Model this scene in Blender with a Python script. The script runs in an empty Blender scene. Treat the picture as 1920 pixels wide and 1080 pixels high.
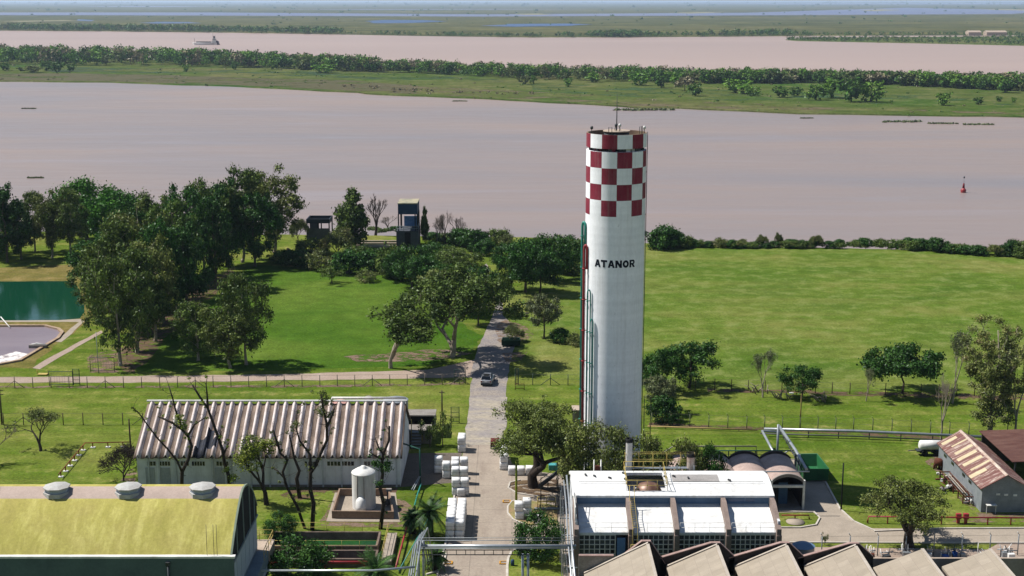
import bpy, bmesh, math, random
import numpy as np
from mathutils import Vector, Matrix, noise as mnoise
from mathutils.geometry import tessellate_polygon
R = math.radians
rnd = random.Random(7)
# ------------------------------------------------------------------ camera, sky, sun, exposure
# Everything is laid out with a camera height of 50 units; at the end all is scaled by K to metres.
K = 1.2
FPX = 2560.0
TH = math.atan(539 / FPX)
S = bpy.context.scene
cam_data = bpy.data.cameras.new('camera')
cam_data.sensor_width = 36.0
cam_data.lens = 36.0 * FPX / 1920
cam_data.clip_start = 1.0
cam_data.clip_end = 250000
cam = bpy.data.objects.new('camera', cam_data)
S.collection.objects.link(cam)
cam.location = (0, 0, 50 * K)
cam.rotation_euler = (math.pi / 2 - TH, 0, 0)
S.camera = cam
SUN_EL, SUN_AZ = R(54), R(15)      # sun to the left and a little beyond the scene
sdir = Vector((-math.cos(SUN_AZ) * math.cos(SUN_EL), math.sin(SUN_AZ) * math.cos(SUN_EL), math.sin(SUN_EL)))
W = bpy.data.worlds.new('World'); S.world = W; W.use_nodes = True
wn = W.node_tree.nodes; wl = W.node_tree.links
sky = wn.new('ShaderNodeTexSky'); sky.sky_type = 'NISHITA'; sky.sun_disc = False
sky.sun_elevation = SUN_EL
sky.sun_rotation = math.atan2(sdir.x, sdir.y)
sky.air_density = 1.15; sky.dust_density = 0.4; sky.ozone_density = 2.2
wl.new(sky.outputs[0], wn['Background'].inputs[0]); wn['Background'].inputs[1].default_value = 0.062
sun_d = bpy.data.lights.new('sun', 'SUN'); sun_d.energy = 5.0; sun_d.angle = R(0.5); sun_d.color = (1, .955, .89)
sun = bpy.data.objects.new('sun', sun_d); S.collection.objects.link(sun)
sun.rotation_euler = sdir.to_track_quat('Z', 'Y').to_euler()
sun.location = (-60, 20, 90)
S.view_settings.view_transform = 'Standard'; S.view_settings.look = 'None'
S.view_settings.exposure = 0.6; S.view_settings.gamma = 1
S.cycles.max_bounces = 6; S.cycles.diffuse_bounces = 2; S.cycles.glossy_bounces = 2
S.cycles.transmission_bounces = 2; S.cycles.volume_bounces = 0; S.cycles.transparent_max_bounces = 6
S.cycles.use_adaptive_sampling = True
S.cycles.use_denoising = True

# ------------------------------------------------------------------ geometry of the view (used to find real ground positions)
def ang(py): return TH + math.atan((py - 540) / FPX)
def G(px, py, z=0.0):
    Y = (50 - z) / math.tan(ang(py)); D = Y * math.cos(TH) + (50 - z) * math.sin(TH)
    return Vector(((px - 960) / FPX * D, Y, z))
def ZY(py, Y): return 50 - Y * math.tan(ang(py))
def XP(px, Y, z=0): return (px - 960) / FPX * (Y * math.cos(TH) + (50 - z) * math.sin(TH))
def P(px, py, Y):
    z = ZY(py, Y); return Vector((XP(px, Y, z), Y, z))
def PXS(Y, z=0): return (Y * math.cos(TH) + (50 - z) * math.sin(TH)) / FPX      # size of one photo pixel there
HAZE = 4.2e-5
WZ = -15.0                                                                    # river level

# ------------------------------------------------------------------ materials
def lin(h):
    h = h.lstrip('#'); c = [int(h[i:i + 2], 16) / 255 for i in (0, 2, 4)]
    return tuple((x / 12.92 if x <= .04045 else ((x + .055) / 1.055) ** 2.4) for x in c) + (1,)
def newmat(name):
    m = bpy.data.materials.new(name); m.use_nodes = True
    nt = m.node_tree; b = nt.nodes['Principled BSDF']
    return m, nt, nt.nodes, nt.links, b
def coords(nt, scale=(1, 1, 1), kind='Object'):
    tc = nt.nodes.new('ShaderNodeTexCoord'); mp = nt.nodes.new('ShaderNodeMapping')
    mp.inputs['Scale'].default_value = scale
    nt.links.new(tc.outputs[kind], mp.inputs[0]); return mp.outputs[0]
def noi(nt, vec, sc, det=4, rough=.6, dist=0):
    n = nt.nodes.new('ShaderNodeTexNoise'); n.inputs['Scale'].default_value = sc
    n.inputs['Detail'].default_value = det; n.inputs['Roughness'].default_value = rough
    n.inputs['Distortion'].default_value = dist
    nt.links.new(vec, n.inputs['Vector']); return n.outputs['Fac']
def ramp(nt, fac, stops):
    r = nt.nodes.new('ShaderNodeValToRGB'); cr = r.color_ramp
    while len(cr.elements) < len(stops): cr.elements.new(.5)
    for e, (p, c) in zip(cr.elements, stops): e.position = p; e.color = c
    nt.links.new(fac, r.inputs[0]); return r.outputs[0]
def mixc(nt, fac, a, b, mode='MIX'):
    m = nt.nodes.new('ShaderNodeMix'); m.data_type = 'RGBA'; m.blend_type = mode
    for s, v in ((m.inputs[0], fac), (m.inputs[6], a), (m.inputs[7], b)):
        if isinstance(v, (float, int, tuple)): s.default_value = v
        else: nt.links.new(v, s)
    return m.outputs[2]
def bump(nt, b, h, st, dist=.1):
    bn = nt.nodes.new('ShaderNodeBump'); bn.inputs['Strength'].default_value = st; bn.inputs['Distance'].default_value = dist
    nt.links.new(h, bn.inputs['Height']); nt.links.new(bn.outputs[0], b.inputs['Normal'])
BW = lambda v: (v, v, v, 1)
_mc = {}
def M(name, col, col2=None, sc=.6, rough=.7, metal=0, stretch=(1, 1, 1), lo=.35, hi=.7, bmp=0, fine=.12):
    """painted / weathered surface: two colours mixed by noise, with a finer grain on top"""
    if name in _mc: return _mc[name]
    m, nt, nn, L, b = newmat(name)
    v = coords(nt, stretch)
    c1 = lin(col); c2 = lin(col2) if col2 else tuple(x * .78 for x in c1[:3]) + (1,)
    k_ = lambda c: c if max(c[:3]) > .6 else tuple(x * .8 for x in c[:3]) + (1,)
    f = noi(nt, v, sc, 6, .65)
    c = ramp(nt, f, [(lo, k_(c1)), (hi, k_(c2))])
    g = noi(nt, v, sc * 9, 3, .7)
    c = mixc(nt, 1.0, c, ramp(nt, g, [(.25, BW(1 - fine * 1.6)), (.8, BW(1 + fine))]), 'MULTIPLY')
    b.inputs['Specular IOR Level'].default_value = .5 if rough < .65 else .2
    L.new(c, b.inputs['Base Color']); b.inputs['Roughness'].default_value = rough; b.inputs['Metallic'].default_value = metal
    if bmp: bump(nt, b, g, bmp, .05)
    _mc[name] = m; return m

def leafmat(name, c1, c2, c3=None, nsc=.45):
    m, nt, nn, L, b = newmat(name)
    nn.remove(b); out = nn['Material Output']
    v = coords(nt)
    f = noi(nt, v, nsc, 3, .7)
    c = ramp(nt, f, [(.34, lin(c1)), (.62, lin(c2))] if not c3 else [(.3, lin(c1)), (.5, lin(c2)), (.72, lin(c3))])
    ge = nn.new('ShaderNodeNewGeometry')
    c = mixc(nt, 1.0, c, ramp(nt, ge.outputs['Random Per Island'], [(0, BW(.5)), (1, BW(1.5))]), 'MULTIPLY')
    oi = nn.new('ShaderNodeObjectInfo')
    c = mixc(nt, 1.0, c, ramp(nt, oi.outputs['Random'], [(0, (.82, .84, .85, 1)), (.5, (1.02, 1, .94, 1)), (1, (.98, 1.06, .96, 1))]), 'MULTIPLY')
    d = nn.new('ShaderNodeBsdfDiffuse'); t = nn.new('ShaderNodeBsdfTranslucent'); g = nn.new('ShaderNodeBsdfGlossy')
    g.inputs['Roughness'].default_value = .45; g.inputs['Color'].default_value = (.9, .95, 1, 1)
    mx = nn.new('ShaderNodeMixShader'); mx.inputs[0].default_value = .14
    L.new(c, d.inputs[0]); L.new(c, t.inputs[0]); L.new(d.outputs[0], mx.inputs[1]); L.new(t.outputs[0], mx.inputs[2])
    m2 = nn.new('ShaderNodeMixShader'); m2.inputs[0].default_value = .012
    L.new(mx.outputs[0], m2.inputs[1]); L.new(g.outputs[0], m2.inputs[2]); L.new(m2.outputs[0], out.inputs[0])
    return m

def grassmat(name, c1, c2, c3, dry=None, streak=(.02, .25), rot=0, dry_lo=.6, dry_hi=.75):
    m, nt, nn, L, b = newmat(name)
    v = coords(nt)
    big = noi(nt, v, .035, 4, .6, .3)
    mid = noi(nt, v, .28, 5, .7)
    fin = noi(nt, v, 2.4, 3, .8)
    vs = coords(nt, (streak[0], streak[1], .1))
    st = noi(nt, vs, 1.0, 4, .6, .2)
    c = ramp(nt, big, [(.3, lin(c1)), (.52, lin(c2)), (.7, lin(c3))])
    c = mixc(nt, ramp(nt, st, [(.42, BW(0)), (.68, BW(.55))]), c, lin(c3))
    if dry:
        c = mixc(nt, ramp(nt, mid, [(dry_lo, BW(0)), (dry_hi, BW(.7))]), c, lin(dry))
    c = mixc(nt, 1.0, c, ramp(nt, mid, [(.3, BW(.72)), (.7, BW(1.22))]), 'MULTIPLY')
    c = mixc(nt, 1.0, c, ramp(nt, fin, [(.3, BW(.6)), (.7, BW(1.32))]), 'MULTIPLY')
    L.new(c, b.inputs['Base Color']); b.inputs['Roughness'].default_value = .95
    b.inputs['Specular IOR Level'].default_value = .0
    bump(nt, b, fin, .6, .12)
    return m

def patchmat(name, col, col2, sc=.7, thr=.43):
    """beaten ground with grass showing through in ragged holes"""
    m = M(name, col, col2, sc=.5, fine=.3, rough=.95, lo=.35, hi=.65, bmp=.3); nt = m.node_tree; L = nt.links; nn = nt.nodes
    if 'holes' in nn: return m
    mx = nn.new('ShaderNodeMixShader'); mx.name = 'holes'; t = nn.new('ShaderNodeBsdfTransparent')
    f = ramp(nt, noi(nt, coords(nt, (.6, 1, 1)), sc, 5, .75), [(thr, BW(0)), (thr + .06, BW(1))])
    L.new(f, mx.inputs[0]); L.new(t.outputs[0], mx.inputs[1]); L.new(nn['Principled BSDF'].outputs[0], mx.inputs[2]); L.new(mx.outputs[0], nn['Material Output'].inputs[0])
    return m
def watermat(name, c1, c2, rough=.22, wave=.6, bst=.25, sc=.02, stretch=(.3, 1, 1), spec=.5):
    m, nt, nn, L, b = newmat(name)
    v = coords(nt, stretch)
    f = noi(nt, v, sc, 5, .6, .5)
    c = ramp(nt, f, [(.35, lin(c1)), (.68, lin(c2))])
    L.new(c, b.inputs['Base Color']); b.inputs['Roughness'].default_value = rough
    b.inputs['IOR'].default_value = 1.33; b.inputs['Specular IOR Level'].default_value = spec
    w = noi(nt, coords(nt, (.6, 1, 1)), wave, 3, .6)
    bump(nt, b, w, bst, .3)
    return m

# ------------------------------------------------------------------ object helpers
COL = S.collection
WP = {}
def setp(o, label=None, cat=None, group=None, kind=None):
    if label: o['label'] = label
    if cat: o['category'] = cat
    if group: o['group'] = group
    if kind: o['kind'] = kind
    return o
def thing(name, label, cat, loc=(0, 0, 0), group=None, rz=0):
    o = bpy.data.objects.new(name, None); COL.objects.link(o)
    o.empty_display_size = .3
    o.location = loc; o.rotation_euler = (0, 0, rz); WP[o.name] = Vector(loc)
    return setp(o, label, cat, group)
def dup(root, loc, rz=None, scale=None, label=None, group=None, cat=None):
    r = root.copy(); COL.objects.link(r); r.location = loc; WP[r.name] = Vector(loc)
    if rz is not None: r.rotation_euler = (0, 0, rz)
    if scale is not None: r.scale = scale
    setp(r, label, cat, group)
    for ch in list(root.children):
        c = ch.copy(); COL.objects.link(c); c.parent = r
        for g in ch.children:
            d = g.copy(); COL.objects.link(d); d.parent = c
    return r
class MB:
    def __init__(s): s.v = []; s.f = []; s.m = []; s.s = []
    def add(s, vs, fs, mi=0, sm=False):
        o = len(s.v); s.v += [tuple(a) for a in vs]
        for f in fs: s.f.append([o + i for i in f]); s.m.append(mi); s.s.append(sm)
        return s
    def box(s, c, d, rz=0, mi=0):
        x, y, z = [a / 2 for a in d]; q = Matrix.Rotation(rz, 3, 'Z'); c = Vector(c)
        vs = [c + q @ Vector((i * x, j * y, k * z)) for k in (-1, 1) for j in (-1, 1) for i in (-1, 1)]
        return s.add(vs, [(0, 2, 3, 1), (4, 5, 7, 6), (0, 1, 5, 4), (2, 6, 7, 3), (0, 4, 6, 2), (1, 3, 7, 5)], mi)
    def bx(s, x0, x1, y0, y1, z0, z1, mi=0):
        return s.box(((x0 + x1) / 2, (y0 + y1) / 2, (z0 + z1) / 2), (x1 - x0, y1 - y0, z1 - z0), 0, mi)
    def tube(s, pts, r, n=6, mi=0, sm=True, caps=True):
        pts = [Vector(p) for p in pts]; rs = r if isinstance(r, (list, tuple)) else [r] * len(pts)
        vs = []; up = None
        for i, p in enumerate(pts):
            t = (pts[min(i + 1, len(pts) - 1)] - pts[max(i - 1, 0)])
            t = t.normalized() if t.length > 1e-9 else Vector((0, 0, 1))
            if up is None: up = t.orthogonal().normalized()
            a = (up - t * up.dot(t)); a = a.normalized() if a.length > 1e-6 else t.orthogonal().normalized(); up = a
            b = t.cross(a)
            for k in range(n):
                th = 2 * math.pi * k / n; vs.append(p + (a * math.cos(th) + b * math.sin(th)) * rs[i])
        fs = [(i * n + k, i * n + (k + 1) % n, (i + 1) * n + (k + 1) % n, (i + 1) * n + k) for i in range(len(pts) - 1) for k in range(n)]
        s.add(vs, fs, mi, sm)
        if caps: o = len(s.v) - len(vs); s.f.append([o + k for k in range(n)][::-1]); s.f.append([len(s.v) - n + k for k in range(n)]); s.m += [mi, mi]; s.s += [False, False]
        return s
    def cyl(s, c, r, z0, z1, n=20, mi=0, r2=None, caps=True, sm=True):
        return s.tube([(c[0], c[1], z0), (c[0], c[1], z1)], [r, r if r2 is None else r2], n, mi, sm, caps)
    def lathe(s, c, prof, n=24, mi=0, sm=True):
        vs = []
        for (r, z) in prof:
            for k in range(n): t = 2 * math.pi * k / n; vs.append((c[0] + r * math.cos(t), c[1] + r * math.sin(t), c[2] + z))
        fs = [(i * n + k, i * n + (k + 1) % n, (i + 1) * n + (k + 1) % n, (i + 1) * n + k) for i in range(len(prof) - 1) for k in range(n)]
        return s.add(vs, fs, mi, sm)
    def prism(s, poly, d0, d1, axis='z', mi=0):
        """extrude a 2-D polygon: axis z -> (x,y), y -> (x,z), x -> (y,z)"""
        def mk(a, b, d): return (a, b, d) if axis == 'z' else ((a, d, b) if axis == 'y' else (d, a, b))
        n = len(poly); vs = [mk(a, b, d0) for a, b in poly] + [mk(a, b, d1) for a, b in poly]
        fs = [tuple(range(n))[::-1], tuple(range(n, 2 * n))] + [(i, (i + 1) % n, n + (i + 1) % n, n + i) for i in range(n)]
        return s.add(vs, fs, mi)
    def build(s, name, mats, parent=None, origin=(0, 0, 0), label=None, cat=None, group=None, kind=None, bevel=0, local=False):
        me = bpy.data.meshes.new(name)
        if parent is not None:
            q = parent; off = WP[q.name]
        else: off = Vector(origin)
        if local: off = Vector((0, 0, 0))
        me.from_pydata([(a[0] - off.x, a[1] - off.y, a[2] - off.z) for a in s.v], [], s.f)
        for i, p in enumerate(me.polygons): p.material_index = s.m[i]; p.use_smooth = s.s[i]
        for m in (mats if isinstance(mats, (list, tuple)) else [mats]): me.materials.append(m)
        bm = bmesh.new(); bm.from_mesh(me); bmesh.ops.recalc_face_normals(bm, faces=bm.faces); bm.to_mesh(me); bm.free()
        o = bpy.data.objects.new(name, me); COL.objects.link(o)
        if parent is not None: o.parent = parent; WP[o.name] = off.copy()
        else: o.location = origin; WP[o.name] = Vector(origin)
        if bevel:
            bv = o.modifiers.new('bevel', 'BEVEL'); bv.width = bevel; bv.segments = 2; bv.limit_method = 'ANGLE'
        return setp(o, label, cat, group, kind)
def rail(mb, pts, h=1.0, r=.03, spacing=1.5, mids=1, mi=0):
    pts = [Vector(p) for p in pts]
    for a, b in zip(pts, pts[1:]):
        for k in range(mids + 1):
            hh = h * (1 - k / (mids + 1)); mb.tube([a + Vector((0, 0, hh)), b + Vector((0, 0, hh))], r, 4, mi)
        n = max(1, round((b - a).length / spacing))
        for i in range(n + 1):
            q = a.lerp(b, i / n); mb.tube([q, q + Vector((0, 0, h))], r, 4, mi)
def sheet(name, pix, z, mat, jit=0.0, kind='structure', zp=0.0, seg=2.0, raw=None, **kw):
    """a thin ground sheet whose outline is given by photo pixels (mapped onto the ground)"""
    pts = [G(x, y, zp) for x, y in pix] if raw is None else [Vector((x, y, 0)) for x, y in raw]
    out = []
    for a, b in zip(pts, pts[1:] + pts[:1]):
        n = max(1, int((b - a).length / seg)) if jit else 1
        for i in range(n):
            q = a.lerp(b, i / n)
            if jit:
                nv = mnoise.noise_vector(q * (.6 / seg)) * jit + mnoise.noise_vector(q * (2.3 / seg)) * jit * .4
                q = q + Vector((nv.x, nv.y, 0))
            out.append(Vector((q.x, q.y, z)))
    tris = tessellate_polygon([out])
    mb = MB(); mb.add(out, tris)
    o = mb.build(name, mat, kind=kind, **kw)
    for p in o.data.polygons:
        if p.normal.z < 0: p.flip()
    return o
def npmesh(name, V, F, mats):
    me = bpy.data.meshes.new(name); nf, k = F.shape
    me.vertices.add(len(V)); me.vertices.foreach_set('co', V.astype(np.float32).ravel())
    me.loops.add(nf * k); me.loops.foreach_set('vertex_index', F.astype(np.int32).ravel())
    me.polygons.add(nf); me.polygons.foreach_set('loop_start', np.arange(0, nf * k, k, dtype=np.int32))
    me.update(calc_edges=True); me.validate()
    for m in mats: me.materials.append(m)
    return me
def leaves(clumps, n, ls, rg, flat=.8, up=.35):
    """leaf-sized four-sided blades spread through the crown's clumps"""
    cl = np.array(clumps, float); w = cl[:, 3] ** 2; ks = np.maximum(3, (n * w / w.sum()).astype(int))
    idx = np.repeat(np.arange(len(cl)), ks); N = len(idx)
    d = rg.normal(size=(N, 3)); d /= np.linalg.norm(d, axis=1)[:, None]
    rr = rg.random(N) ** .45 * (1 + .25 * rg.normal(size=N))
    c = cl[idx, :3] + d * (rr * cl[idx, 3])[:, None] * np.array([1, 1, flat])
    nr = d * .7 + rg.normal(size=(N, 3)) * .6 + np.array([0, 0, up]); nr /= np.linalg.norm(nr, axis=1)[:, None]
    t = np.cross(nr, rg.normal(size=(N, 3))); t /= np.linalg.norm(t, axis=1)[:, None]
    b = np.cross(nr, t); s = ls * (.55 + .9 * rg.random(N))[:, None]
    V = np.stack([c - t * s, c - b * s * .6 + t * s * .1, c + t * s, c + b * s * .6 - t * s * .1], 1).reshape(-1, 3)
    return V, np.arange(len(V)).reshape(-1, 4)
# ------------------------------------------------------------------ the setting: land, river, island, far plain
g_main = grassmat('mown_grass', '#42571a', '#4f6220', '#70713a', '#84784e', streak=(.012, .3), dry_lo=.55, dry_hi=.75)
g_field = grassmat('meadow_grass', '#41591f', '#506424', '#6e6f3c', '#74734e', streak=(.015, .12), dry_lo=.5, dry_hi=.8)
g_lawn = grassmat('lush_lawn', '#345216', '#405a1c', '#546628', None, streak=(.02, .08))
g_island = grassmat('island_grass', '#33501c', '#445224', '#5a5a38', '#625a42', streak=(.004, .02), dry_lo=.5, dry_hi=.75)
g_plain = grassmat('plain_grass', '#363f22', '#464a2a', '#5a5638', '#70673f', streak=(.0004, .004), dry_lo=.5, dry_hi=.8)
for gm, f in ((g_island, .16), (g_plain, .02)):
    for n in gm.node_tree.nodes:
        if n.type == 'TEX_NOISE' and n.inputs['Scale'].default_value != 1.0: n.inputs['Scale'].default_value *= f
m_river = watermat('silty_river', '#86746a', '#726c6e', rough=.38, wave=.5, bst=.12, sc=.006, stretch=(.25, .8, 1), spec=.42)
nt_ = m_river.node_tree; b_ = nt_.nodes['Principled BSDF']; old = b_.inputs['Base Color'].links[0].from_socket
s1 = noi(nt_, coords(nt_, (.0035, .02, 1)), 1.0, 5, .62, 1.2)
b_.inputs['Base Color'].links[0]; nt_.links.new(mixc(nt_, ramp(nt_, s1, [(.56, BW(0)), (.72, BW(.3))]), old, lin('#86838c')), b_.inputs['Base Color'])
for n__ in nt_.nodes:
    if n__.type == 'BUMP': n__.inputs['Strength'].default_value = .22
s2 = noi(nt_, coords(nt_, (.02, .09, 1)), 1.0, 4, .7, .6); nt_.links.new(ramp(nt_, s2, [(.3, BW(.34)), (.7, BW(.44))]), b_.inputs['Roughness'])
def land_sheet():
    edge = [(-900, 330), (-400, 318), (-200, 308), (-120, 300), (-60, 296), (0, 292), (30, 284), (60, 279), (100, 276), (130, 268), (180, 255), (260, 235), (420, 200), (900, 120)]
    xs = list(np.linspace(-900, 900, 181)); prof = [(0, 0), (2, -.6), (8, -7), (12, -12), (22, -15.6), (40, -19)]
    ye = lambda x: np.interp(x, [e[0] for e in edge], [e[1] for e in edge]) + 2.2 * mnoise.noise(Vector((x * .06, 0, 3)))
    mb = MB(); rows = []
    for x in xs:
        y1 = ye(x); col = [(x, yy, 0) for yy in (-150, 0, 60, 120, 180)] + [(x, max(181, y1 - 1), 0)]
        for i, (dy, z) in enumerate(prof[1:]): col.append((x, max(181, y1 - 1) + dy + 1.2 * mnoise.noise(Vector((x * .1, i, 0))), z))
        rows.append(col)
    n = len(rows[0]); vs = [p for c in rows for p in c]
    fs = [(i * n + j, (i + 1) * n + j, (i + 1) * n + j + 1, i * n + j + 1) for i in range(len(rows) - 1) for j in range(n - 1)]
    mb.add(vs, fs); return mb.build('ground', g_main, kind='structure'), ye
ground, edge_y = land_sheet()
mb = MB(); mb.add([(-9000, 150, WZ), (9000, 150, WZ), (9000, 5200, WZ), (-9000, 5200, WZ)], [(0, 1, 2, 3)])
mb.build('river', m_river, kind='structure')
mb = MB(); q_ = [G(x, y, WZ) for x, y in ((-700, 99), (960, 138), (2500, 163))]; q_ = [(p.x, p.y, WZ + .05) for p in q_]
mb.add(q_ + [(9000, 1100, WZ + .05), (9000, 5200, WZ + .05), (-9000, 5200, WZ + .05), (-9000, 1900, WZ + .05)], [tuple(range(7))])
mb.build('river_far_arm', watermat('silty_river_far', '#98847a', '#907d74', rough=.42, wave=.3, bst=.1, sc=.004, stretch=(.15, .8, 1), spec=.35), kind='structure')
# island between the two arms of the river
shore = [(-700, 140), (-200, 150), (0, 153.5), (200, 155.5), (430, 163), (640, 173), (760, 181), (930, 187), (1000, 191.5), (1200, 203), (1280, 204.5), (1500, 214), (1700, 218), (1920, 221), (2300, 232)]
back = [(2400, 159), (1920, 153), (1600, 148), (1280, 142), (960, 136), (640, 127), (300, 109), (0, 104), (-200, 101), (-700, 96)]
def terrain_island(name, pix, mat, seg, jit, lift=.8):
    pts = [G(x, y, WZ) for x, y in pix]; out = []
    for a, b in zip(pts, pts[1:] + pts[:1]):
        n = max(1, int((b - a).length / seg))
        for i in range(n):
            q = a.lerp(b, i / n); nv = mnoise.noise_vector(q * (.5 / seg)) * jit + mnoise.noise_vector(q * (2 / seg)) * jit * .5
            out.append(q + Vector((nv.x, nv.y, 0)))
    n = len(out); cen = sum(out, Vector()) / n
    top = [q + (cen - q).normalized() * 3 + Vector((0, 0, lift)) for q in out]
    mb = MB(); mb.add([(q.x, q.y, WZ - 1) for q in out] + top, [(i, (i + 1) % n, n + (i + 1) % n, n + i) for i in range(n)])
    mb.add(top, tessellate_polygon([top]))
    return mb.build(name, mat, kind='structure')
terrain_island('island', shore + back, g_island, 14, 5)
for pix, cc, th in (([(-60, 140), (120, 139), (300, 142), (480, 148), (650, 152), (780, 163), (780, 178), (640, 171.5), (430, 161.5), (200, 154), (-60, 152)], ('#5a5230', '#4a4a28'), .4),
    ([(640, 158), (800, 164), (1000, 174), (1300, 190), (1600, 203), (1940, 210), (1940, 219), (1500, 211.5), (1200, 201), (930, 185), (760, 178.5), (640, 171)], ('#5c5434', '#6a5e42'), .52),
    ([(0, 124), (300, 131), (640, 137), (900, 148), (1000, 158), (700, 150), (400, 141), (100, 136)], ('#2e4a22', '#26401c'), .5), ([(1000, 158), (1300, 170), (1600, 178), (1900, 186), (1900, 200), (1500, 196), (1200, 184), (1000, 174)], ('#2e4c22', '#37521f'), .52)):
    sheet('meadow_patch', pix, WZ + .82 + .02 * th, patchmat('reed_%d' % int(th * 100) + cc[0][1:3] + cc[1][1:3], cc[0], cc[1], sc=.035, thr=th), jit=4, zp=WZ, seg=20)
# far bank and the wetlands that reach the horizon
farbank = [(-900, 54), (0, 57.5), (200, 59), (430, 61.5), (620, 64.5), (800, 68), (1000, 70.5), (1280, 69.5), (1470, 68), (1500, 67.6), (1700, 67), (2300, 66), (2900, 65.5)]
pts = [G(x, y, WZ) for x, y in farbank]
mb = MB(); z1 = WZ + 1.0
a = [(p.x, p.y, WZ - 1) for p in pts]; b = [(p.x, p.y + 12, z1) for p in pts]
n = len(pts)
mb.add(a + b, [(i, i + 1, n + i + 1, n + i) for i in range(n - 1)])
ys = [6000, 12000, 30000, 60000]
rows = [b] + [[(np.interp(i, [0, n - 1], [-y * .9 - 3000, y * .9 + 3000]), y, z1) for i in range(n)] for y in ys]
for r0, r1 in zip(rows, rows[1:]): mb.add(r0 + r1, [(i, i + 1, n + i + 1, n + i) for i in range(n - 1)])
mb.build('far_plain', g_plain, kind='structure')
terrain_island('peninsula', [(1470, 75), (1500, 77), (1700, 81), (1920, 86), (2400, 95), (2400, 67.9), (1920, 68.4), (1500, 71.5)], g_island, 40, 8)
m_lag = watermat('lagoon_water', '#2c4468', '#3a5078', rough=.45, wave=.1, bst=.05, sc=.001)
m_lag2 = watermat('shallow_lagoon_water', '#55587a', '#62647e', rough=.35, wave=.1, bst=.05, sc=.001)
for pix, m in (([(-300, 23.5), (400, 23.4), (900, 27), (1400, 24), (1700, 14.5), (1960, 20), (1900, 26.5), (1700, 27.5), (1300, 29.6), (900, 31.2), (600, 30.2), (200, 28.8), (-300, 28.5)], m_lag2),
               ([(150, 36.2), (178, 38), (165, 40), (140, 38.5)], m_lag), ([(265, 43), (300, 41), (360, 41.5), (375, 43.6), (300, 44.3)], m_lag),
               ([(690, 40), (720, 37.5), (800, 37.8), (838, 40.5), (760, 43.5), (700, 43.5)], m_lag),
               ([(910, 48), (960, 45.3), (1060, 44.5), (1110, 46.3), (1070, 48.8), (960, 50.3)], m_lag),
               ([(150, 12.4), (232, 11.4), (420, 12.2), (300, 13.2)], m_lag2), ([(1300, 7), (1920, 6), (1920, 8), (1500, 8.3)], m_lag2), ([(500, 17.6), (900, 17), (1100, 17.6), (700, 18.3)], m_lag2)):
    sheet('lagoon', pix, z1 + .5, m, jit=26, zp=z1, seg=90)
m_sand = M('dry_marsh', '#99906c', '#868058', sc=.002)
for pix in ([(960, 26.4), (1010, 25.8), (1040, 27.4), (990, 28)], [(1250, 24.6), (1300, 23.4), (1370, 22.6), (1300, 25.6)], [(1610, 19.6), (1650, 17.8), (1690, 19), (1640, 21)], [(1830, 16.8), (1960, 18.5), (1960, 20.5), (1870, 19)], [(0, 40.2), (110, 38.6), (150, 39.4), (40, 41)]):
    sheet('marsh_flat', pix, z1 + .9, m_sand, jit=30, zp=z1, seg=80)

# roads, paths and beaten ground
m_conc = M('road_concrete', '#a69a8b', '#988b7e', sc=.35, fine=.14, rough=.9, lo=.3, hi=.7, bmp=.1)
nt_ = m_conc.node_tree; b_ = nt_.nodes['Principled BSDF']; old = b_.inputs['Base Color'].links[0].from_socket
br_ = nt_.nodes.new('ShaderNodeTexBrick'); br_.offset = .0; br_.inputs['Scale'].default_value = 1.0; br_.inputs['Brick Width'].default_value = 4.6; br_.inputs['Row Height'].default_value = 4.2; br_.inputs['Mortar Size'].default_value = .035
br_.inputs['Color1'].default_value = BW(1); br_.inputs['Color2'].default_value = BW(.95); br_.inputs['Mortar'].default_value = BW(.62); nt_.links.new(coords(nt_), br_.inputs['Vector'])
old = mixc(nt_, 1.0, old, br_.outputs[0], 'MULTIPLY'); st_ = noi(nt_, coords(nt_, (.5, .12, 1)), 1.2, 5, .7)
nt_.links.new(mixc(nt_, ramp(nt_, st_, [(.52, BW(0)), (.72, BW(.55))]), old, lin('#6e6258')), b_.inputs['Base Color'])
m_gravel = M('road_gravel', '#868080', '#9a9085', sc=.3, fine=.3, rough=.95, lo=.4, hi=.62, bmp=.3)
m_gravel2 = M('pale_gravel', '#928b88', '#aaa08e', sc=.5, fine=.3, rough=.95, lo=.38, hi=.6, bmp=.3, stretch=(.4, 1, 1))
m_dirt = patchmat('brown_dirt', '#857060', '#6f5c4a', thr=.47)
m_path = M('path_sandy', '#a8978a', '#9b8878', sc=.4, fine=.2, rough=.95)
m_slab = M('pale_slab', '#a69a8b', '#958a7c', sc=.5, fine=.12, rough=.9)
m_litter = patchmat('leaf_litter', '#5a463a', '#6b583e', thr=.45)
sheet('lawn', [(470, 497), (560, 500), (620, 497), (730, 505), (800, 545), (860, 600), (905, 632), (880, 660), (800, 686), (600, 692), (430, 697), (280, 697), (235, 690), (300, 640), (420, 540)], .006, g_lawn, jit=1.2)
sheet('field', [(945, 560), (1000, 520), (1100, 470), (1240, 466), (1400, 466), (1600, 466), (1740, 473), (2100, 500), (2300, 738), (1920, 734), (1330, 731), (1240, 728), (1090, 715), (975, 700), (962, 640)], .006, g_field, jit=1.0)
sheet('track', [(-200, 708), (200, 706), (500, 702), (700, 697), (800, 693), (885, 676), (905, 672), (925, 690), (890, 708), (800, 709), (600, 713), (300, 717), (100, 717), (-200, 719)], .012, m_path, jit=.5)
sheet('track', [(-200, 724), (300, 723), (600, 721), (800, 719), (870, 716), (870, 721), (700, 725.5), (300, 727), (-200, 728)], .010, m_dirt, jit=.35)
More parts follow.
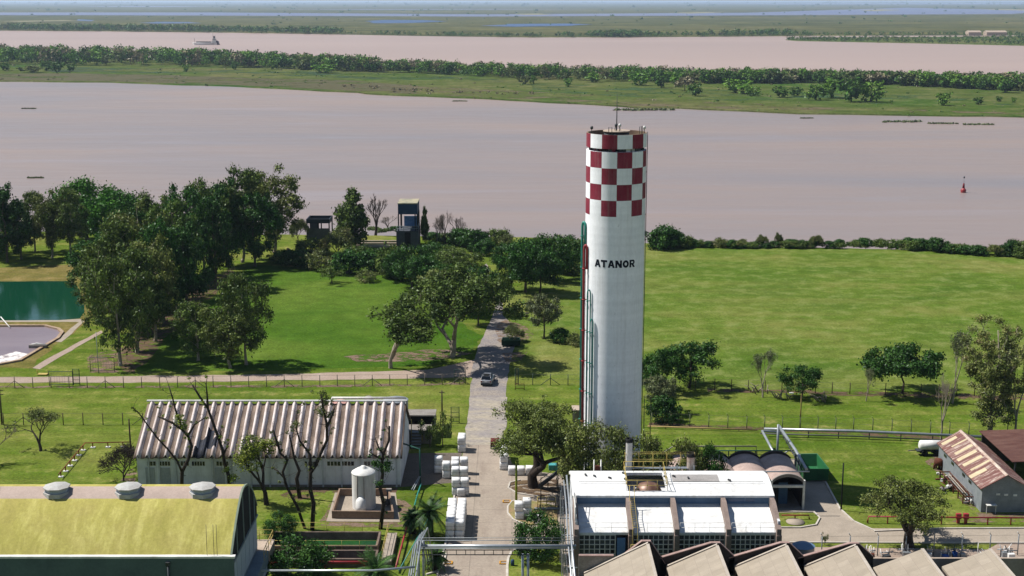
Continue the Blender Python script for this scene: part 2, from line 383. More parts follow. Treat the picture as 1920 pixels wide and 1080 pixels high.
sheet('gravel_road', [(873, 812), (878, 760), (885, 720), (884, 700), (889, 675), (897, 650), (908, 625), (918, 605), (926, 588), (930, 570), (929, 558), (941, 558), (944, 575), (944, 592), (962, 615), (975, 632), (963, 660), (953, 690), (951, 720), (950, 760), (948, 812)], .018, m_gravel, jit=.45)
sheet('gravel_road', [(905, 543), (900, 520), (903, 500), (912, 494), (918, 505), (918, 520), (922, 545)], .018, m_gravel, jit=.4)
sheet('gravel_road', [(871, 835), (876, 775), (881, 745), (951, 745), (949, 780), (946, 835)], .024, m_gravel2, jit=.5)
sheet('dirt_patch', [(945, 600), (985, 612), (1000, 628), (980, 640), (960, 650), (930, 640), (925, 620)], .021, m_dirt, jit=.9)
sheet('dirt_patch', [(940, 662), (990, 660), (975, 675), (950, 680)], .022, m_dirt, jit=.7)
sheet('dirt_patch', [(650, 668), (760, 660), (830, 655), (880, 662), (830, 676), (740, 680), (670, 678)], .014, m_dirt, jit=1.2)
sheet('dirt_patch', [(215, 690), (235, 650), (275, 610), (340, 560), (400, 520), (440, 500), (440, 520), (390, 560), (330, 610), (300, 650), (270, 682), (250, 700)], .016, m_litter, jit=1.2)
sheet('dirt_patch', [(170, 665), (225, 650), (245, 690), (215, 698), (160, 700)], .015, m_dirt, jit=1.0)
sheet('dirt_patch', [(1330, 735), (1500, 738), (1560, 742), (1900, 750), (2000, 752), (2000, 742), (1700, 736), (1540, 733), (1330, 729)], .015, m_litter, jit=.6)
sheet('dirt_patch', [(1215, 799), (1400, 806), (1700, 821), (2000, 838), (2000, 828), (1700, 812), (1400, 799), (1215, 793)], .015, m_litter, jit=.4)
sheet('concrete_yard', [(800, 1180), (818, 1085), (835, 1010), (850, 930), (862, 872), (873, 832), (946, 832), (960, 870), (1010, 885), (1062, 890), (1070, 960), (1078, 1040), (1085, 1180)], .012, m_conc, jit=0)
sheet('concrete_road', [(1440, 992), (1600, 991), (2100, 990), (2100, 1017), (1600, 1018), (1440, 1016)], .012, m_slab, jit=.15)
sheet('concrete_road', [(1476, 880), (1500, 858), (1527, 858), (1548, 900), (1575, 955), (1600, 978), (1640, 996), (1440, 996), (1440, 955), (1478, 955), (1492, 900)], .008, m_slab, jit=.1)
sheet('concrete_yard', [(740, 850), (866, 850), (850, 905), (745, 912)], .007, M('dark_asphalt', '#6f665e', '#5f574f', sc=.4, fine=.25, rough=.95), jit=.4)
sheet('dirt_patch', [(1735, 865), (1765, 850), (1790, 900), (1850, 960), (2000, 965), (2000, 980), (1780, 978), (1835, 965), (1800, 940), (1770, 900)], .009, m_dirt, jit=.6)
sheet('dirt_patch', [(525, 930), (560, 915), (640, 905), (745, 912), (740, 925), (620, 925), (560, 938)], .006, m_litter, jit=.7)
sheet('dirt_patch', [(595, 985), (615, 945), (750, 935), (790, 965), (780, 985), (690, 990)], .006, m_dirt, jit=.7)
sheet('dirt_patch', [(205, 925), (232, 890), (258, 875), (258, 915), (230, 935)], .006, m_dirt, jit=.5)
sheet('concrete_yard', [(1440, 1019), (2100, 1019), (2100, 1120), (1440, 1120)], .007, m_path, jit=0)
sheet('grass_verge', [(1500, 1018), (1870, 1019), (1850, 1030), (1500, 1026)], .016, g_main, jit=.2)
sheet('grass_island', [(958, 1120), (951, 1080), (957, 1045), (968, 1022), (1050, 1022), (1055, 1075), (1060, 1120)], .1, g_main)
sheet('grass_island', [(953, 963), (952, 950), (960, 941), (985, 938), (1045, 950), (1045, 985), (985, 985), (962, 975)], .1, M('sandy_soil', '#94795c', '#7f8a48', sc=.5, fine=.25, rough=.95))
sheet('soil_bed', [(953, 916), (956, 906), (975, 902), (1045, 900), (1050, 925), (1010, 932), (970, 926)], .08, m_litter)
sheet('grass_island', [(1460, 963), (1526, 963), (1536, 972), (1530, 984), (1500, 989), (1462, 989)], .1, g_main)
# kerbs
m_kerb = M('kerb_concrete', '#c9c2b8', '#b0a79b', sc=1, fine=.1)
def kerb(pix, w=.16, h=.13):
    pts = [G(x, y) for x, y in pix]; mb = MB()
    for i, (a, b) in enumerate(zip(pts, pts[1:])):
        d = b - a; mb.box(((a + b) / 2 + Vector((0, 0, h / 2 + .001 * (i % 3)))), (d.length + w * .6, w, h + .002 * (i % 3)), math.atan2(d.y, d.x))
    mb.build('kerb', m_kerb, kind='structure')
kerb([(820, 1079), (838, 1010), (852, 930), (862, 875)]); kerb([(800, 1078), (820, 1072), (832, 1058), (836, 1040)])
kerb([(951, 1120), (951, 1080), (951, 1062), (953, 1048), (959, 1036), (968, 1030)], w=.22); kerb([(985, 985), (962, 975), (952, 963), (952, 951), (960, 941), (975, 938)])
kerb([(1010, 932), (970, 926), (953, 916), (956, 906), (975, 901)]); kerb([(1640, 996), (1600, 978), (1575, 955), (1548, 905)]); kerb([(1640, 997), (1760, 992), (2100, 990)])
kerb([(1440, 1018), (1700, 1019), (2100, 1019)]); kerb([(1462, 960), (1526, 961), (1537, 972), (1530, 985), (1500, 990), (1462, 990)])
# ponds
m_pond = watermat('green_pond', '#0a3626', '#0d3c28', rough=.06, wave=1.2, bst=.05, sc=.05, stretch=(1, .2, 1), spec=.6)
m_basin = watermat('basin_water', '#7c7074', '#6c6066', rough=.3, wave=1.0, bst=.1, sc=.06, stretch=(.6, 1, 1))
g_berm = grassmat('dry_berm', '#545a28', '#655f34', '#74643e', '#7c6a48', dry_lo=.5, dry_hi=.7)
sheet('pond_bank', [(-300, 505), (0, 502), (130, 497), (200, 500), (215, 560), (165, 600), (155, 614), (100, 650), (60, 690), (-300, 692)], .014, g_berm, jit=.8)
sheet('green_pond', [(-300, 530), (0, 528), (135, 527), (150, 545), (160, 585), (150, 597), (110, 600), (0, 601), (-300, 602)], .022, m_pond, jit=.3)
sheet('settling_basin', [(-200, 614), (0, 613), (85, 613), (108, 618), (116, 624), (108, 634), (60, 662), (40, 675), (-10, 684), (-200, 690)], .022, m_basin, jit=.15)
sheet('basin_foam', [(-200, 690), (-10, 684), (40, 675), (56, 664), (30, 660), (0, 668), (-60, 672), (-200, 676)], .03, M('pale_foam', '#d6d0cc', '#8a8082', sc=.6, fine=.15, lo=.45, hi=.62), jit=.5)
sheet('track', [(-300, 602), (0, 601), (110, 600.5), (150, 598), (158, 603), (128, 632), (115, 642), (100, 641), (118, 628), (148, 604), (110, 603.5), (0, 604), (-300, 605)], .03, m_slab, jit=.15)
sheet('track', [(60, 690), (150, 640), (190, 620), (193, 623), (155, 645), (75, 692)], .028, m_path, jit=.3)
def rim(pix, name, w=.5, h=.25):
    pts = [G(x, y) for x, y in pix]; mb = MB()
    for i, (a, b) in enumerate(zip(pts, pts[1:])):
        d = b - a; mb.box(((a + b) / 2 + Vector((0, 0, h / 2))), (d.length + w * .5, w, h + .003 * (i % 2)), math.atan2(d.y, d.x))
    return mb.build(name, M('basin_stone', '#b3a089', '#8f6f55', sc=.8, fine=.2), kind='structure')
rim([(-200, 613), (0, 612), (85, 612), (110, 618), (117, 624), (109, 635), (60, 664), (38, 677), (-10, 686)], 'basin_edge')
# ------------------------------------------------------------------ trees
L_euc = leafmat('eucalyptus_leaves', '#30431c', '#4e6028', '#6c7a40')
L_olive = leafmat('olive_leaves', '#3e4c20', '#5c6630', '#767c4a')
L_dark = leafmat('dark_leaves', '#1f3a14', '#31521e', '#48662c')
L_bright = leafmat('bright_leaves', '#284c14', '#3c661c', '#547a2c')
L_grey = leafmat('grey_leaves', '#4a5638', '#5c6546', '#6a6a4c')
L_brown = leafmat('brownish_leaves', '#525e32', '#68723c', '#80764e')
L_yel = leafmat('yellow_leaves', '#4e5e20', '#6c7a2c', '#8a8e3c')
L_far = [leafmat('belt_leaves_a', '#2c4a1c', '#426224', '#5e7432', .12), leafmat('belt_leaves_b', '#3e502c', '#586238', '#6c6c46', .12), leafmat('belt_leaves_c', '#40641e', '#5a7a2a', '#748a38', .12), leafmat('belt_leaves_d', '#66604a', '#7a725a', '#8a7e68', .12)]
B_grey = M('bark_grey', '#6d6255', '#4d4339', sc=2, fine=.3)
B_dark = M('bark_dark', '#3d332b', '#2a231e', sc=2, fine=.3)
B_pale = M('bark_pale', '#b0a594', '#7d7060', sc=2, fine=.25)
def limb(mb, a, b, r0, r1, rg, wob=.08, n=4, k=5):
    d = b - a; L = d.length; pts = []; o1 = Vector(rg.normal(size=3)) * L * wob
    for i in range(n + 1):
        t = i / n; pts.append(a.lerp(b, t) + o1 * math.sin(math.pi * t) + (Vector(rg.normal(size=3)) * L * wob * .25 if 0 < i < n else Vector()))
    mb.tube(pts, [r0 + (r1 - r0) * (i / n) for i in range(n + 1)], k)
    return pts
TYPES = {}
def tree_type(key, name, h, w, z0=.3, shape='round', ncl=26, cr=.17, nleaf=5000, ls=.2, tr=.25, leaf=None, bark=None, seed=1, lean=0, twig=0, fork=.45, flat=.8, core=.35):
    """crown: clumps spread in an envelope, each carried by its own limb from the trunk"""
    rg = np.random.default_rng(seed); cl = []; tries = 0
    zc = h * (z0 + 1) / 2; hz = h * (1 - z0) / 2
    while len(cl) < ncl and tries < 6000:
        tries += 1; d = rg.normal(size=3); d /= np.linalg.norm(d); u = core + (1 - core) * rg.random() ** .6
        p = np.array([d[0] * w / 2 * u, d[1] * w / 2 * u, zc + d[2] * hz * u]); r = cr * w * (.7 + .6 * rg.random())
        t = (p[2] - h * z0) / (h * (1 - z0))
        if shape == 'cone': p[:2] *= 1.15 - .95 * max(t, 0); r *= 1.15 - .5 * t
        if shape == 'flat':
            if t < .3 and rg.random() < .8: continue
        if shape == 'oak':
            p[2] = h * z0 + (p[2] - h * z0) * .9
            if t < .2 and np.hypot(p[0], p[1]) < w * .22: continue
        if shape == 'tall': p[:2] *= .75 + .45 * math.sin(3.1 * min(max(t, 0), 1) + .3)
        if shape == 'vase': p[:2] *= .5 + .6 * max(t, 0)
        if any(np.linalg.norm(p - np.array(c[:3])) < .55 * min(r, c[3]) for c in cl): continue
        p[0] += lean * p[2]; cl.append((p[0], p[1], min(p[2], h - r * .6), r))
    mb = MB(); tt = Vector((lean * h * fork, rg.normal() * .02 * h, h * fork))
    pts = limb(mb, Vector((0, 0, -.15)), tt, tr, tr * .62, rg, .03, 5, 8)
    mb.tube([(0, 0, -.2), (0, 0, .12 * h * .3)], [tr * 1.5, tr * .9], 8)
    top = Vector((lean * h * .85, 0, h * .82)); p2 = limb(mb, tt, top, tr * .6, tr * .15, rg, .06, 5, 6)
    nodes = [(p, tr * .5) for p in pts[3:]] + [(p, tr * .5 * (1 - i / 7)) for i, p in enumerate(p2)]
    for c in sorted(cl, key=lambda c: (Vector(c[:3]) - tt).length):
        p = Vector(c[:3])
        q, r0 = min(nodes, key=lambda n: (n[0] - p).length + (3.0 * max(0, n[0].z - p.z + .05 * h)))
        r0 = max(min(r0 * .7, tr * .45), .03); ps = limb(mb, q, p, r0, r0 * .35, rg, .1, 4, 5)
        nodes += [(ps[2], r0 * .7), (ps[4], r0 * .4)]
        for _ in range(twig):
            d = Vector(rg.normal(size=3)); d.z = abs(d.z) * .6; e = p + d.normalized() * c[3] * 1.1
            limb(mb, ps[3], e, max(r0 * .3, .018), .012, rg, .1, 2, 3)
    V, F = leaves(cl, nleaf, ls, rg, flat)
    TYPES[key] = dict(name=name, h=h, w=w, trunk=mb, bark=bark or B_grey, V=V, F=F, leaf=leaf, first=None)
def frac_type(key, name, h, w, depth=5, tipk=2, leaf=None, nleaf=0, ls=.12, tuft=.4, tr=.2, bark=None, seed=1, spread=.6, fork=.3, kids=3, up=.35, lean=0, bend=.12):
    """bare or thinly leaved tree grown by repeated forking"""
    rg = np.random.default_rng(seed); br = []; tips = []
    def grow(p, d, L, r, k):
        n = 3; pts = [p]
        for i in range(n):
            d = (d + Vector(rg.normal(size=3)) * bend + Vector((0, 0, .05))).normalized(); pts.append(pts[-1] + d * L / n)
        br.append((pts, [r * (1 - .4 * i / n) for i in range(n + 1)]))
        e = pts[-1]
        if k == 0: tips.append(e); return
        if k <= tipk: tips.append(e)
        m = kids if rg.random() < .6 else kids - 1
        a0 = rg.random() * 6.28
        for j in range(m):
            a = a0 + 2 * math.pi * j / m + rg.normal() * .3
            side = d.orthogonal().normalized(); q = Matrix.Rotation(a, 3, d) @ side
            dd = (d + q * spread * (.6 + .7 * rg.random()) + Vector((0, 0, up * .3))).normalized()
            grow(pts[-1 if j else -2], dd, L * (.62 + .25 * rg.random()), r * .6, k - 1)
    grow(Vector((0, 0, -.15)), Vector((lean, 0, 1)).normalized(), 1.0 * fork * 3, .1, depth)
    v = np.array([tuple(a) for p, _ in br for a in p]); zt = v[:, 2].max(); wx = np.percentile(np.abs(v[:, :2]), 98)
    sz = h / zt; sx = (w / 2) / wx; tub = MB()
    for pts, rs in br:
        pts = [Vector((a.x * sx, a.y * sx, a.z * sz)) for a in pts]; rs = [max(r * tr / .1, .016) for r in rs]
        tub.tube(pts, rs, 7 if rs[0] > .1 else (4 if rs[0] > .04 else 3), caps=False)
    tip = np.array([(t.x * sx, t.y * sx, t.z * sz) for t in tips])
    V = F = None
    if nleaf:
        cl = [(t[0], t[1], t[2], tuft * (.6 + .8 * rg.random())) for t in tip if rg.random() < .85]
        V, F = leaves(cl, nleaf, ls, rg)
    TYPES[key] = dict(name=name, h=h, w=w, trunk=tub, bark=bark or B_grey, V=V, F=F, leaf=leaf, first=None)
def plant(key, loc, h, w, label, cat='tree', rz=None, group=None, name=None):
    T = TYPES[key]; rz = rnd.random() * 6.28 if rz is None else rz
    sc = (w / T['w'], w / T['w'], h / T['h'])
    if T['first'] is None:
        o = thing(T['name'], label, cat, (0, 0, 0), group)
        T['trunk'].build('trunk' if cat != 'shrub' else 'stem', T['bark'], o)
        if T['V'] is not None:
            me = npmesh('crown', T['V'], T['F'], [T['leaf']]); c = bpy.data.objects.new('crown' if cat != 'shrub' else 'foliage', me); COL.objects.link(c); c.parent = o
        T['first'] = o; o.location = loc; WP[o.name] = Vector(loc); o.rotation_euler = (0, 0, rz); o.scale = sc
        return o
    return dup(T['first'], loc, rz, sc, label, group, cat)
def tr(key, px, py, top, wpx, label, cat='tree', group=None, z=0, rz=None):
    """a tree whose foot stands at photo pixel (px, py) on the ground and whose top reaches pixel row top"""
    g = G(px, py, z); d = PXS(g.y, z); h = ZY(top, g.y) - z; return plant(key, g, h, wpx * d, label, cat, rz, group)
tree_type('euc', 'eucalyptus_tree', 14, 9, .15, 'tall', 62, .12, 13000, .19, .26, L_euc, B_pale, 3, twig=1)
tree_type('euc2', 'eucalyptus_tree', 14, 10, .14, 'round', 64, .115, 13000, .19, .28, L_olive, B_pale, 5, twig=1)
tree_type('euc3', 'eucalyptus_tree', 11, 11, .13, 'round', 52, .105, 11000, .18, .3, L_euc, B_pale, 8, twig=2, fork=.3)
tree_type('eucdk', 'eucalyptus_tree', 14, 9, .1, 'tall', 60, .125, 13000, .2, .26, L_dark, B_grey, 13)
tree_type('round', 'broadleaf_tree', 9, 11, .2, 'round', 60, .12, 10000, .2, .3, L_dark, B_grey, 21, core=.5)
tree_type('bright', 'broadleaf_tree', 9, 11, .12, 'round', 60, .12, 10000, .2, .3, L_bright, B_grey, 22, core=.6)
frac_type('oak', 'spreading_oak', 9, 9.5, 6, 3, L_olive, 34000, .085, .55, tr=.6, bark=B_dark, seed=193, spread=.72, fork=.19, kids=3, up=.3, bend=.18)
frac_type('oak2', 'gnarled_oak', 7, 9, 6, 2, L_olive, 17000, .075, .42, tr=.55, bark=B_dark, seed=187, spread=.8, fork=.17, kids=3, up=.25, bend=.2)
tree_type('flat', 'flat_topped_tree', 6, 11, .4, 'flat', 60, .09, 12000, .17, .2, L_dark, B_dark, 41, fork=.25)
tree_type('dkloose', 'evergreen_tree', 8, 9, .2, 'round', 42, .12, 8000, .17, .22, L_dark, B_dark, 43, twig=1)
tree_type('poplar', 'tall_eucalyptus', 13, 8.5, .05, 'vase', 150, .06, 30000, .085, .28, L_brown, B_pale, 51, twig=2, fork=.25, core=.1)
tree_type('cone', 'conical_tree', 9, 7, .12, 'cone', 46, .14, 8000, .22, .2, L_euc, B_grey, 61)
tree_type('small', 'small_tree', 4, 5, .3, 'round', 16, .14, 1500, .13, .12, L_euc, B_grey, 71, twig=2)
tree_type('grey', 'grey_green_tree', 7, 6, .25, 'round', 40, .12, 7000, .13, .16, L_grey, B_grey, 73, twig=3)
tree_type('box', 'clipped_round_tree', 4.2, 4.8, .02, 'round', 60, .13, 9000, .1, .15, L_dark, B_dark, 75, core=.6, fork=.2)
tree_type('leafy', 'young_broadleaf_tree', 6, 6, .12, 'round', 50, .12, 8000, .11, .2, L_olive, B_grey, 77, twig=2, core=.4)
tree_type('bush', 'river_bank_bush', 3, 5, .0, 'round', 36, .15, 3800, .16, .12, L_dark, B_dark, 81, core=.4, fork=.2)
tree_type('bush2', 'river_bank_bush', 3, 5, .0, 'round', 36, .15, 3800, .16, .12, L_euc, B_dark, 82, core=.4, fork=.2)
tree_type('bushb', 'brown_twiggy_bush', 3, 4.5, .0, 'round', 36, .14, 2200, .12, .1, L_brown, B_dark, 83, core=.3, twig=6, fork=.2)
frac_type('open', 'eucalyptus_tree', 11, 11, 6, 3, L_euc, 20000, .15, .75, tr=.4, bark=B_pale, seed=173, spread=.62, fork=.1, kids=3, up=.3)
frac_type('open2', 'eucalyptus_tree', 9, 9, 5, 2, L_euc, 9000, .15, .75, tr=.26, bark=B_pale, seed=178, spread=.62, fork=.17, kids=3, up=.3)
frac_type('bare', 'bare_tree', 8, 5, 6, 2, None, 0, tr=.26, bark=B_grey, seed=91, spread=.55)
frac_type('bareup', 'dead_tree', 9, 3.5, 6, 2, None, 0, bark=B_dark, seed=93, spread=.38, fork=.3, tr=.24)
frac_type('barepale', 'dead_pale_tree', 8, 4, 6, 2, None, 0, bark=B_pale, seed=95, spread=.4, tr=.22)
frac_type('fork', 'bare_tree', 8, 6, 4, 2, None, 0, tr=.34, bark=B_dark, seed=131, spread=.62, fork=.3, kids=2, bend=.2, up=.5)
frac_type('thin', 'sparse_tree', 7, 5.5, 6, 2, L_olive, 2200, .09, .4, bark=B_dark, seed=97, spread=.6, lean=-.15)
frac_type('thin2', 'sparse_pale_tree', 9, 5.5, 6, 2, L_grey, 2600, .1, .45, bark=B_pale, seed=99, spread=.5)
frac_type('prune', 'pruned_tree', 8, 4.5, 4, 2, L_olive, 1500, .09, .35, bark=B_dark, seed=101, spread=.5, fork=.3, kids=3, bend=.2, tr=.3)
frac_type('prune2', 'pruned_tree', 8, 4.5, 5, 2, L_yel, 3800, .1, .5, bark=B_dark, seed=104, spread=.5, fork=.3, kids=3, bend=.16, tr=.28)
frac_type('prune3', 'pruned_tree', 8, 4, 4, 2, L_olive, 300, .09, .3, bark=B_dark, seed=108, spread=.42, fork=.4, kids=2, bend=.22, tr=.28)
frac_type('barebush', 'bare_bush', 3, 5, 6, 2, None, 0, bark=B_dark, seed=110, tr=.12, spread=.9, fork=.12, kids=4)
frac_type('brush', 'bare_bush', 3, 4.5, 6, 2, L_brown, 900, .09, .3, bark=B_grey, seed=112, tr=.12, spread=.8, fork=.12, kids=4)

# --- the eucalyptus belt on the left, far to near
for k, px, py, top, w, lab in (
    ('eucdk', -25, 478, 340, 90, 'dark eucalyptus cut by the left edge of the photo behind the green pond'),
    ('eucdk', 14, 492, 338, 78, 'dark eucalyptus at the far left corner of the green pond'),
    ('euc', 66, 472, 352, 62, 'slim eucalyptus just right of the dark trees behind the green pond'),
    ('euc2', 98, 484, 350, 64, 'olive eucalyptus with bare lower trunk behind the green pond, in the middle of the row'),
    ('euc', 131, 484, 346, 72, 'eucalyptus with clear straight trunk near the right end of the pond lawn'),
    ('bright', 165, 452, 335, 130, 'rounded bright green tree topping the left grove against the river'),
    ('bright', 212, 462, 356, 118, 'bright green broadleaf tree lower and right of the round grove top'),
    ('round', 250, 462, 368, 90, 'dull green broadleaf tree sloping down to the river right of the bright grove'),
    ('euc2', 515, 474, 302, 112, 'light olive tall eucalyptus at the right end of the belt against the river'),
    ('euc', 455, 492, 303, 96, 'tallest eucalyptus second from the right end of the belt'),
    ('eucdk', 425, 500, 330, 84, 'shaded eucalyptus behind the row of pale trunks at the belt end'),
    ('euc', 385, 515, 328, 92, 'tall eucalyptus in the upper part of the belt beside a grey bare crown'),
    ('eucdk', 352, 530, 336, 86, 'dark tall eucalyptus at the middle of the belt over the brown litter'),
    ('euc', 330, 560, 365, 96, 'eucalyptus rising left of the lawn over the litter strip, mid belt'),
    ('euc2', 268, 580, 372, 104, 'olive eucalyptus topping the middle left of the belt'),
    ('eucdk', 308, 605, 400, 96, 'dark eucalyptus on the litter strip just behind the leading trees'),
    ('euc', 222, 610, 402, 110, 'eucalyptus leaning out to the pond bank, left side of the belt'),
    ('euc2', 292, 640, 430, 110, 'eucalyptus with pale trunk third from the near end of the belt'),
    ('euc', 257, 662, 455, 112, 'eucalyptus with a double trunk second from the near end of the belt'),
    ('euc3', 226, 686, 478, 128, 'nearest eucalyptus of the belt beside the chain link enclosure'),
    ('euc', 190, 600, 470, 96, 'eucalyptus hanging over the right end of the green pond'),
    ('eucdk', 176, 560, 440, 80, 'dark eucalyptus at the pond side of the belt'),
    ('eucdk', 245, 540, 380, 100, 'dark eucalyptus in the upper left body of the belt'),
    ('euc', 290, 520, 352, 90, 'eucalyptus with a ragged top just right of the bright grove'),
    ('eucdk', 405, 540, 352, 80, 'dark eucalyptus low at the right side of the belt'),
    ('eucdk', 350, 590, 410, 92, 'dark eucalyptus at the lawn side of the belt'),
    ('eucdk', 275, 625, 450, 96, 'dark crown filling the belt behind the double trunk'),
    ('eucdk', 478, 500, 352, 80, 'dark eucalyptus between the two tallest at the belt end'),
    ('eucdk', 40, 486, 372, 60, 'low dark eucalyptus between the left ones behind the green pond'),
    ('euc3', 462, 684, 506, 104, 'loose olive eucalyptus standing in front of the belt on the lawn'),
    ('euc2', 432, 690, 560, 104, 'low wide eucalyptus nearest the track in front of the belt'),
    ('euc3', 372, 676, 565, 100, 'small rounded eucalyptus left of the loose olive ones on the lawn'),
): tr(k, px, py, top, w, lab, group='eucalyptus trees of the left belt')
# --- middle ground
for k, px, py, top, w, lab, cat in (
    ('cone', 664, 466, 352, 84, 'pyramid shaped green tree left of the steel observation tower', 'tree'),
    ('bareup', 704, 441, 360, 44, 'dead tree with upright bare branches on the grassy mound', 'tree'),
    ('small', 622, 531, 494, 52, 'small lone tree casting a shadow on the bright lawn', 'tree'),
    ('brush', 560, 452, 410, 34, 'dark bare shrub left of the low river shelter', 'shrub'),
    ('bush2', 585, 478, 448, 60, 'low bush on the grass below the river shelter', 'shrub'),
    ('brush', 632, 478, 428, 60, 'brown leafless bush under the pyramid shaped tree', 'shrub'),
    ('bush', 556, 500, 468, 60, 'dark bush behind the fallen trunk', 'shrub'),
    ('bushb', 602, 506, 468, 62, 'brown bush right of the fallen trunk', 'shrub'),
    ('bush', 650, 512, 470, 64, 'dark green bush below the brown leafless bush', 'shrub'),
    ('bush', 700, 508, 468, 62, 'dark bush under the terrace walls', 'shrub'),
    ('bushb', 688, 528, 505, 46, 'low brown bush at the top edge of the lawn', 'shrub'),
    ('bush2', 738, 520, 462, 64, 'green bush left of the observation tower foot', 'shrub'),
    ('round', 772, 540, 462, 78, 'dense green tree hiding the foot of the observation tower', 'tree'),
    ('round', 822, 512, 455, 70, 'dense dark tree right of the observation tower foot', 'tree'),
    ('euc3', 868, 540, 466, 84, 'grey green tree with a pale bare limb left of the track', 'tree'),
    ('euc2', 822, 580, 500, 80, 'olive tree on the right rim of the lawn above the big tree', 'tree'),
    ('round', 890, 590, 498, 90, 'dark crown leaning over the gravel road bend', 'tree'),
    ('open', 845, 670, 505, 205, 'big spreading eucalyptus with pale limbs beside the road', 'tree'),
    ('round', 897, 610, 525, 66, 'dark dense tree between the big eucalyptus and the road', 'tree'),
    ('open2', 732, 690, 566, 168, 'loose crowned tree left of the big spreading eucalyptus', 'tree'),
    ('cone', 797, 456, 386, 20, 'narrow leafless conifer just right of the observation tower', 'tree'),
    ('bare', 818, 462, 402, 34, 'bare tree between the conifer and the bank bushes', 'tree'),
    ('bare', 836, 460, 394, 34, 'bare tree with a knotted top beside the river', 'tree'),
    ('bare', 858, 458, 400, 34, 'wide bare tree nearest the bank bushes', 'tree'),
    ('bare', 728, 432, 404, 32, 'low arched bare tree left of the observation tower', 'tree'),
    ('bush', 528, 492, 470, 50, 'dark bush at the upper left end of the lawn', 'shrub'),
    ('bush2', 668, 494, 462, 60, 'green bush just below the terrace steps', 'shrub'),
    ('round', 752, 528, 474, 70, 'dense tree at the front of the thicket left of the tower foot', 'tree'),
    ('dkloose', 800, 548, 480, 80, 'dark tree in the thicket below the tower foot', 'tree'),
    ('euc3', 852, 526, 462, 80, 'grey green crown at the back of the thicket left of the track', 'tree'),
    ('round', 846, 562, 496, 76, 'dark rounded crown in the thicket left of the track', 'tree'),
    ('bush', 905, 478, 450, 44, 'dark bush at the top of the track', 'shrub'),
    ('round', 955, 520, 458, 66, 'dark tree at the left end of the right hand thicket', 'tree'),
    ('round', 1070, 500, 444, 70, 'dark tree touching the left side of the water tower', 'tree'),
    ('bush2', 948, 548, 508, 40, 'green bush where the track bends', 'shrub'),
    ('round', 1000, 500, 448, 80, 'dark tree at the far side of the right hand thicket', 'tree'),
    ('round', 985, 548, 452, 104, 'dense dark tree leading the thicket left of the water tower', 'tree'),
    ('round', 1040, 528, 440, 92, 'dark tree at the back of the thicket against the river', 'tree'),
    ('dkloose', 1012, 552, 466, 84, 'dark tree low in the middle of the thicket', 'tree'),
    ('bush2', 1068, 512, 450, 74, 'rounded green bush touching the water tower side of the thicket', 'shrub'),
    ('grey', 1020, 634, 548, 66, 'grey green tree by the post with arrow boards', 'tree'),
    ('bush', 1052, 642, 616, 38, 'dark bush right of the grey green tree', 'shrub'),
    ('bushb', 1080, 648, 622, 36, 'cut brushwood heap beside the dark bush', 'shrub'),
    ('dkloose', 1292, 728, 640, 118, 'wide dark evergreen right of the water tower', 'tree'),
    ('dkloose', 1232, 738, 655, 70, 'dark evergreen half hidden by the water tower', 'tree'),
    ('grey', 1236, 772, 700, 66, 'twiggy grey crown in front of the dark evergreens', 'tree'),
    ('bush', 1246, 790, 745, 60, 'dark round bush casting a shadow beside the fence', 'shrub'),
    ('thin2', 1430, 745, 660, 52, 'twisted pale tree with two leaf tufts on the field fence', 'tree'),
    ('dkloose', 1502, 748, 684, 80, 'low crooked tree with broken limbs on the field fence', 'tree'),
    ('thin2', 1624, 752, 690, 34, 'thin pale tree at the left end of the flat topped tree', 'tree'),
    ('flat', 1692, 738, 654, 150, 'dense flat topped dark tree on the field fence', 'tree'),
    ('poplar', 1856, 822, 574, 170, 'tall brownish eucalyptus behind the rusty shed', 'tree'),
    ('thin2', 1786, 756, 618, 60, 'slender leaning tree left of the tall brownish eucalyptus', 'tree'),
    ('barepale', 1764, 826, 700, 40, 'bare pale tree at the corner of the rusty shed', 'tree'),
    ('thin2', 1902, 828, 640, 76, 'tall thin tree cut by the right edge of the photo', 'tree'),
    ('thin', 76, 846, 762, 96, 'small leaning tree on the grass left of the corrugated warehouse', 'tree'),
    ('bare', -6, 872, 800, 74, 'bare branches entering the photo at the left edge', 'tree'),
    ('barebush', 232, 902, 832, 84, 'bare bush at the left corner of the corrugated warehouse', 'shrub'),
    ('small', 830, 836, 772, 44, 'young tree next to the wooden stairs', 'tree'),
    ('small', 806, 838, 784, 40, 'thin young tree with crooked stem under the stairs shade', 'tree'),
    ('oak', 1000, 914, 745, 196, 'large oak with thick forked trunk beside the loading yard', 'tree'),
    ('leafy', 1092, 948, 800, 112, 'green tree in front of the water tower foot, next to the oak', 'tree'),
    ('leafy', 1152, 962, 806, 96, 'green tree directly below the water tower', 'tree'),
    ('leafy', 1216, 965, 820, 92, 'green tree between the two roof chimneys', 'tree'),
    ('leafy', 1284, 968, 826, 82, 'green tree behind the rusty chimney', 'tree'),
    ('dkloose', 1330, 962, 834, 66, 'dark small tree at the left end of the vaulted shed', 'tree'),
    ('oak2', 1704, 1030, 898, 205, 'gnarled oak beside the concrete road', 'tree'),
    ('box', 1010, 1052, 962, 92, 'dense round dark tree right of the loading yard road', 'tree'),
    ('small', 1546, 1022, 998, 14, 'tiny sapling on the verge behind the saw tooth roof', 'tree'),
    ('box', 527, 1012, 962, 62, 'dark glossy bush at the far end of the sunken basins', 'shrub'),
    ('box', 560, 1092, 1012, 120, 'big dark glossy bush in front of the sunken basins', 'shrub'),
    ('prune2', 500, 946, 818, 90, 'leaning pruned tree with yellow green leaves by the vault end', 'tree'),
): tr(k, px, py, top, w, lab, cat)
tr('brush', 962, 640, 612, 40, 'heap of cut branches on top of the green skip', 'shrub', z=.0)
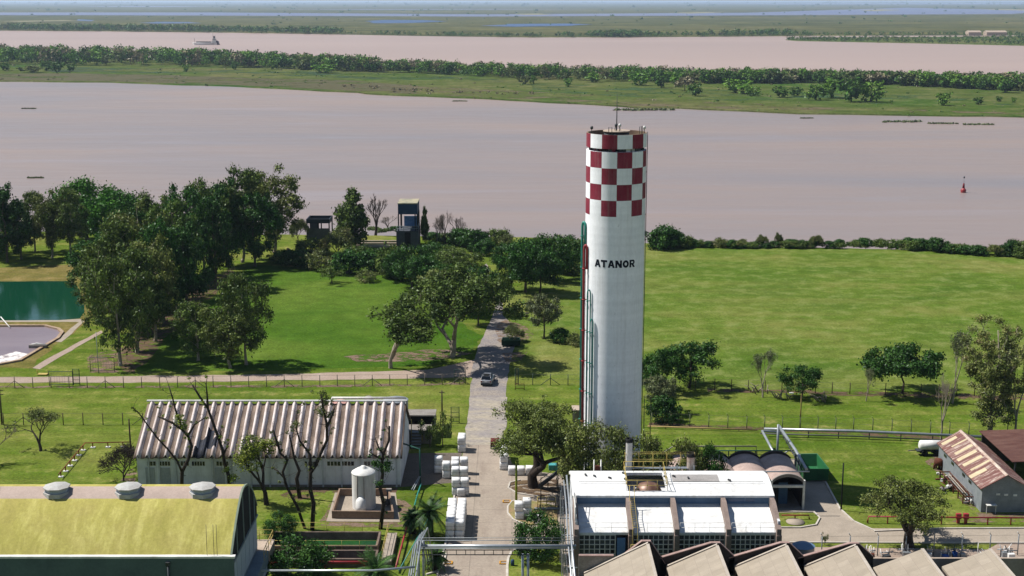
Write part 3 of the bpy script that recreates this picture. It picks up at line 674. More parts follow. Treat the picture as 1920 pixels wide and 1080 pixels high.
# --- bushes along the top of the river bluff
nb = 0
rb = random.Random(5)
SP = 'bushes along the river bluff'
for i, (x, y, top, w, k) in enumerate([(868, 462, 428, 56, 'bush'), (896, 470, 432, 52, 'bush'), (932, 462, 430, 46, 'bush2'), (950, 470, 438, 40, 'bushb'), (1240, 466, 424, 64, 'bush'), (1262, 464, 432, 50, 'bush'), (1282, 463, 442, 36, 'bush2'), (1308, 463, 450, 30, 'bush2'), (1326, 464, 452, 22, 'bush'),
    (1352, 464, 444, 30, 'bushb'), (1376, 465, 450, 28, 'bush'), (1412, 465, 454, 30, 'bush2'), (1430, 464, 440, 20, 'brush'), (1452, 464, 452, 22, 'bush'), (1460, 463, 436, 14, 'brush'), (1474, 465, 452, 26, 'bush2'), (1502, 464, 450, 24, 'bush'), (1530, 464, 440, 26, 'brush'), (1552, 465, 452, 24, 'bush'), (1576, 463, 449, 24, 'bush'),
    (1600, 463, 454, 26, 'bush2'), (1622, 463, 446, 30, 'bush'), (1650, 464, 450, 34, 'bush2'), (1680, 464, 449, 34, 'bush2'), (1706, 465, 446, 32, 'bush'), (1730, 468, 448, 34, 'bush'), (1758, 471, 446, 42, 'bush'), (1784, 474, 458, 34, 'bush'), (1810, 476, 460, 36, 'bush'), (1838, 478, 462, 38, 'bush'), (1868, 479, 458, 36, 'brush'), (1894, 480, 450, 34, 'bush'), (1916, 482, 452, 36, 'bush2'),
    (700, 432, 425, 24, 'bush2'), (742, 434, 424, 30, 'bush'), (716, 436, 428, 26, 'bush2'), (815, 452, 436, 42, 'bush'), (845, 456, 438, 40, 'bush2')]):
    nm = {'bush': 'dark green rounded bush', 'bush2': 'lighter green bush', 'bushb': 'brownish bush', 'brush': 'leafless twiggy bush'}[k]
    where = 'left of the water tower' if x < 1000 else ('just right of the water tower' if x < 1340 else ('at the middle of the field edge' if x < 1640 else 'near the right end of the field edge'))
    tr(k, x, y, top, w, nm + ' on the river bluff ' + where, 'shrub', group=SP)
for i in range(95):
    x = rb.uniform(848, 935) if i < 8 else (1236 + (1925 - 1236) * rb.random()); yb_ = np.interp(x, [848, 935, 1236, 1300, 1400, 1640, 1740, 1925], [456, 464, 465, 463.5, 464, 464, 469, 482]) + rb.uniform(-2, 2)
    dense = x < 940 or x > 1640 or x < 1300
    h_ = rb.uniform(8, 18) if dense else rb.uniform(5, 14); k = rb.choice(['bush', 'bush', 'bush2', 'bush2', 'bushb', 'brush'])
    nm = {'bush': 'small dark green bush', 'bush2': 'small lighter green bush', 'bushb': 'small brownish bush', 'brush': 'small leafless bush'}[k]
    where = 'left of the water tower' if x < 1000 else ('just right of the water tower' if x < 1340 else ('at the middle of the field edge' if x < 1640 else 'near the right end of the field edge'))
    tr(k, x, yb_, yb_ - h_, h_ * rb.uniform(1.2, 2.6), nm + ' filling the bluff hedge ' + where, 'shrub', group=nm + ' of the bluff hedge ' + where)
# --- the wooded island
def fartype(key, h, w, leaf, seed, shape='round'):
    tree_type(key, 'island_tree', h, w, .0, shape, 18, .19, 520, .62, .25, leaf, B_grey, seed, core=.3)
    TYPES[key]['trunk'] = MB().tube([(0, 0, -.3), (0, 0, h * .6)], [.3, .1], 4)
fartype('ia', 9, 9, L_far[0], 201); fartype('ib', 9, 8, L_far[1], 202, 'tall'); fartype('ic', 8, 9, L_far[2], 203); fartype('id', 8, 7, L_far[3], 204, 'tall')
bx_ = [0, 300, 640, 960, 1280, 1600, 1920]; by_ = [104, 108, 126, 135, 141, 147, 153]
fx_ = [0, 150, 400, 520, 640, 800, 960, 1100, 1300, 1500, 1700, 1920]; fy_ = [121, 123, 126, 129, 134, 139, 147, 152, 157, 157, 161, 173]
kinds = {'ia': 'dark green', 'ib': 'grey green', 'ic': 'fresh green', 'id': 'brown, nearly leafless'}
cand = []
ri = random.Random(11)
for i in range(1250):
    x = ri.uniform(-60, 1980); t = ri.random() ** .8
    y0 = np.interp(x, bx_, by_) + 1; y1 = np.interp(x, fx_, fy_); y = y0 + (y1 - y0) * t
    k = ri.choices(['ia', 'ib', 'ic', 'id'], [4, 3, 3, 1.0 if x < 500 else 5.0 * (1.1 - t)])[0]
    hp = ri.uniform(13, 21) * (1.05 if x > 700 else 1.25) * (1 + .3 * t); cand.append((y, x, k, hp))
cand.sort(reverse=True)
front = [c for c in cand if 0 < c[1] < 1920][:230]
rest = [c for c in cand if c not in front]
def zone(x): return ['far left', 'left', 'left of centre', 'middle', 'right of centre', 'right', 'far right'][min(6, max(0, int(x // 275)))]
for y, x, k, hp in front:
    g = G(x, y, WZ + .7); d = PXS(g.y, WZ); w = hp * d * ri.uniform(.85, 1.35)
    plant(k, g, hp * d, w, '%s tree at the meadow edge of the island woodland, %s stretch' % (kinds[k], zone(x)), 'tree', group='%s trees of the island woodland edge, %s stretch' % (kinds[k], zone(x)))
for x, y, hp, wp, k, lab in ((8, 133, 13, 16, 'ia', 'dark lone tree on the island at the left edge of the photo'), (88, 133, 17, 20, 'ia', 'dark tree leading the clump on the left island meadow'), (110, 135, 17, 24, 'ia', 'round dark tree right in the clump on the left island meadow'), (60, 136, 12, 30, 'ib', 'grey green low tree in the clump on the left island meadow'), (135, 134, 12, 14, 'ia', 'small dark tree right of the clump on the left island meadow'),
    (350, 135, 12, 12, 'ic', 'small lone fresh green tree on the left island meadow'), (442, 131, 14, 14, 'ia', 'dark tree just out of the island woodland, left part'), (512, 130, 14, 15, 'ic', 'fresh green lone tree in front of the island woodland, left part'), (565, 131, 12, 22, 'ib', 'grey green tree in front of the small white shed'), (610, 137, 14, 34, 'ic', 'wide low tree below the small white shed on the island'),
    (984, 158, 15, 18, 'ib', 'grey lone tree at the middle of the island meadow'), (1000, 157, 13, 12, 'ic', 'slim green tree beside the grey lone tree on the island'), (1066, 163, 14, 14, 'ic', 'small round green tree alone in the middle island meadow'), (1110, 154, 14, 26, 'ic', 'fresh green tree at the island woodland edge left of the tower mast'), (1200, 160, 20, 30, 'ic', 'fresh green bushy tree on the island right of the tower mast'), (1240, 165, 20, 24, 'ia', 'dark tree on the island right of the tower mast'), (1266, 163, 22, 22, 'ic', 'upright green tree on the island, second right of the dark one'),
    (1284, 170, 24, 22, 'id', 'orange brown tree on the island meadow'), (1304, 180, 20, 24, 'ia', 'dark round tree below the orange brown island tree'), (1380, 175, 22, 40, 'ic', 'wide green tree on the right island meadow'), (1412, 180, 15, 22, 'ic', 'rounded green bushy tree alone on the right island meadow'), (1461, 183, 18, 26, 'ia', 'dark round lone tree, first of a spaced pair on the island'), (1494, 181, 16, 22, 'ia', 'dark round lone tree, second of a spaced pair on the island'), (1530, 188, 24, 30, 'ic', 'light green tree leading the big clump on the right island meadow'), (1558, 184, 30, 34, 'ic', 'rounded green tree behind the light one in the big island clump'), (1596, 191, 38, 38, 'ia', 'tallest dark tree of the big clump on the island'), (1632, 191, 32, 38, 'ic', 'dome shaped green tree at the right end of the big island clump'),
    (1770, 198, 20, 22, 'ic', 'lone green tree on the far right island meadow'), (1835, 196, 12, 16, 'ia', 'small dark tree with a bush on the far right island meadow'), (1872, 191, 9, 10, 'ia', 'tiny dark tree on the far right island meadow'), (1900, 193, 9, 8, 'ic', 'tiny green tree next to the right edge of the photo on the island'), (1885, 174, 22, 30, 'ia', 'big dark tree at the far right end of the island woodland')):
    g = G(x, y, WZ + .7); d = PXS(g.y, WZ); plant(k, g, hp * d * 1.25, wp * d * 1.25, lab, 'tree')
def woods(name, items, leaf_ix, label, lsf=.075, nl=190):
    """a far-off wood that reads as one mass: crowns of loose leaf clumps joined in one mesh"""
    rg = np.random.default_rng(4); VV = []; nn_ = 0
    for (p, h, w) in items:
        cl = [(p[0] + rg.normal() * w * .2, p[1] + rg.normal() * w * .2, p[2] + h * (.25 + .6 * rg.random()), w * .26) for _ in range(8)]
        V, F = leaves(cl, nl, w * lsf, rg); VV.append(V)
    V = np.concatenate(VV); o = bpy.data.objects.new(name, npmesh(name, V, np.arange(len(V)).reshape(-1, 4), [leaf_ix])); COL.objects.link(o)
    return setp(o, label, 'woodland', None, 'stuff')
for k, li in (('ia', 0), ('ib', 1), ('ic', 2), ('id', 3)):
    it = []
    for y, x, kk, hp in rest:
        if kk == k: g = G(x, y, WZ + .7); d = PXS(g.y, WZ); it.append((g, hp * d, hp * d * .95))
    woods('island_woodland', it, L_far[li], {'ia': 'dark green mass of trees', 'ib': 'grey green mass of trees', 'ic': 'fresh green scattered crowns', 'id': 'brown leafless mass of trees'}[k] + ' filling the back of the island woodland')
# low scrub on the island meadow and at the water line
it = []; it2 = []
for i in range(300):
    x = ri.uniform(-20, 1940); ys = np.interp(x, [q[0] for q in shore], [q[1] for q in shore]); yf = np.interp(x, fx_, fy_); t = ri.random()
    y = yf + (ys - yf) * t * .97; g = G(x, y, WZ + .6); d = PXS(g.y, WZ); s = ri.uniform(1.0, 3.6) * d
    (it if ri.random() < .6 else it2).append((g, s * .5, s * 2.2))
for i in range(46):
    x = ri.choice([ri.uniform(620, 780), ri.uniform(760, 1000)]); y = np.interp(x, [620, 780, 1000], [160, 171, 178]) + ri.uniform(-2, 2)
    g = G(x, y, WZ + .6); d = PXS(g.y, WZ); s = ri.uniform(2, 6) * d; it2.append((g, s * .8, s * 1.6))
woods('island_scrub', it, L_far[0], 'dark green low scrub dotted over the island meadow', .2, 26)
woods('island_scrub', it2, L_far[3], 'brown low scrub near the island shore', .2, 26)
# far bank: belts of trees along the water
it = []; it2 = []
for i in range(1500):
    u = ri.random()
    if u < .42: x = ri.uniform(-40, 640); hp = ri.uniform(8, 14)
    elif u < .5: x = ri.uniform(640, 1000); hp = ri.uniform(2, 7)
    elif u < .58: x = ri.choice([ri.gauss(943, 8), ri.gauss(1000, 9), ri.gauss(750, 20), ri.gauss(850, 12)]); hp = ri.uniform(5, 9)
    elif u < .72: x = ri.gauss(1158, 24); hp = ri.uniform(7, 13)
    elif u < .86: x = ri.uniform(1040, 1520); hp = ri.uniform(5, 11) * (1.3 if 1330 < x < 1500 else 1)
    else: x = ri.uniform(1500, 1960); hp = ri.uniform(3, 8)
    yb = np.interp(x, [q[0] for q in farbank], [q[1] for q in farbank]) - ri.uniform(.3, 3 if x < 1500 else 2)
    g = G(x, yb, z1); d = PXS(g.y, z1); (it if ri.random() < .8 else it2).append((g, hp * d, hp * d * .9))
for i in range(620):
    x = ri.uniform(1476, 1960); t = ri.random(); yb = np.interp(x, [1470, 1500, 1700, 1920, 2400], [75, 76.5, 80.5, 85.5, 95]) * t + np.interp(x, [1470, 1920], [73, 69.5]) * (1 - t)
    g = G(x, yb, WZ + .7); d = PXS(g.y, z1); hp = ri.uniform(3, 7) * (1.3 if x > 1850 else 1); (it if ri.random() < .55 else it2).append((g, hp * d, hp * d))
woods('far_bank_woodland', it, L_far[0], 'dark belt of trees along the far river bank', .14, 46)
woods('far_bank_woodland', it2, L_far[1], 'grey green trees mixed in the belt along the far river bank', .14, 46)
it = []
for i in range(420):
    y = 7 + 40 * ri.random() ** 1.7; x = ri.uniform(-20, 1940)
    if ri.random() < .35: y = 5.2 + ri.random() * .8
    g = G(x, y, z1); d = PXS(g.y, z1); s = ri.uniform(.8, 1.8); it.append((g, s * d, s * d * ri.uniform(2, 6)))
woods('far_plain_trees', it, L_far[0], 'faint scattered trees on the hazy plain near the horizon', .2, 14)
# weeds drifting on the river
m_weed = leafmat('floating_weed', '#4a5a38', '#5a6340', '#6a6a4a', .3)
def raft(px, py, wpx, lab):
    g = G(px, py, WZ); d = PXS(g.y, WZ); w = wpx * d; rg = np.random.default_rng(int(px)); k = 14
    cl = [(w * (j / (k - 1) - .5) * (1 if j % 2 else .9), rg.normal() * w * .06, .25, w * .05 + .3) for j in range(k)]
    V, F = leaves(cl, 700, w * .02 + .12, rg, .5); me = npmesh('floating_weed_raft', V, F, [m_weed])
    o = bpy.data.objects.new('floating_weed_raft', me); COL.objects.link(o); o.location = g
    setp(o, lab, 'floating plants', 'rafts of weed drifting on the river')
raft(54, 204, 26, 'raft of weed drifting alone on the upper left of the river'); raft(66, 334, 28, 'raft of weed drifting above the left grove'); raft(1205, 207, 110, 'long weed raft against the island shore behind the tower mast')
raft(1690, 229, 74, 'weed raft off the right island shore, leftmost of three'); raft(1766, 232, 52, 'weed raft off the right island shore, middle of three'); raft(1832, 234, 54, 'greenest weed raft off the right island shore, rightmost of three'); raft(1512, 222, 22, 'small weed raft left of the three long ones'); raft(862, 190, 26, 'thin weed raft at the middle of the island shore')

# pruned trees in front of the warehouse: limbs laid out one by one
def limbtree(lab, Y, limbs, tufts=(), leaf=None, tw=3, seed=1, r0=.24, name='pruned_tree'):
    rg = np.random.default_rng(seed); b = limbs[0][0]; g = Vector((XP(b[0], Y, 0), Y, 0)); t = thing(name, lab, 'tree', g, 'pruned trees in front of the warehouse'); mb = MB(); ends = []
    for k, lb in enumerate(limbs):
        rr = r0 * (.68 if k == 0 else .42); dy = rg.normal() * .5 if k else 0; pts = []
        for i, (x, y) in enumerate(lb):
            yy = Y + dy * i / max(1, len(lb) - 1) * 2; p = P(x, y, yy)
            if k == 0 and i == 0: p = Vector((p.x, p.y, -.1))
            pts.append(p + (Vector(rg.normal(size=3)) * .05 if 0 < i < len(lb) - 1 else Vector()))
        n = len(pts); tip = .05 if k else (.1 if len(limbs) > 1 else .05)
        mb.tube(pts, [rr + (tip - rr) * (i / (n - 1)) ** 1.0 for i in range(n)], 8)
        for i in range(1, n):
            for _ in range(tw + 2):
                a = pts[i - 1].lerp(pts[i], rg.random()); d = Vector(rg.normal(size=3)); d.z = abs(d.z) * .8 + .2; L_ = rg.uniform(.3, 1.1) * (.5 + .7 * i / n); e = a + d.normalized() * L_
                mb.tube([a, a.lerp(e, .5) + Vector(rg.normal(size=3)) * .06, e], [.035, .022, .012], 3, caps=False); ends.append(e)
                for _ in range(2): f = e + Vector(rg.normal(size=3)) * .28 + Vector((0, 0, .12)); mb.tube([e, f], [.014, .008], 3, caps=False)
    mb.build('trunk', B_dark, t)
    cl = [(*P(x, y, Y + rg.normal() * .3), r) for x, y, r in tufts] + [(e.x, e.y, e.z, .2) for e in ends[::3]]
    if leaf:
        V, F = leaves(cl, int(60 * sum((c[3] / .35) ** 2 for c in cl)) + 200, .085, rg); V = V - np.array(tuple(g)); c = bpy.data.objects.new('crown', npmesh('crown', V, F, [leaf])); COL.objects.link(c); c.parent = t
limbtree('forked bare tree before the warehouse, leftmost of the pruned ones', 133.5, [[(340, 930), (341, 885), (354, 862), (360, 837), (352, 818), (342, 805), (323, 793), (296, 780)], [(341, 885), (332, 864), (317, 845), (294, 820), (277, 797), (261, 776), (248, 763)], [(352, 818), (365, 797), (386, 782)], [(342, 805), (330, 772), (323, 747), (316, 722)]], [(338, 792, .7), (346, 800, .5), (333, 780, .4)], L_yel, 2, 1, .3)
limbtree('pruned tree with one long limb rising left over the warehouse roof', 133.0, [[(432, 930), (428, 890), (423, 870), (417, 843), (411, 824), (400, 793), (390, 766), (375, 745), (361, 722)], [(390, 766), (387, 742), (386, 718)], [(411, 824), (415, 808)], [(420, 850), (430, 828)]], [(425, 880, .5), (437, 895, .6)], L_yel, 2, 2, .3)
limbtree('bent thin pruned tree just right of the vault end', 124.5, [[(572, 986), (556, 950), (538, 912), (532, 884), (536, 862), (526, 849), (518, 824), (512, 806)], [(536, 900), (520, 884), (510, 876)]], [(520, 830, .4)], L_olive, 2, 3, .22)
limbtree('dark leafless pruned trunk standing against the warehouse wall', 132.8, [[(562, 928), (557, 899), (561, 882), (552, 857), (546, 832), (541, 812)]], [], None, 2, 4, .34)
limbtree('tall pruned tree with a thin crown before the warehouse roof', 124.2, [[(585, 988), (589, 943), (581, 918), (583, 887), (590, 872), (601, 853), (615, 824), (613, 793), (605, 762), (602, 740)], [(583, 890), (580, 853), (572, 841), (563, 828), (555, 803), (557, 770)], [(613, 800), (622, 780), (628, 764)]], [(609, 752, .7), (600, 770, .6), (616, 778, .5), (556, 795, .5), (606, 738, .5)], L_olive, 3, 5, .32)
limbtree('pruned tree wrapped in ivy beside the white storage tank', 124.4, [[(713, 986), (718, 943), (713, 918), (717, 890), (715, 872), (719, 852), (728, 828), (730, 799)], [(719, 852), (711, 839), (703, 820)], [(718, 862), (704, 854), (694, 848)]], [(709, 872, .6), (724, 880, .6), (712, 905, .45), (727, 868, .5), (703, 868, .4)], L_dark, 2, 6, .3)
# ------------------------------------------------------------------ the water tower
m_white = M('tower_white_paint', '#e6e7ea', '#dcdee3', sc=.35, fine=.05, rough=.75, lo=.45, hi=.75, stretch=(1, 1, .5), bmp=.05)
m_red = M('tower_red_paint', '#842439', '#94384a', sc=.6, fine=.12, rough=.7)
def weather(m, amt=.5):
    nt = m.node_tree; b = nt.nodes['Principled BSDF']; old = b.inputs['Base Color'].links[0].from_socket
    st = noi(nt, coords(nt, (1.6, 1.6, .09)), 1.0, 6, .75); sp = noi(nt, coords(nt, (1, 1, .8)), 2.6, 2, .5); ban = noi(nt, coords(nt, (.02, .02, 1.1)), 1.0, 2, .5)
    c = mixc(nt, ramp(nt, st, [(.5, BW(0)), (.72, BW(amt))]), old, lin('#8f8a80')); c = mixc(nt, ramp(nt, sp, [(.7, BW(0)), (.76, BW(amt * 1.2))]), c, lin('#6b6660'))
    c = mixc(nt, 1.0, c, ramp(nt, ban, [(.35, BW(.94)), (.65, BW(1.03))]), 'MULTIPLY'); nt.links.new(c, b.inputs['Base Color'])
weather(m_white, .22); weather(m_red, .3)
m_navy = M('navy_lettering', '#0b1322', '#101a2c', sc=2)
m_teal = M('teal_pipe_paint', '#1f8577', '#2b9484', sc=1, rough=.5)
m_rpipe = M('red_pipe_paint', '#a3242c', '#8a2a2c', sc=1, rough=.55)
m_rust = M('rusty_steel', '#6b3b2a', '#4a2a20', sc=1.2, fine=.25, rough=.85)
m_dark = M('dark_steel', '#33383d', '#26292c', sc=1, rough=.6)
m_steel = M('galvanised_steel', '#9aa0a4', '#7f868b', sc=1, rough=.45, metal=.3)
m_silver = M('silver_pipe_cladding', '#b9bec2', '#9ba1a6', sc=.8, rough=.38, metal=.45)
m_yel = M('yellow_rail_paint', '#c9b25a', '#a8924a', sc=1.5, rough=.6)
m_wht = M('white_paint', '#d9d8d4', '#c4c2bc', sc=.8, rough=.6, fine=.06)
m_black = M('black_void', '#0d0e10', '#15171a', sc=1, rough=.8)
m_roofw = M('white_roof_coating', '#d2d2d0', '#c0bfbb', sc=.5, rough=.6, fine=.05, lo=.5, hi=.8)
m_beige = M('beige_concrete', '#b8a796', '#a39281', sc=.6, fine=.1)
m_conc2 = M('weathered_concrete', '#96908a', '#7c746c', sc=.8, fine=.2)
YT = 140.1; TX = XP(1150, YT, 15); TR = 3.08; TB = Vector((TX, YT, 0))
tow = thing('water_tower', 'tall white cylindrical water tower with red and white chequered top and ATANOR lettering', 'water tower', TB)
A0 = R(-2.5)
def cp(a, r, z): return (TX + r * math.sin(a), YT - r * math.cos(a), z)
zf = lambda y: ZY(y, YT - TR)
rows = [zf(407), zf(377), zf(347), zf(316.5), zf(286)]
def ringwall(mb, r, zs, cols, fn, sm=True):
    n = 12 * cols; vs = []
    for z in zs:
        for k in range(n): vs.append(cp(A0 + 2 * math.pi * k / n, r, z))
    for i in range(len(zs) - 1):
        for k in range(n): mb.add([], [], 0); mb.f.append([i * n + k + base for base in (0,)] and [i * n + k, i * n + (k + 1) % n, (i + 1) * n + (k + 1) % n, (i + 1) * n + k]); mb.m.append(fn(i, k // cols)); mb.s.append(sm)
    mb.v += [tuple(v) for v in vs]
mb = MB(); zs = [-.2, 8, 16, rows[0]] + rows[1:]
ringwall(mb, TR, zs, 8, lambda i, c: 0 if i < 3 else (1 if ((c % 2 == 1) if (i - 3) % 2 == 0 else (c % 2 == 0)) and not (i == 3 and False) else 0))
mb.v += mb.v[-96:]; o = len(mb.v) - 96; mb.f.append([o + k for k in range(96)]); mb.m.append(0); mb.s.append(False)
mb.build('shaft', [m_white, m_red], tow)
zt0, zt1 = zf(280), zf(253.5)
mb = MB(); ringwall(mb, TR, [zt0, zt1], 8, lambda i, c: 1 if c % 2 == 1 else 0); mb.build('parapet_ring', [m_white, m_red], tow)
mb = MB(); ri_ = TR - .16
ringwall(mb, ri_, [zt0, zt1], 8, lambda i, c: 0); n = 96
b0 = len(mb.v)
for z in (zt1, zt0):
    for r in (TR, ri_): mb.v += [cp(A0 + 2 * math.pi * k / n, r, z) for k in range(n)]
for q in (0, 2):
    for k in range(n): mb.f.append([b0 + q * n + k, b0 + q * n + (k + 1) % n, b0 + (q + 1) * n + (k + 1) % n, b0 + (q + 1) * n + k]); mb.m.append(0); mb.s.append(False)
mb.build('parapet_lining', M('parapet_inside', '#8f7f66', '#5a3a38', sc=.4), tow)
mb = MB(); mb.cyl((TX, YT), ri_ - .02, zt0 + .3, zt0 + .42, 48); mb.build('deck', m_conc2, tow)
mb = MB(); mb.cyl((TX, YT), TR * .42, zt0 + .5, zt1 + .08, 36); mb.cyl((TX, YT), TR * .45, zt1 + .08, zt1 + .2, 36, 1); mb.build('tank_lid', [m_dark, m_beige], tow)
mb = MB(); zr = rows[4]
mb.cyl((TX, YT), TR * .55, zr, zt0 + .3, 24, 0)
for k in range(12): a = A0 + R(15 + 30 * k); mb.box(cp(a, TR - .35, (zr + zt0) / 2), (.3, .3, zt0 - zr + .02), a, 0)
for k, (a, w) in enumerate(((R(-14), .7), (R(22), .5), (R(40), .8), (R(-50), .6), (R(6), .4))): mb.box(cp(a, TR - .55, zr + .15 + .003 * k), (w, .4, .3), a, [1, 2, 2, 1, 0][k])
mb.build('gap_supports', [m_dark, m_red, m_wht], tow)
zl = zt1 + .2
mb = MB(); ztop = ZY(176, YT); mb.tube([(TX, YT, zl), (TX, YT, (zl + ztop) / 2), (TX, YT, ztop)], [.06, .045, .02], 6)
for a in (0, 2.1, 4.2): mb.tube([(TX + .45 * math.cos(a), YT + .45 * math.sin(a), zl), (TX, YT, zl + .8)], .02, 4)
mb.build('lightning_mast', m_dark, tow)
for k, (a, r) in enumerate(((R(-62), TR - .1), (R(66), TR - .1), (R(-8), .9), (R(14), 1.0))):
    mb = MB(); p = Vector(cp(a, r, zt1 if r > 2 else zl)); mb.tube([p, p + Vector((0, 0, .45))], .04, 5, 0); mb.lathe(p + Vector((0, 0, .42)), [(.02, 0), (.14, .05), (.15, .25), (.08, .34), (.01, .36)], 10, 1)
    mb.build('beacon_lamp', [m_dark, m_wht if k % 2 else m_dark], tow)
mb = MB()
for a in (R(-20), R(48), R(54)):
    p = Vector(cp(a, ri_, zt1)); q = Vector(cp(a + .11, ri_, zt1)); mb.tube([p, p + Vector((0, 0, .75)), q + Vector((0, 0, .75)), q], .035, 5)
mb.build('hoop_rail', m_dark, tow)
# lettering: raised block letters bent round the shaft
LET = {'A': [[(-.03, 0), (.28, 0), (.36, .22), (.64, .22), (.72, 0), (1.03, 0), (.68, 1), (.32, 1)], [(.44, .44), (.56, .44), (.5, .66)]],
       'T': [[(.33, 0), (.67, 0), (.67, .73), (1.04, .73), (1.04, 1), (-.04, 1), (-.04, .73), (.33, .73)]],
       'N': [[(0, 0), (.3, 0), (.3, .52), (.68, 0), (1, 0), (1, 1), (.7, 1), (.7, .48), (.32, 1), (0, 1)]],
       'O': [[(.5 + .5 * math.cos(t * math.pi / 12), .5 + .5 * math.sin(t * math.pi / 12)) for t in range(24)], [(.5 + .19 * math.cos(t * math.pi / 12), .5 + .22 * math.sin(t * math.pi / 12)) for t in range(24)]],
       'R': [[(0, 0), (.3, 0), (.3, .34), (.42, .34), (.64, 0), (1, 0), (.73, .4), (.9, .5), (.96, .68), (.9, .86), (.72, 1), (0, 1)], [(.3, .57), (.58, .57), (.66, .62), (.67, .67), (.66, .73), (.58, .77), (.3, .77)]]}
from math import asin
zb, zt_ = zf(502.5), zf(488.5)
s0 = asin((1117.5 - 1154.3) / 56) + R(-4.2); s1 = asin((1192.5 - 1154.3) / 56) + R(-4.2)
mb = MB(); nL = 6; step = (s1 - s0) / nL
for i, ch in enumerate('ATANOR'):
    polys = LET[ch]; wd = step * (.9 if ch != 'T' else .86)
    rings = [[Vector((x, y, 0)) for x, y in p] for p in polys]
    tris = tessellate_polygon(rings); flatp = [v for r_ in rings for v in r_]
    bmm = bmesh.new(); bv = [bmm.verts.new(v) for v in flatp]
    for t in tris:
        try: bmm.faces.new([bv[j] for j in t])
        except ValueError: pass
    bmesh.ops.subdivide_edges(bmm, edges=[e for e in bmm.edges if e.calc_length() > .3], cuts=2, use_grid_fill=False)
    bmesh.ops.triangulate(bmm, faces=bmm.faces)
    bmm.verts.index_update()
    vs = [cp(s0 + step * i + step * .03 + v.co.x * wd, TR + .014, zb + v.co.y * (zt_ - zb)) for v in bmm.verts]
    mb.add(vs, [[v.index for v in f.verts] for f in bmm.faces]); bmm.free()
mb.build('lettering', m_navy, tow)
# pipes up the left side: inverted U bends
def upipe(a, y_top, r, gap, mat, nm):
    mb = MB(); zt = zf(y_top); q = TR + .35; a2 = a + gap
    p0 = Vector(cp(a, q, 0)); p1 = Vector(cp(a2, TR + .12, 0)); pts = [p0, p0 + Vector((0, 0, zt - .5))]
    for t in range(1, 8):
        u = t / 8 * math.pi; c = p0.lerp(p1, .5 - .5 * math.cos(u)); pts.append(c + Vector((0, 0, zt - .5 + .5 * math.sin(u))))
    pts += [p1 + Vector((0, 0, zt - .5)), p1 + Vector((0, 0, zt - 2.5 if r > .08 else .5))]
    mb.tube(pts, r, 8)
    z = 3
    while z < zt - 1: mb.tube([p0 + Vector((0, 0, z)), Vector(cp(a, TR - .02, z))], .05, 5); mb.cyl((p0.x, p0.y), r * 1.5, z - .06, z + .06, 8); z += 3.3
    mb.build(nm, mat, tow)
upipe(R(-84), 424, .13, .12, m_teal, 'riser_pipe'); upipe(R(-71), 466, .13, .06, m_rpipe, 'riser_pipe'); upipe(R(-58), 548, .07, .07, m_teal, 'riser_pipe'); upipe(R(-49.5), 602, .07, .06, m_teal, 'riser_pipe')
# ladder up the right side
mb = MB()
for da in (-.06, .06):
    p = Vector(cp(R(80) + da, TR + .1, 0)); mb.tube([p + Vector((0, 0, .2)), p + Vector((0, 0, zt1 + .1))], .03, 4)
z = .4
while z < zt1: mb.tube([cp(R(80) - .06, TR + .1, z), cp(R(80) + .06, TR + .1, z)], .02, 3, caps=False); z += .35
z = 2
while z < 36:
    if z % 4 < 1.1: mb.box(cp(R(80), TR + .05, z), (.06, .14, .06), R(80))
    z += 1.1
mb.build('ladder', m_dark, tow)
mb = MB(); q = Vector(cp(R(88), TR + .62, 0))
for (dx, dy) in ((-.3, -.35), (.4, -.35), (-.3, .35), (.4, .35)): mb.tube([q + Vector((dx, dy, 0)), q + Vector((dx, dy, 8.6))], .03, 4)
z = .5
while z < 8.8:
    mb.tube([q + Vector(v) + Vector((0, 0, z)) for v in ((-.3, -.35, 0), (.4, -.35, 0), (.4, .35, 0), (-.3, .35, 0), (-.3, -.35, 0))], .022, 3, caps=False); z += .7
mb.build('ladder_cage', M('cage_steel', '#5d6146', '#44483a'), tow)

# small shelter left of the tower foot
g = G(1076, 800); sh = thing('small_shelter', 'small white flat roofed shelter at the left foot of the water tower', 'shelter', g)
d = PXS(g.y); mb = MB(); mb.box(g + Vector((.75, 1, 2.0)), (1.9, 2.0, .12)); mb.build('roof', m_beige, sh)
mb = MB(); mb.box(g + Vector((.75, 1.9, .98)), (1.7, .1, 1.95)); mb.box(g + Vector((1.55, .97, .98)), (.1, 1.76, 1.95)); mb.build('wall', m_conc2, sh); mb = MB(); mb.box(g + Vector((.0, .1, .98)), (.1, .1, 1.95)); mb.build('post', m_conc2, sh)

# ------------------------------------------------------------------ corrugated warehouse
Y0, Y1 = 136.1, 142.3; XL, XR = XP(256, Y0, 3.4), XP(750, Y0, 3.4); EZ, RZ = 3.5, ZY(757, 142.3)
wh = thing('corrugated_warehouse', 'long white warehouse with a pinkish wavy corrugated roof behind pruned trees', 'warehouse', ((XL + XR) / 2, Y0, 0))
m, nt, nn, L, b = newmat('wavy_roof_sheet')
v = coords(nt, (1.6, .35, .35)); f = noi(nt, v, 1.0, 6, .7); g_ = noi(nt, coords(nt), 5, 4, .8)
c = ramp(nt, f, [(.25, lin('#8a7468')), (.42, lin('#b3a49d')), (.6, lin('#cdc3c0')), (.75, lin('#a08c82'))])
c = mixc(nt, 1.0, c, ramp(nt, g_, [(.3, BW(.75)), (.7, BW(1.1))]), 'MULTIPLY'); L.new(c, b.inputs['Base Color']); b.inputs['Roughness'].default_value = .8
m_wave = m
m_trough = M('dirty_roof_trough', '#8a786a', '#67564a', sc=1.0, fine=.3, stretch=(1.2, .35, .35), lo=.4, hi=.6)
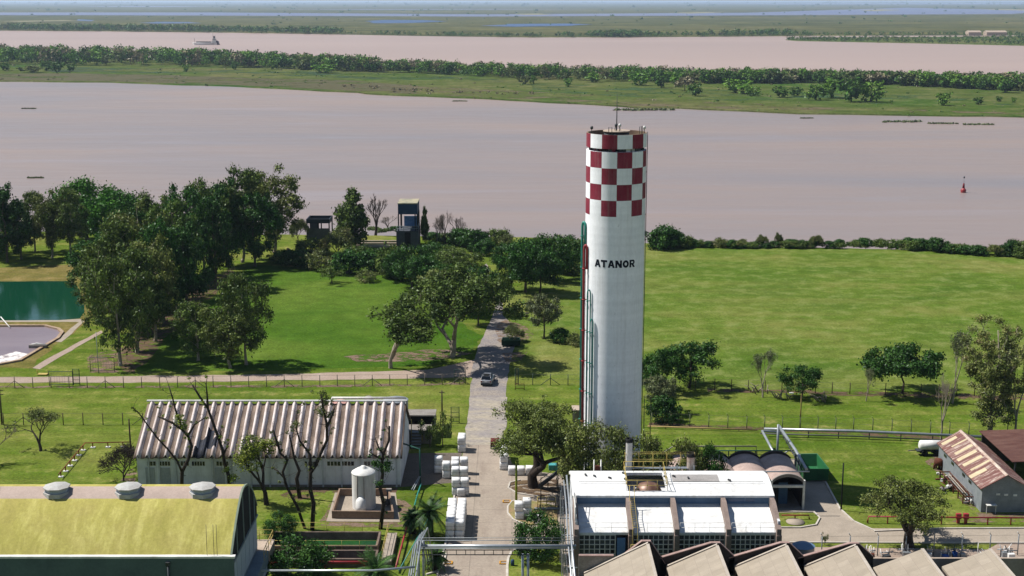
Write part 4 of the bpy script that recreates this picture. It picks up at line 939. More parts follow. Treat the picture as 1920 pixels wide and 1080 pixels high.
NW = 29; pitch = (XR - XL + .5) / NW; YB = 2 * Y1 - Y0
def wavez(u): c = (math.cos(2 * math.pi * u) + 1) / 2; return .4 * c ** 2.2
mb = MB(); ss = 10
prof = [(Y0 - .45 + (Y1 - Y0 + .45) * t_ / 6, EZ - .22 + (RZ - EZ + .22) * t_ / 6) for t_ in range(7)] + [ ((YB + Y1) / 2, (EZ + RZ) / 2), (YB + .45, EZ - .22)]
vs = []; NX = NW * ss + 1
for (y, z) in prof:
    for i in range(NX): u = i / ss + .5; vs.append((XL - .25 + i * pitch / ss, y, z + wavez(u)))
mb.add(vs, [(r * NX + i, r * NX + i + 1, (r + 1) * NX + i + 1, (r + 1) * NX + i) for r in range(len(prof) - 1) for i in range(NX - 1)], 0, True)
for i_ in range(len(mb.f)):
    u_ = ((i_ % (NX - 1)) / ss + .5) % 1; mb.m[i_] = 0 if (u_ < .27 or u_ > .75) else 1
    row_, xx_ = i_ // (NX - 1), XL - .25 + (i_ % (NX - 1)) * pitch / ss
    if (row_ == 1 and XP(368, Y0, 3.6) < xx_ < XP(402, Y0, 3.6)) or (row_ == 0 and XP(362, Y0, 3.4) < xx_ < XP(384, Y0, 3.4)) or (row_ == 2 and XP(380, Y0, 4) < xx_ < XP(392, Y0, 4)): mb.m[i_] = 2
ro = mb.build('roof', [m_wave, m_trough, M('painted_roof_gap_dark', '#14161d', '#2a3040', sc=2)], wh)  # dark inside of the torn hole is painted on unbroken sheet faces
so = ro.modifiers.new('thick', 'SOLIDIFY'); so.thickness = .06
mb = MB(); mb.box(((XL + XR) / 2, Y1, RZ + .34), (XR - XL + .6, .25, .14)); mb.build('ridge_cap', m_wht, ro)
m_wall = M('white_wall_render', '#d0d2d5', '#c0c2c6', sc=.4, fine=.06, rough=.85, stretch=(1, 1, .4))
mb = MB(); mb.bx(XL, XR, Y0, YB, -.1, EZ - .35); mb.prism([(Y0, EZ - .35), (YB, EZ - .35), (Y1, RZ - .1)], XL, XL + .15, 'x'); mb.prism([(Y0, EZ - .35), (YB, EZ - .35), (Y1, RZ - .1)], XR - .15, XR, 'x'); mb.build('wall', m_wall, wh)
xw = lambda px, z=3: XP(px, Y0, z)
for px in (278, 298, 329, 398, 432, 470, 505, 540, 577, 605, 640, 676, 710, 743): mb = MB(); mb.box((xw(px), Y0 - .06, 1.55), (.16, .12, 3.1)); mb.build('pilaster', M('pilaster_paint', '#c3c7ca', '#b0b3b6', sc=.6), wh)
m_glass = M('dark_window_glass', '#15181b', '#23282c', sc=1.2, rough=.15)
for a_, b_, k in ((275, 292, 3), (298, 319, 4), (338, 354, 3), (359, 384, 5), (405, 428, 4), (571, 597, 5), (613, 664, 8), (682, 733, 8)):
    x0, x1 = xw(a_), xw(b_); mb = MB(); mb.bx(x0, x1, Y0 - .03, Y0 + .02, 2.3, 2.84, 1); w_ = (x1 - x0) / k
    for i in range(k): mb.bx(x0 + i * w_ + .03, x0 + (i + 1) * w_ - .03, Y0 - .045, Y0, 2.34, 2.8, 0)
    mb.build('window', [m_glass, m_wht], wh)
for px in (282, 311, 412): mb = MB(); mb.box((xw(px, 1), Y0 - .03, 1.05), (.95, .06, 2.1)); mb.build('door', M('pale_door', '#a9adb0', '#999da0'), wh)
mb = MB(); mb.box(((XL + XR) / 2, Y0 - .03, .12), (XR - XL - .05, .05, .25)); mb.build('plinth', M('grey_plinth', '#6f6963', '#8d8781', sc=.7), wh)  # mottled grey strip along the foot of the wall
# tanks and a lean-to behind its right end
def tank_thing(name, label, cat, c, r, h, mat, cone=.3, n=24, extra=None):
    t = thing(name, label, cat, c); mb = MB(); mb.lathe(c, [(r, 0), (r, h)], n); mb.build('shell', mat, t)
    mb = MB(); mb.lathe(c, [(r + .03, h), (r * .6, h + cone * .7), (.12, h + cone), (.0, h + cone)], n); mb.build('lid', mat, t); return t
yb = YB + 1.2
for i, (px, top, wpx, mt, lab) in enumerate(((637, 751, 34, M('pink_tank', '#c79a90', '#b08478'), 'pinkish round tank showing above the warehouse ridge, leftmost of three'), (691, 743, 19, m_conc2, 'narrow grey ventilated tank above the warehouse ridge, middle of three'), (742, 746, 46, m_steel, 'wide pale tank above the right end of the warehouse ridge'))):
    q = P(px, top + 3, yb); r_ = wpx * PXS(yb) / 2; tank_thing('round_tank', lab, 'tank', Vector((q.x, yb, 0)), r_, q.z, mt, .25)
t = thing('overhead_pipe', 'white overhead pipe running behind the warehouse ridge', 'pipe', (XP(620, yb + 2, 7), yb + 2, 0)); mb = MB()
p0 = P(622, 746, yb - 2.2); p1 = P(760, 746, yb - 2.2); mb.tube([p0, p1], .13, 8)
for k in range(4): q = p0.lerp(p1, k / 3); mb.tube([(q.x, q.y, 0), q], .06, 5)
mb.build('pipe', m_wht, t)
# stairs and dark lean-to at its right end
st = thing('wooden_stairs', 'short pale stairs with yellow posts leading to a dark platform by the warehouse', 'stairs', G(780, 842)); g = G(780, 842)
mb = MB()
for k in range(6): mb.box(g + Vector((0, .32 * k, .2 + .26 * k)), (1.1, .32, .08))
mb.build('tread', m_steel, st)
mb = MB()
for s in (-.6, .6): mb.tube([g + Vector((s, 1.7, .3)), g + Vector((s, 1.7, 3.0))], .05, 5)
mb.build('post', m_yel, st)
mb = MB(); mb.bx(g.x - 1.4, g.x + 1.6, g.y + 1.9, g.y + 4.2, 0, 1.6); mb.build('platform', m_conc2, st)
lt = thing('lean_to', 'dark flat roofed lean-to with pipes beside the warehouse end', 'shed', (g.x + .6, g.y + 5, 0)); mb = MB(); mb.bx(g.x - 1.6, g.x + 2.0, g.y + 4.4, g.y + 6.8, 2.5, 2.65); mb.build('roof', m_conc2, lt)
mb = MB()
for dx in (-1.5, 1.9):
    for dy in (4.5, 6.7): mb.bx(g.x + dx - .05, g.x + dx + .05, g.y + dy - .05, g.y + dy + .05, 0, 2.5)
mb.build('post', m_steel, lt); mb = MB(); mb.bx(g.x - 1.4, g.x + 1.8, g.y + 6.3, g.y + 6.6, 0, 2.5); mb.bx(g.x - .8, g.x + .8, g.y + 4.9, g.y + 5.9, 0, 1.3); mb.build('machinery', m_black, lt)

weather(m_wall, .3); weather(m_roofw, .5)
# ------------------------------------------------------------------ green vaulted hall, lower left
VY0, VY1, VZ, VR = 99.5, 110.3, 7.8, 3.5; VXR = -21.9; VXL = -52.0
hall = thing('vaulted_hall', 'large hall with a yellow green vaulted roof in the lower left corner', 'hall', ((VXL + VXR) / 2, 105, 0))
def arcpts(y0, y1, z, rise, n=28, off=0):
    hs = (y1 - y0) / 2; Rr = (hs * hs + rise * rise) / (2 * rise); cz = z + rise - Rr; a = asin(min(1, hs / Rr))
    return [((y0 + y1) / 2 + (Rr + off) * math.sin(-a + 2 * a * i / n), cz + (Rr + off) * math.cos(-a + 2 * a * i / n)) for i in range(n + 1)]
m, nt, nn, L, b = newmat('mossy_vault_coating')
f = noi(nt, coords(nt, (1.1, .22, .4)), .8, 6, .7, .3); g_ = noi(nt, coords(nt), .25, 3, .6)
c = ramp(nt, f, [(.3, lin('#8f8a46')), (.5, lin('#9f9852')), (.7, lin('#bab26c'))]); c = mixc(nt, ramp(nt, g_, [(.4, BW(0)), (.65, BW(.35))]), c, lin('#9a8a5a'))
nf = noi(nt, coords(nt), 4, 4, .7); c = mixc(nt, 1.0, c, ramp(nt, nf, [(.3, BW(.84)), (.7, BW(1.1))]), 'MULTIPLY'); L.new(c, b.inputs['Base Color']); b.inputs['Roughness'].default_value = .95; b.inputs['Specular IOR Level'].default_value = .1
m_vault = m
def vprof(y0, y1, z, rise, off=0, n=28):
    out = []
    for i in range(n + 1):
        u = -math.cos(math.pi * i / n); out.append(((y0 + y1) / 2 + (y1 - y0) / 2 * u, z + rise * (1 - abs(u) ** (1.45 if u < 0 else 2.3)) + off))
    return out
ap = vprof(VY0, VY1, VZ, VR); n = len(ap); mb = MB()
# roof sheet with the pinkish strip along the crown as a second material
vs = [(x, y, z) for x in (VXL, VXR) for (y, z) in ap]
for i in range(n - 1):
    mb.add([], [], 0); mb.f.append([i, i + 1, n + i + 1, n + i]); mb.m.append(1 if 12 <= i <= 14 else 0); mb.s.append(True)
mb.v = vs
ro = mb.build('roof', [m_vault, M('pink_roof_strip', '#a8968a', '#b5a296', sc=.5, fine=.1)], hall)
sm_ = ro.modifiers.new('thick', 'SOLIDIFY'); sm_.thickness = .12; sm_.use_rim = False
mb = MB(); ap2 = vprof(VY0 - .05, VY1 + .05, VZ, VR + .06); ap1 = vprof(VY0 + .12, VY1 - .12, VZ, VR - .12)
k = len(ap2); poly = ap2 + ap1[::-1]
vs = [(x, y, z) for x in (VXR + .004, VXR + .16) for (y, z) in poly]; q = len(poly)
fs = [(i, i + 1, q + i + 1, q + i) for i in range(q - 1)] + [(i, i + 1, q - 2 - i, q - 1 - i) for i in range(k - 1)] + [(q + i, q + i + 1, q + q - 2 - i, q + q - 1 - i) for i in range(k - 1)]
mb.add(vs, fs, 0); mb.build('end_arch', M('pale_green_concrete', '#7f8c7c', '#6c7869', sc=.6), hall)
m_louv = M('louvre_screen', '#1a1d20', '#26292c', sc=1.4, rough=.95, fine=.2)
mb = MB(); app = vprof(VY0 + .1, VY1 - .1, VZ, VR - .1); app = [(VY0 + .1, 7.0)] + app + [(VY1 - .1, 7.0)]; mb.add([(VXR + .1, y, z) for y, z in app], [tuple(range(len(app)))]); mb.build('louvre_panel', m_louv, hall)
mb = MB()
for t in (.2, .45, .7, .88):
    y = VY0 + (VY1 - VY0) * t; z = np.interp(y, [a[0] for a in ap], [a[1] for a in ap]); mb.bx(VXR + .1, VXR + .18, y - .045, y + .045, 7.0, z - .15)
mb.bx(VXR + .1, VXR + .2, VY0 + .1, VY1 - .1, 6.92, 7.06)
mb.build('mullion', M('mullion_paint', '#8f9a98', '#7d8886'), hall)
m_fas = M('dark_green_fascia', '#566a68', '#48595a', sc=.4, rough=.7, fine=.1)
mb = MB(); mb.bx(VXL, VXR + .3, VY0 - .25, VY0 - .02, VZ - 2.6, VZ - .1); mb.build('fascia', m_fas, hall)
mb = MB(); mb.bx(VXL, VXR + .42, VY0 - .32, VY0 + .08, VZ - .1, VZ + .06); mb.build('gutter_edge', m_wht, hall)
mb = MB(); mb.bx(VXL, VXR, VY0, VY1, -.1, VZ - .12); mb.build('wall', M('hall_wall', '#7a858c', '#6b757c', sc=.5), hall)
m_pan = M('pale_blue_panel', '#a9b3bf', '#9ca6b3', sc=.5, fine=.05)
for i in range(6):
    y = VY0 + .3 + i * 1.72; mb = MB(); mb.bx(VXR + .002, VXR + .08, y, y + 1.6, VZ - 3.6, 6.9); mb.build('wall_panel', m_pan, hall)
mb = MB(); mb.bx(VXR + .01, VXR + 1.0, VY0 - 1, VY1 - .4, VZ - 5.0, VZ - 4.0); mb.build('slab_band', M('band_concrete', '#7d8a92', '#6c7880', sc=.6), hall)
mb = MB(); mb.bx(VXR + .01, VXR + .95, VY0, VY1 - .8, .0, VZ - 5.0); mb.build('lower_wall', m_pan, hall)
mb = MB(); mb.bx(VXR + .95, VXR + .99, VY0, VY1 - 1, VZ - 7.4, VZ - 5.6); mb.build('lower_window', m_glass, hall)
g = Vector((VXR + .55, VY1 - .4, VZ - 4.0)); mb = MB(); mb.bx(VXR - 1.5, VXR + 1.1, VY1 - .4, VY1 + 2.2, VZ - 4.9, VZ - 4.0); mb.build('platform', m_beige, hall)
mb = MB(); rail(mb, [(VXR + 1.0, VY1 - 2.4, VZ - 4), (VXR + 1.0, VY1 + 2.1, VZ - 4), (VXR - 1.4, VY1 + 2.1, VZ - 4)], .95, .03, 1.2); mb.build('handrail', m_yel, hall)
mb = MB(); mb.tube([(XP(318, VY0, 6.5), VY0 - .36, VZ - .5), (XP(318, VY0, 6.5), VY0 - .36, 1)], .1, 6); mb.box((XP(318, VY0, 6.5), VY0 - .4, VZ - .5), (.32, .25, .28)); mb.build('downpipe', m_dark, hall)
for px in (389, 402, 408): 
    x = XP(px, VY0, VZ); mb = MB(); mb.tube([(x, VY0 - .1, VZ), (x + .02, VY0 - .1, VZ + 2.6)], .02, 4); mb.build('whip_antenna', m_dark, hall)
# roof lantern domes: octagonal
dome0 = None
for i, (px, lab) in enumerate(((380, 'white octagonal roof lantern nearest the arched end of the hall'), (241, 'white octagonal roof lantern second from the arched end of the hall'), (107, 'white octagonal roof lantern third from the arched end of the hall'), (-30, 'roof lantern cut by the left edge of the photo'))):
    yc = 104.6; zc = VZ + VR - .1; x = XP(px, yc, zc)
    if dome0 is None:
        dome0 = thing('roof_lantern', lab, 'roof lantern', (0, 0, 0), 'octagonal lanterns along the vault'); 
        mb = MB(); mb.lathe((0, 0, 0), [(.95, -.3), (.95, .42)], 8, 0, False); mb.build('drum', M('lantern_side', '#aeb6c2', '#9aa4b2'), dome0)
        mb = MB(); mb.lathe((0, 0, 0), [(0.86, .38), (1.08, .36), (1.08, .44), (.5, .6), (0, .66)], 8, 0, False); mb.build('cap', M('lantern_cap', '#b9b9b6', '#a8a39c', sc=.9), dome0)
        mb = MB(); mb.lathe((0, 0, 0), [(1.1, -.3), (1.08, .04), (1.0, .06)], 8, 0, False); mb.build('flashing', M('lantern_cap', '#b9b9b6'), dome0)
        dome0.location = (x, yc, zc); WP[dome0.name] = Vector((x, yc, zc)); dome0.rotation_euler = (0, 0, R(12))
    else: dup(dome0, (x, yc, zc), R(12 + i * 7), None, lab)

# ------------------------------------------------------------------ white building with lower bays
WX0, WX1 = 5.3, 22.5; WY0 = 108.0
wb = thing('white_roofed_building', 'building with a bright white stepped roof in four bays and gridded glazing', 'building', ((WX0 + WX1) / 2, 111, 0))
up = [(118.6, 7.9), (116.8, 8.6), (114.8, 9.0), (113.2, 8.85), (111.3, 8.3), (111.3, 8.12), (113.2, 8.6), (114.8, 8.75), (116.8, 8.35), (118.6, 7.6)]
hx0, hx1 = XP(1176, 113, 9), XP(1247, 113, 9)
mb = MB(); mb.prism(up, WX0 - .1, hx0, 'x'); mb.prism(up, hx1, WX1 + .1, 'x')
mb.prism([(118.6, 7.9), (116.8, 8.6), (115.6, 8.85), (115.6, 8.6), (116.8, 8.35), (118.6, 7.6)], hx0, hx1, 'x'); mb.prism([(111.95, 8.5), (111.3, 8.3), (111.3, 8.12), (111.95, 8.3)], hx0, hx1, 'x')
mb.build('upper_roof', m_roofw, wb)
lo_ = [(111.9, 7.35), (111.0, 7.3), (109.4, 6.95), (107.9, 6.3), (107.9, 6.1), (111.9, 6.9)]
fins = [WX0 + .1, XP(1181, 109, 7), XP(1266, 109, 7), XP(1362, 109, 7), WX1 - .15]
fm = M('fin_concrete', '#94837a', '#7d6d64', sc=.8, fine=.15)
for a_, b_ in zip(fins, fins[1:]): mb = MB(); mb.prism(lo_, a_ + .2, b_ - .2, 'x'); mb.build('lower_roof', m_roofw, wb)
for i, x in enumerate(fins):
    mb = MB(); mb.prism([(111.25, 6.6), (111.25, 8.15), (110.4, 8.1), (108.4, 7.25), (107.5, 6.75), (107.5, 4.6), (107.9, 4.6)], x - .19, x + .19, 'x'); mb.bx(x - .22, x + .22, 107.42, 107.9, 0, 6.2); mb.build('roof_fin', fm, wb)
mb = MB(); mb.bx(WX0 + .3, WX1 - .3, 111.9, 111.98, 7.0, 8.3); mb.build('clerestory', M('blue_shaded_step', '#7f9ab8', '#6b88a8', sc=.7), wb)  # blue of the shade below the upper roof is painted on this step
for a_, b_ in ((1398, 1415), (1363, 1396)):
    mb = MB(); mb.bx(XP(a_, 111.9, 8), XP(b_, 111.9, 8), 111.86, 111.9, 7.55, 7.95); mb.build('clerestory_window', M('blue_glass', '#3f6088', '#48709c', rough=.2), wb)
mb = MB(); mb.bx(WX0, WX1, 112.0, 118.4, -.1, 7.55); mb.bx(WX0, WX0 + .2, 107.95, 112, -.1, 7.3); mb.bx(WX1 - .2, WX1, 107.95, 112, -.1, 7.3); mb.build('wall', m_wall, wb)
m_gl = M('grey_glazing', '#3a3d40', '#565a5c', sc=1.6, rough=.25, lo=.45, hi=.55)
for k, (a_, b_) in enumerate(zip(fins, fins[1:])):
    x0, x1 = a_ + .24, b_ - .24; fr = MB(); gl = MB()
    if k == 0: x1 -= 1.05
    gl.bx(x0 + .05, x1 - .05, 108.0, 108.05, 3.1, 6.05)
    g_o = gl.build('window', m_gl, wb); nx = max(4, round((x1 - x0) / .41)); 
    for i in range(nx + 1): x = x0 + (x1 - x0) * i / nx; fr.bx(x - .035, x + .035, 107.93, 107.99, 3.1, 6.08)
    for j in range(8): z = 3.12 + j * .42; fr.bx(x0, x1, 107.94, 107.985, z - .03, z + .03)
    fr.build('frame', m_wht, g_o)
    if k == 0: mb = MB(); mb.bx(x1 + .15, x1 + .85, 107.96, 108.05, 3.2, 5.8); mb.build('door', M('blue_door', '#5f86b4', '#4f74a0'), wb)
    rr = random.Random(k)
    for _c in set((rr.randrange(nx), rr.randrange(6)) for _ in range(9)): i, j = _c; xx = x0 + (x1 - x0) * i / nx; mb = MB(); mb.bx(xx + .05, xx + (x1 - x0) / nx - .05, 107.992, 108.0, 3.16 + j * .42, 3.5 + j * .42); mb.build('open_pane', m_black, g_o)
mb = MB(); mb.bx(WX0 + .3, WX1 - .3, 107.98, 108.1, 0, 3.1); mb.build('lower_wall', m_conc2, wb)
mb = MB()
for a_, b_ in zip(fins, fins[1:]): rail(mb, [(a_ + .3, 108.0, 6.28), (b_ - .3, 108.0, 6.28)], .85, .018, 1.2)
mb.build('eave_rail', m_wht, wb)
mb = MB(); zz = lambda y: np.interp(y, [111.3, 113.2, 114.8, 116.8], [8.3, 8.85, 9.0, 8.6])
rail(mb, [(hx0 - .1, 112.0, 8.5), (hx0 - .1, 115.7, 8.9), (hx1 + .1, 115.7, 8.9), (hx1 + .1, 112.0, 8.5), (hx0 - .1, 112.0, 8.5)], .95, .026, 1.0); mb.build('opening_rail', m_yel, wb)
mb = MB(); mb.lathe(((hx0 + hx1) / 2 + .35, 114.2, 3.45), [(1.15, 0), (1.15, 4.3), (.9, 4.75), (.4, 5.0), (0, 5.05)], 24); mb.build('sunken_vessel', M('brown_steel_vessel', '#8a6a58', '#6a4a3c', sc=1.2, rough=.45, metal=.2), wb)
mb = MB(); x = XP(1186, 110, 7)
for s in (-.2, .2): mb.tube([(x + s, 107.3, 4.2), (x + s, 107.3, 7.0), (x + s, 110.8, 8.2), (x + s, 111.1, 9.3)], .03, 4)
for k in range(14): t = k / 13; mb.tube([(x - .2, 107.3 + 3.5 * t, 7.0 + 1.2 * t), (x + .2, 107.3 + 3.5 * t, 7.0 + 1.2 * t)], .02, 3)
rail(mb, [(x - .35, 107.2, 4.6), (x + .9, 107.2, 4.6)], .9, .03, .7); mb.build('roof_ladder', m_yel, wb)
mb = MB(); rr = random.Random(3)
for k in range(10): q = (rr.uniform(WX0 + 1, WX1 - 1), rr.uniform(112, 115)); mb.box((q[0], q[1], zz(q[1]) + .08), (.12, .3, .14), rr.random())
mb.tube([(WX0 + .5, 113, 8.95), (WX1 - .6, 113, 8.95)], .02, 4); mb.build('roof_fittings', m_dark, wb)
mb = MB(); x0_ = XP(1258, 114.6, 9); x1_ = XP(1345, 114.6, 9); zz2 = lambda y: np.interp(y, [111.3, 113.2, 114.8, 116.8], [8.3, 8.85, 9.0, 8.6])
mb.add([(x0_, 113.3, zz2(113.3) + .02), (x1_, 113.3, zz2(113.3) + .02), (x1_, 114.7, zz2(114.7) + .02), (x0_, 114.7, zz2(114.7) + .02)], [(0, 1, 2, 3)]); mb.build('grey_patch', M('bare_roof_patch', '#a8a4a0', '#8f8b88'), wb)
mb = MB(); zl_ = 8.9
for k, (dx, r_, m_) in enumerate(((-.35, .09, 0), (-.6, .07, 0), (-.82, .05, 1))): mb.tube([(WX0 + dx, 117.5, zl_ - 1 - k * .5), (WX0 + dx, 112, 7.6 - k * .5), (WX0 + dx, 107.8, 6.0 - k * .4), (WX0 + dx, 96, 5.6 - k * .4)], r_, 6, m_)
for y in (99, 102, 105, 108.5, 112, 116): mb.box((WX0 - .45, y, 4.4), (1.1, .08, .1), 0, 0); mb.bx(WX0 - .98, WX0 - .9, y - .04, y + .04, 0, 7 if y > 110 else 5.6, 0)
mb.build('side_pipes', [m_silver, m_dark], wb)
mb = MB(); mb.bx(WX0 - .02, WX0 + .04, 108, 112, 7.3, 8.5); rail(mb, [(WX0 + .1, 108, 7.1), (WX0 + .15, 111.4, 8.3)], .8, .025, 1); mb.build('side_rail', m_wht, wb)
def stack(px, py_top, wpx, Y, mat, lab, z0=8.5):
    z = ZY(py_top, Y); r_ = wpx * PXS(Y, z) / 2; x = XP(px, Y, z); t = thing('chimney', lab, 'chimney', (x, Y, 0)); mb = MB()
    mb.cyl((x, Y), r_, 0, z, 20, caps=False); mb.build('flue', mat, t); mb = MB(); mb.lathe((x, Y, z - .35), [(r_ + .03, 0), (r_ + .03, .36), (r_ - .05, .36), (r_ - .05, -.3)], 20); mb.cyl((x, Y), r_ - .05, z - .7, z - .5, 20); mb.build('rim', m_black, t)
stack(1180, 822, 12.5, 119.5, M('pale_flue', '#c9c7c4', '#a8a5a2', sc=1, stretch=(1, 1, .3)), 'tall pale grey chimney behind the white roof'); stack(1296, 849, 15.5, 119.6, M('rust_streaked_flue', '#b3a79c', '#7a3f30', sc=1.1, lo=.5, hi=.7, stretch=(1, 1, .4)), 'shorter wide rust streaked chimney behind the white roof')
pf = thing('rail_platform', 'yellow railed platform between the two chimneys behind the white roof', 'platform', (XP(1240, 119.6, 8.6), 119.4, 0)); mb = MB(); xa, xb = XP(1172, 119.5, 8.6), XP(1302, 119.5, 8.6)
mb.bx(xa, xb, 119.3, 119.8, 7.9, 7.95); mb.build('deck', m_steel, pf); mb = MB(); rail(mb, [(xa, 119.3, 7.95), (xb, 119.3, 7.95), (xb, 119.8, 7.95), (xa, 119.8, 7.95), (xa, 119.3, 7.95)], 1.4, .018, 1.3); mb.build('handrail', m_yel, pf)
mb = MB()
for x in np.linspace(xa + .1, xb - .1, 5): mb.bx(x - .06, x + .06, 118.95, 119.07, 0, 8.3)
mb.build('leg', m_steel, pf)
fr = thing('riser_stand', 'rusty framed riser with white posts left of the tall grey chimney', 'frame', (XP(1120, 119.5, 9), 119.5, 0)); mb = MB(); 
for px in (1114, 1127): x = XP(px, 119.5, 9); mb.tube([(x, 119.5, 0), (x, 119.5, ZY(862, 119.5))], .06, 5, 0)
x0, x1 = XP(1116, 119.5, 9), XP(1125, 119.5, 9); mb.build('post', m_wht, fr); mb = MB(); mb.bx(x0, x1, 119.3, 119.6, 6, ZY(873, 119.5)); mb.build('rusty_riser', m_rust, fr)

# ------------------------------------------------------------------ saw tooth roof at the bottom edge
m, nt, nn, L, b = newmat('tiled_saw_roof')
tc = coords(nt, (1, 1, 1)); br = nn.new('ShaderNodeTexBrick'); br.offset = .0; br.inputs['Scale'].default_value = .62; br.inputs['Mortar Size'].default_value = .008
br.inputs['Brick Width'].default_value = .62; br.inputs['Row Height'].default_value = .62
br.inputs['Color1'].default_value = lin('#8e8475'); br.inputs['Color2'].default_value = lin('#867c6d'); br.inputs['Mortar'].default_value = lin('#7a6e62'); L.new(tc, br.inputs['Vector'])
f = noi(nt, tc, .7, 5, .7); c = mixc(nt, 1.0, br.outputs[0], ramp(nt, f, [(.3, BW(.86)), (.7, BW(1.07))]), 'MULTIPLY'); L.new(c, b.inputs['Base Color']); b.inputs['Roughness'].default_value = .85
m_saw = m; m_cop = M('pinkish_coping', '#a88e86', '#8f766e', sc=1); m_dkw = M('stained_shaded_wall', '#453c39', '#2c2725', sc=.6, fine=.2)
sw = thing('saw_tooth_building', 'saw tooth roofed building with six beige tiled slopes along the bottom edge', 'building', (20, 96, 0))
YR = 100.0
tips_ = [(1095, 1077, 1215, 1020), (1250, 1064, 1345, 1023), (1378, 1064, 1475, 1023), (1508, 1064, 1605, 1024), (1637, 1064, 1730, 1029), (1766, 1062, 1857, 1029)]
for i, (lx, ly, ax, ay) in enumerate(tips_):
    yr = YR if i < 4 else YR - .35
    za = ZY(ay, yr); xa = XP(ax, yr, za); zl = ZY(ly, yr); xl = XP(lx, yr, zl)
    if i == 0: sl = (za - zl) / (xa - xl)
    mb = MB(); mb.prism([(xl, zl), (xa, za), (xa, za - .18), (xl, zl - .18)], 84, yr, 'y'); mb.build('roof_slope', m_saw, sw)
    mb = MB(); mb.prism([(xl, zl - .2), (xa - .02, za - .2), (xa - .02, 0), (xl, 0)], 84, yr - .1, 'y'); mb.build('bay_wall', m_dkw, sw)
    mb = MB(); mb.bx(xa - .01, xa + .05, 84, yr - .2, zl + .1, za - .3); mb.build('north_light', m_glass, sw)
    mb = MB(); mb.prism([(xa - .14, za + .03), (xa + .1, za + .03), (xa + .1, za - .2), (xa - .14, za - .12)], 84, yr + .02, 'y'); mb.build('ridge_edge', M('pale_edge', '#bdb3a6', '#a99e90'), sw)
    if i < 4:
        # raised gable wall with coping just behind each slope
        yp = yr + .5; zt = ZY(ay - 5, yp) ; xt = XP(ax - 12, yp, zt); xt2 = XP(ax + 5, yp, zt); zb_ = ZY(ly - 18, yp); xb_ = XP(lx - (12 if i else -50), yp, zb_); x3 = XP(ax + 32, yp, zb_)
        poly = [(xb_, zb_), (xt, zt), (xt2, zt), (x3, zb_ + .1), (x3, zb_ - 1.4), (xb_, zb_ - 1.4)]
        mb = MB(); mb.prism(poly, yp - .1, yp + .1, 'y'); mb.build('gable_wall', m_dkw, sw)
        mb = MB(); tp = [(xb_, zb_), (xt, zt), (xt2, zt), (x3, zb_ + .1)]
        mb.prism(tp + [(a, c + .07) for a, c in tp[::-1]], yp - .16, yp + .16, 'y'); mb.build('coping', m_cop, sw)
        mb = MB(); mb.prism([(xl, zl + .01), (xa, za + .01), (xa, za + .11), (xl, zl + .11)], yr + .002, yr + .2, 'y'); mb.build('upstand', M('pale_edge', '#bdb3a6', '#a99e90'), sw)
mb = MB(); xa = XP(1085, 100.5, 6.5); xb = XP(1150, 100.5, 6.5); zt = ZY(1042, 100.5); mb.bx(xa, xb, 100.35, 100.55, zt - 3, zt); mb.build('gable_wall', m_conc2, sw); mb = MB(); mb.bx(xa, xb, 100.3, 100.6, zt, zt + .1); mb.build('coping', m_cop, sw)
mb = MB(); xa = XP(1640, 101, 5); mb.bx(XP(1630, 101, 5), XP(1960, 101, 5), 101.0, 101.2, 0, ZY(1047, 101)); mb.build('rear_wall', m_beige, sw)

# ------------------------------------------------------------------ vaulted open shed behind the white building
va = thing('vaulted_shed', 'low shed with pinkish barrel vaults and an open arched bay beside a paved path', 'shed', (24, 132, 0))
vx = [29.2 - 3.25 * k for k in range(5)][::-1]; m_pv = M('pinkish_vault_concrete', '#b7a197', '#96837a', sc=.7, fine=.15)
def varc(x0, x1, z, rise, n=14, off=0): return [(y, zz_) for y, zz_ in arcpts(x0, x1, z, rise, n, off)]
for x0, x1 in zip(vx, vx[1:]):
    a1 = varc(x0, x1, 3.0, .62); a2 = varc(x0 + .1, x1 - .1, 2.92, .58)
    mb = MB(); mb.prism(a1 + a2[::-1], 129.7, 136.2, 'y'); mb.build('barrel_vault', m_pv, va)
    mb = MB(); a3 = varc(x0, x1, 3.06, .72); a4 = varc(x0 + .12, x1 - .12, 2.9, .56); mb.prism(a3 + a4[::-1], 129.45, 129.7, 'y'); mb.build('front_arch', m_conc2, va)
    mb = MB(); a3 = varc(x0, x1, 3.15, .74); a4 = varc(x0 + .06, x1 - .06, 2.96, .6); mb.prism(a3 + a4[::-1], 136.2, 136.5, 'y'); mb.build('shaded_rear_arch', m_dkw, va)  # dark arch colour stands in for the water tower's shadow on the vaults
mb = MB(); mb.bx(vx[0], vx[-1], 136.2, 136.3, 0, 3.0); mb.bx(vx[0], vx[0] + .1, 129.7, 136.2, 0, 3.0); mb.bx(vx[-1] - .1, vx[-1], 130, 136.2, 0, 3.0); mb.build('wall', m_dkw, va)
mb = MB()
for x in vx: mb.bx(x - .1, x + .1, 129.42, 129.68, 0, 3.1)
mb.build('column', m_wht, va); mb = MB(); mb.bx(vx[0], vx[-1], 129.4, 129.66, 2.35, 2.6); mb.build('beam', m_wht, va)
mb = MB(); mb.bx(vx[0] + .1, vx[-1] - .1, 129.5, 136.1, 0, .06); mb.build('floor', m_conc2, va); mb = MB(); mb.bx(27.0, 27.9, 131, 131.2, .06, 2.3); mb.build('door', M('blue_grey_door', '#4f6f90', '#3f5c7a'), va)
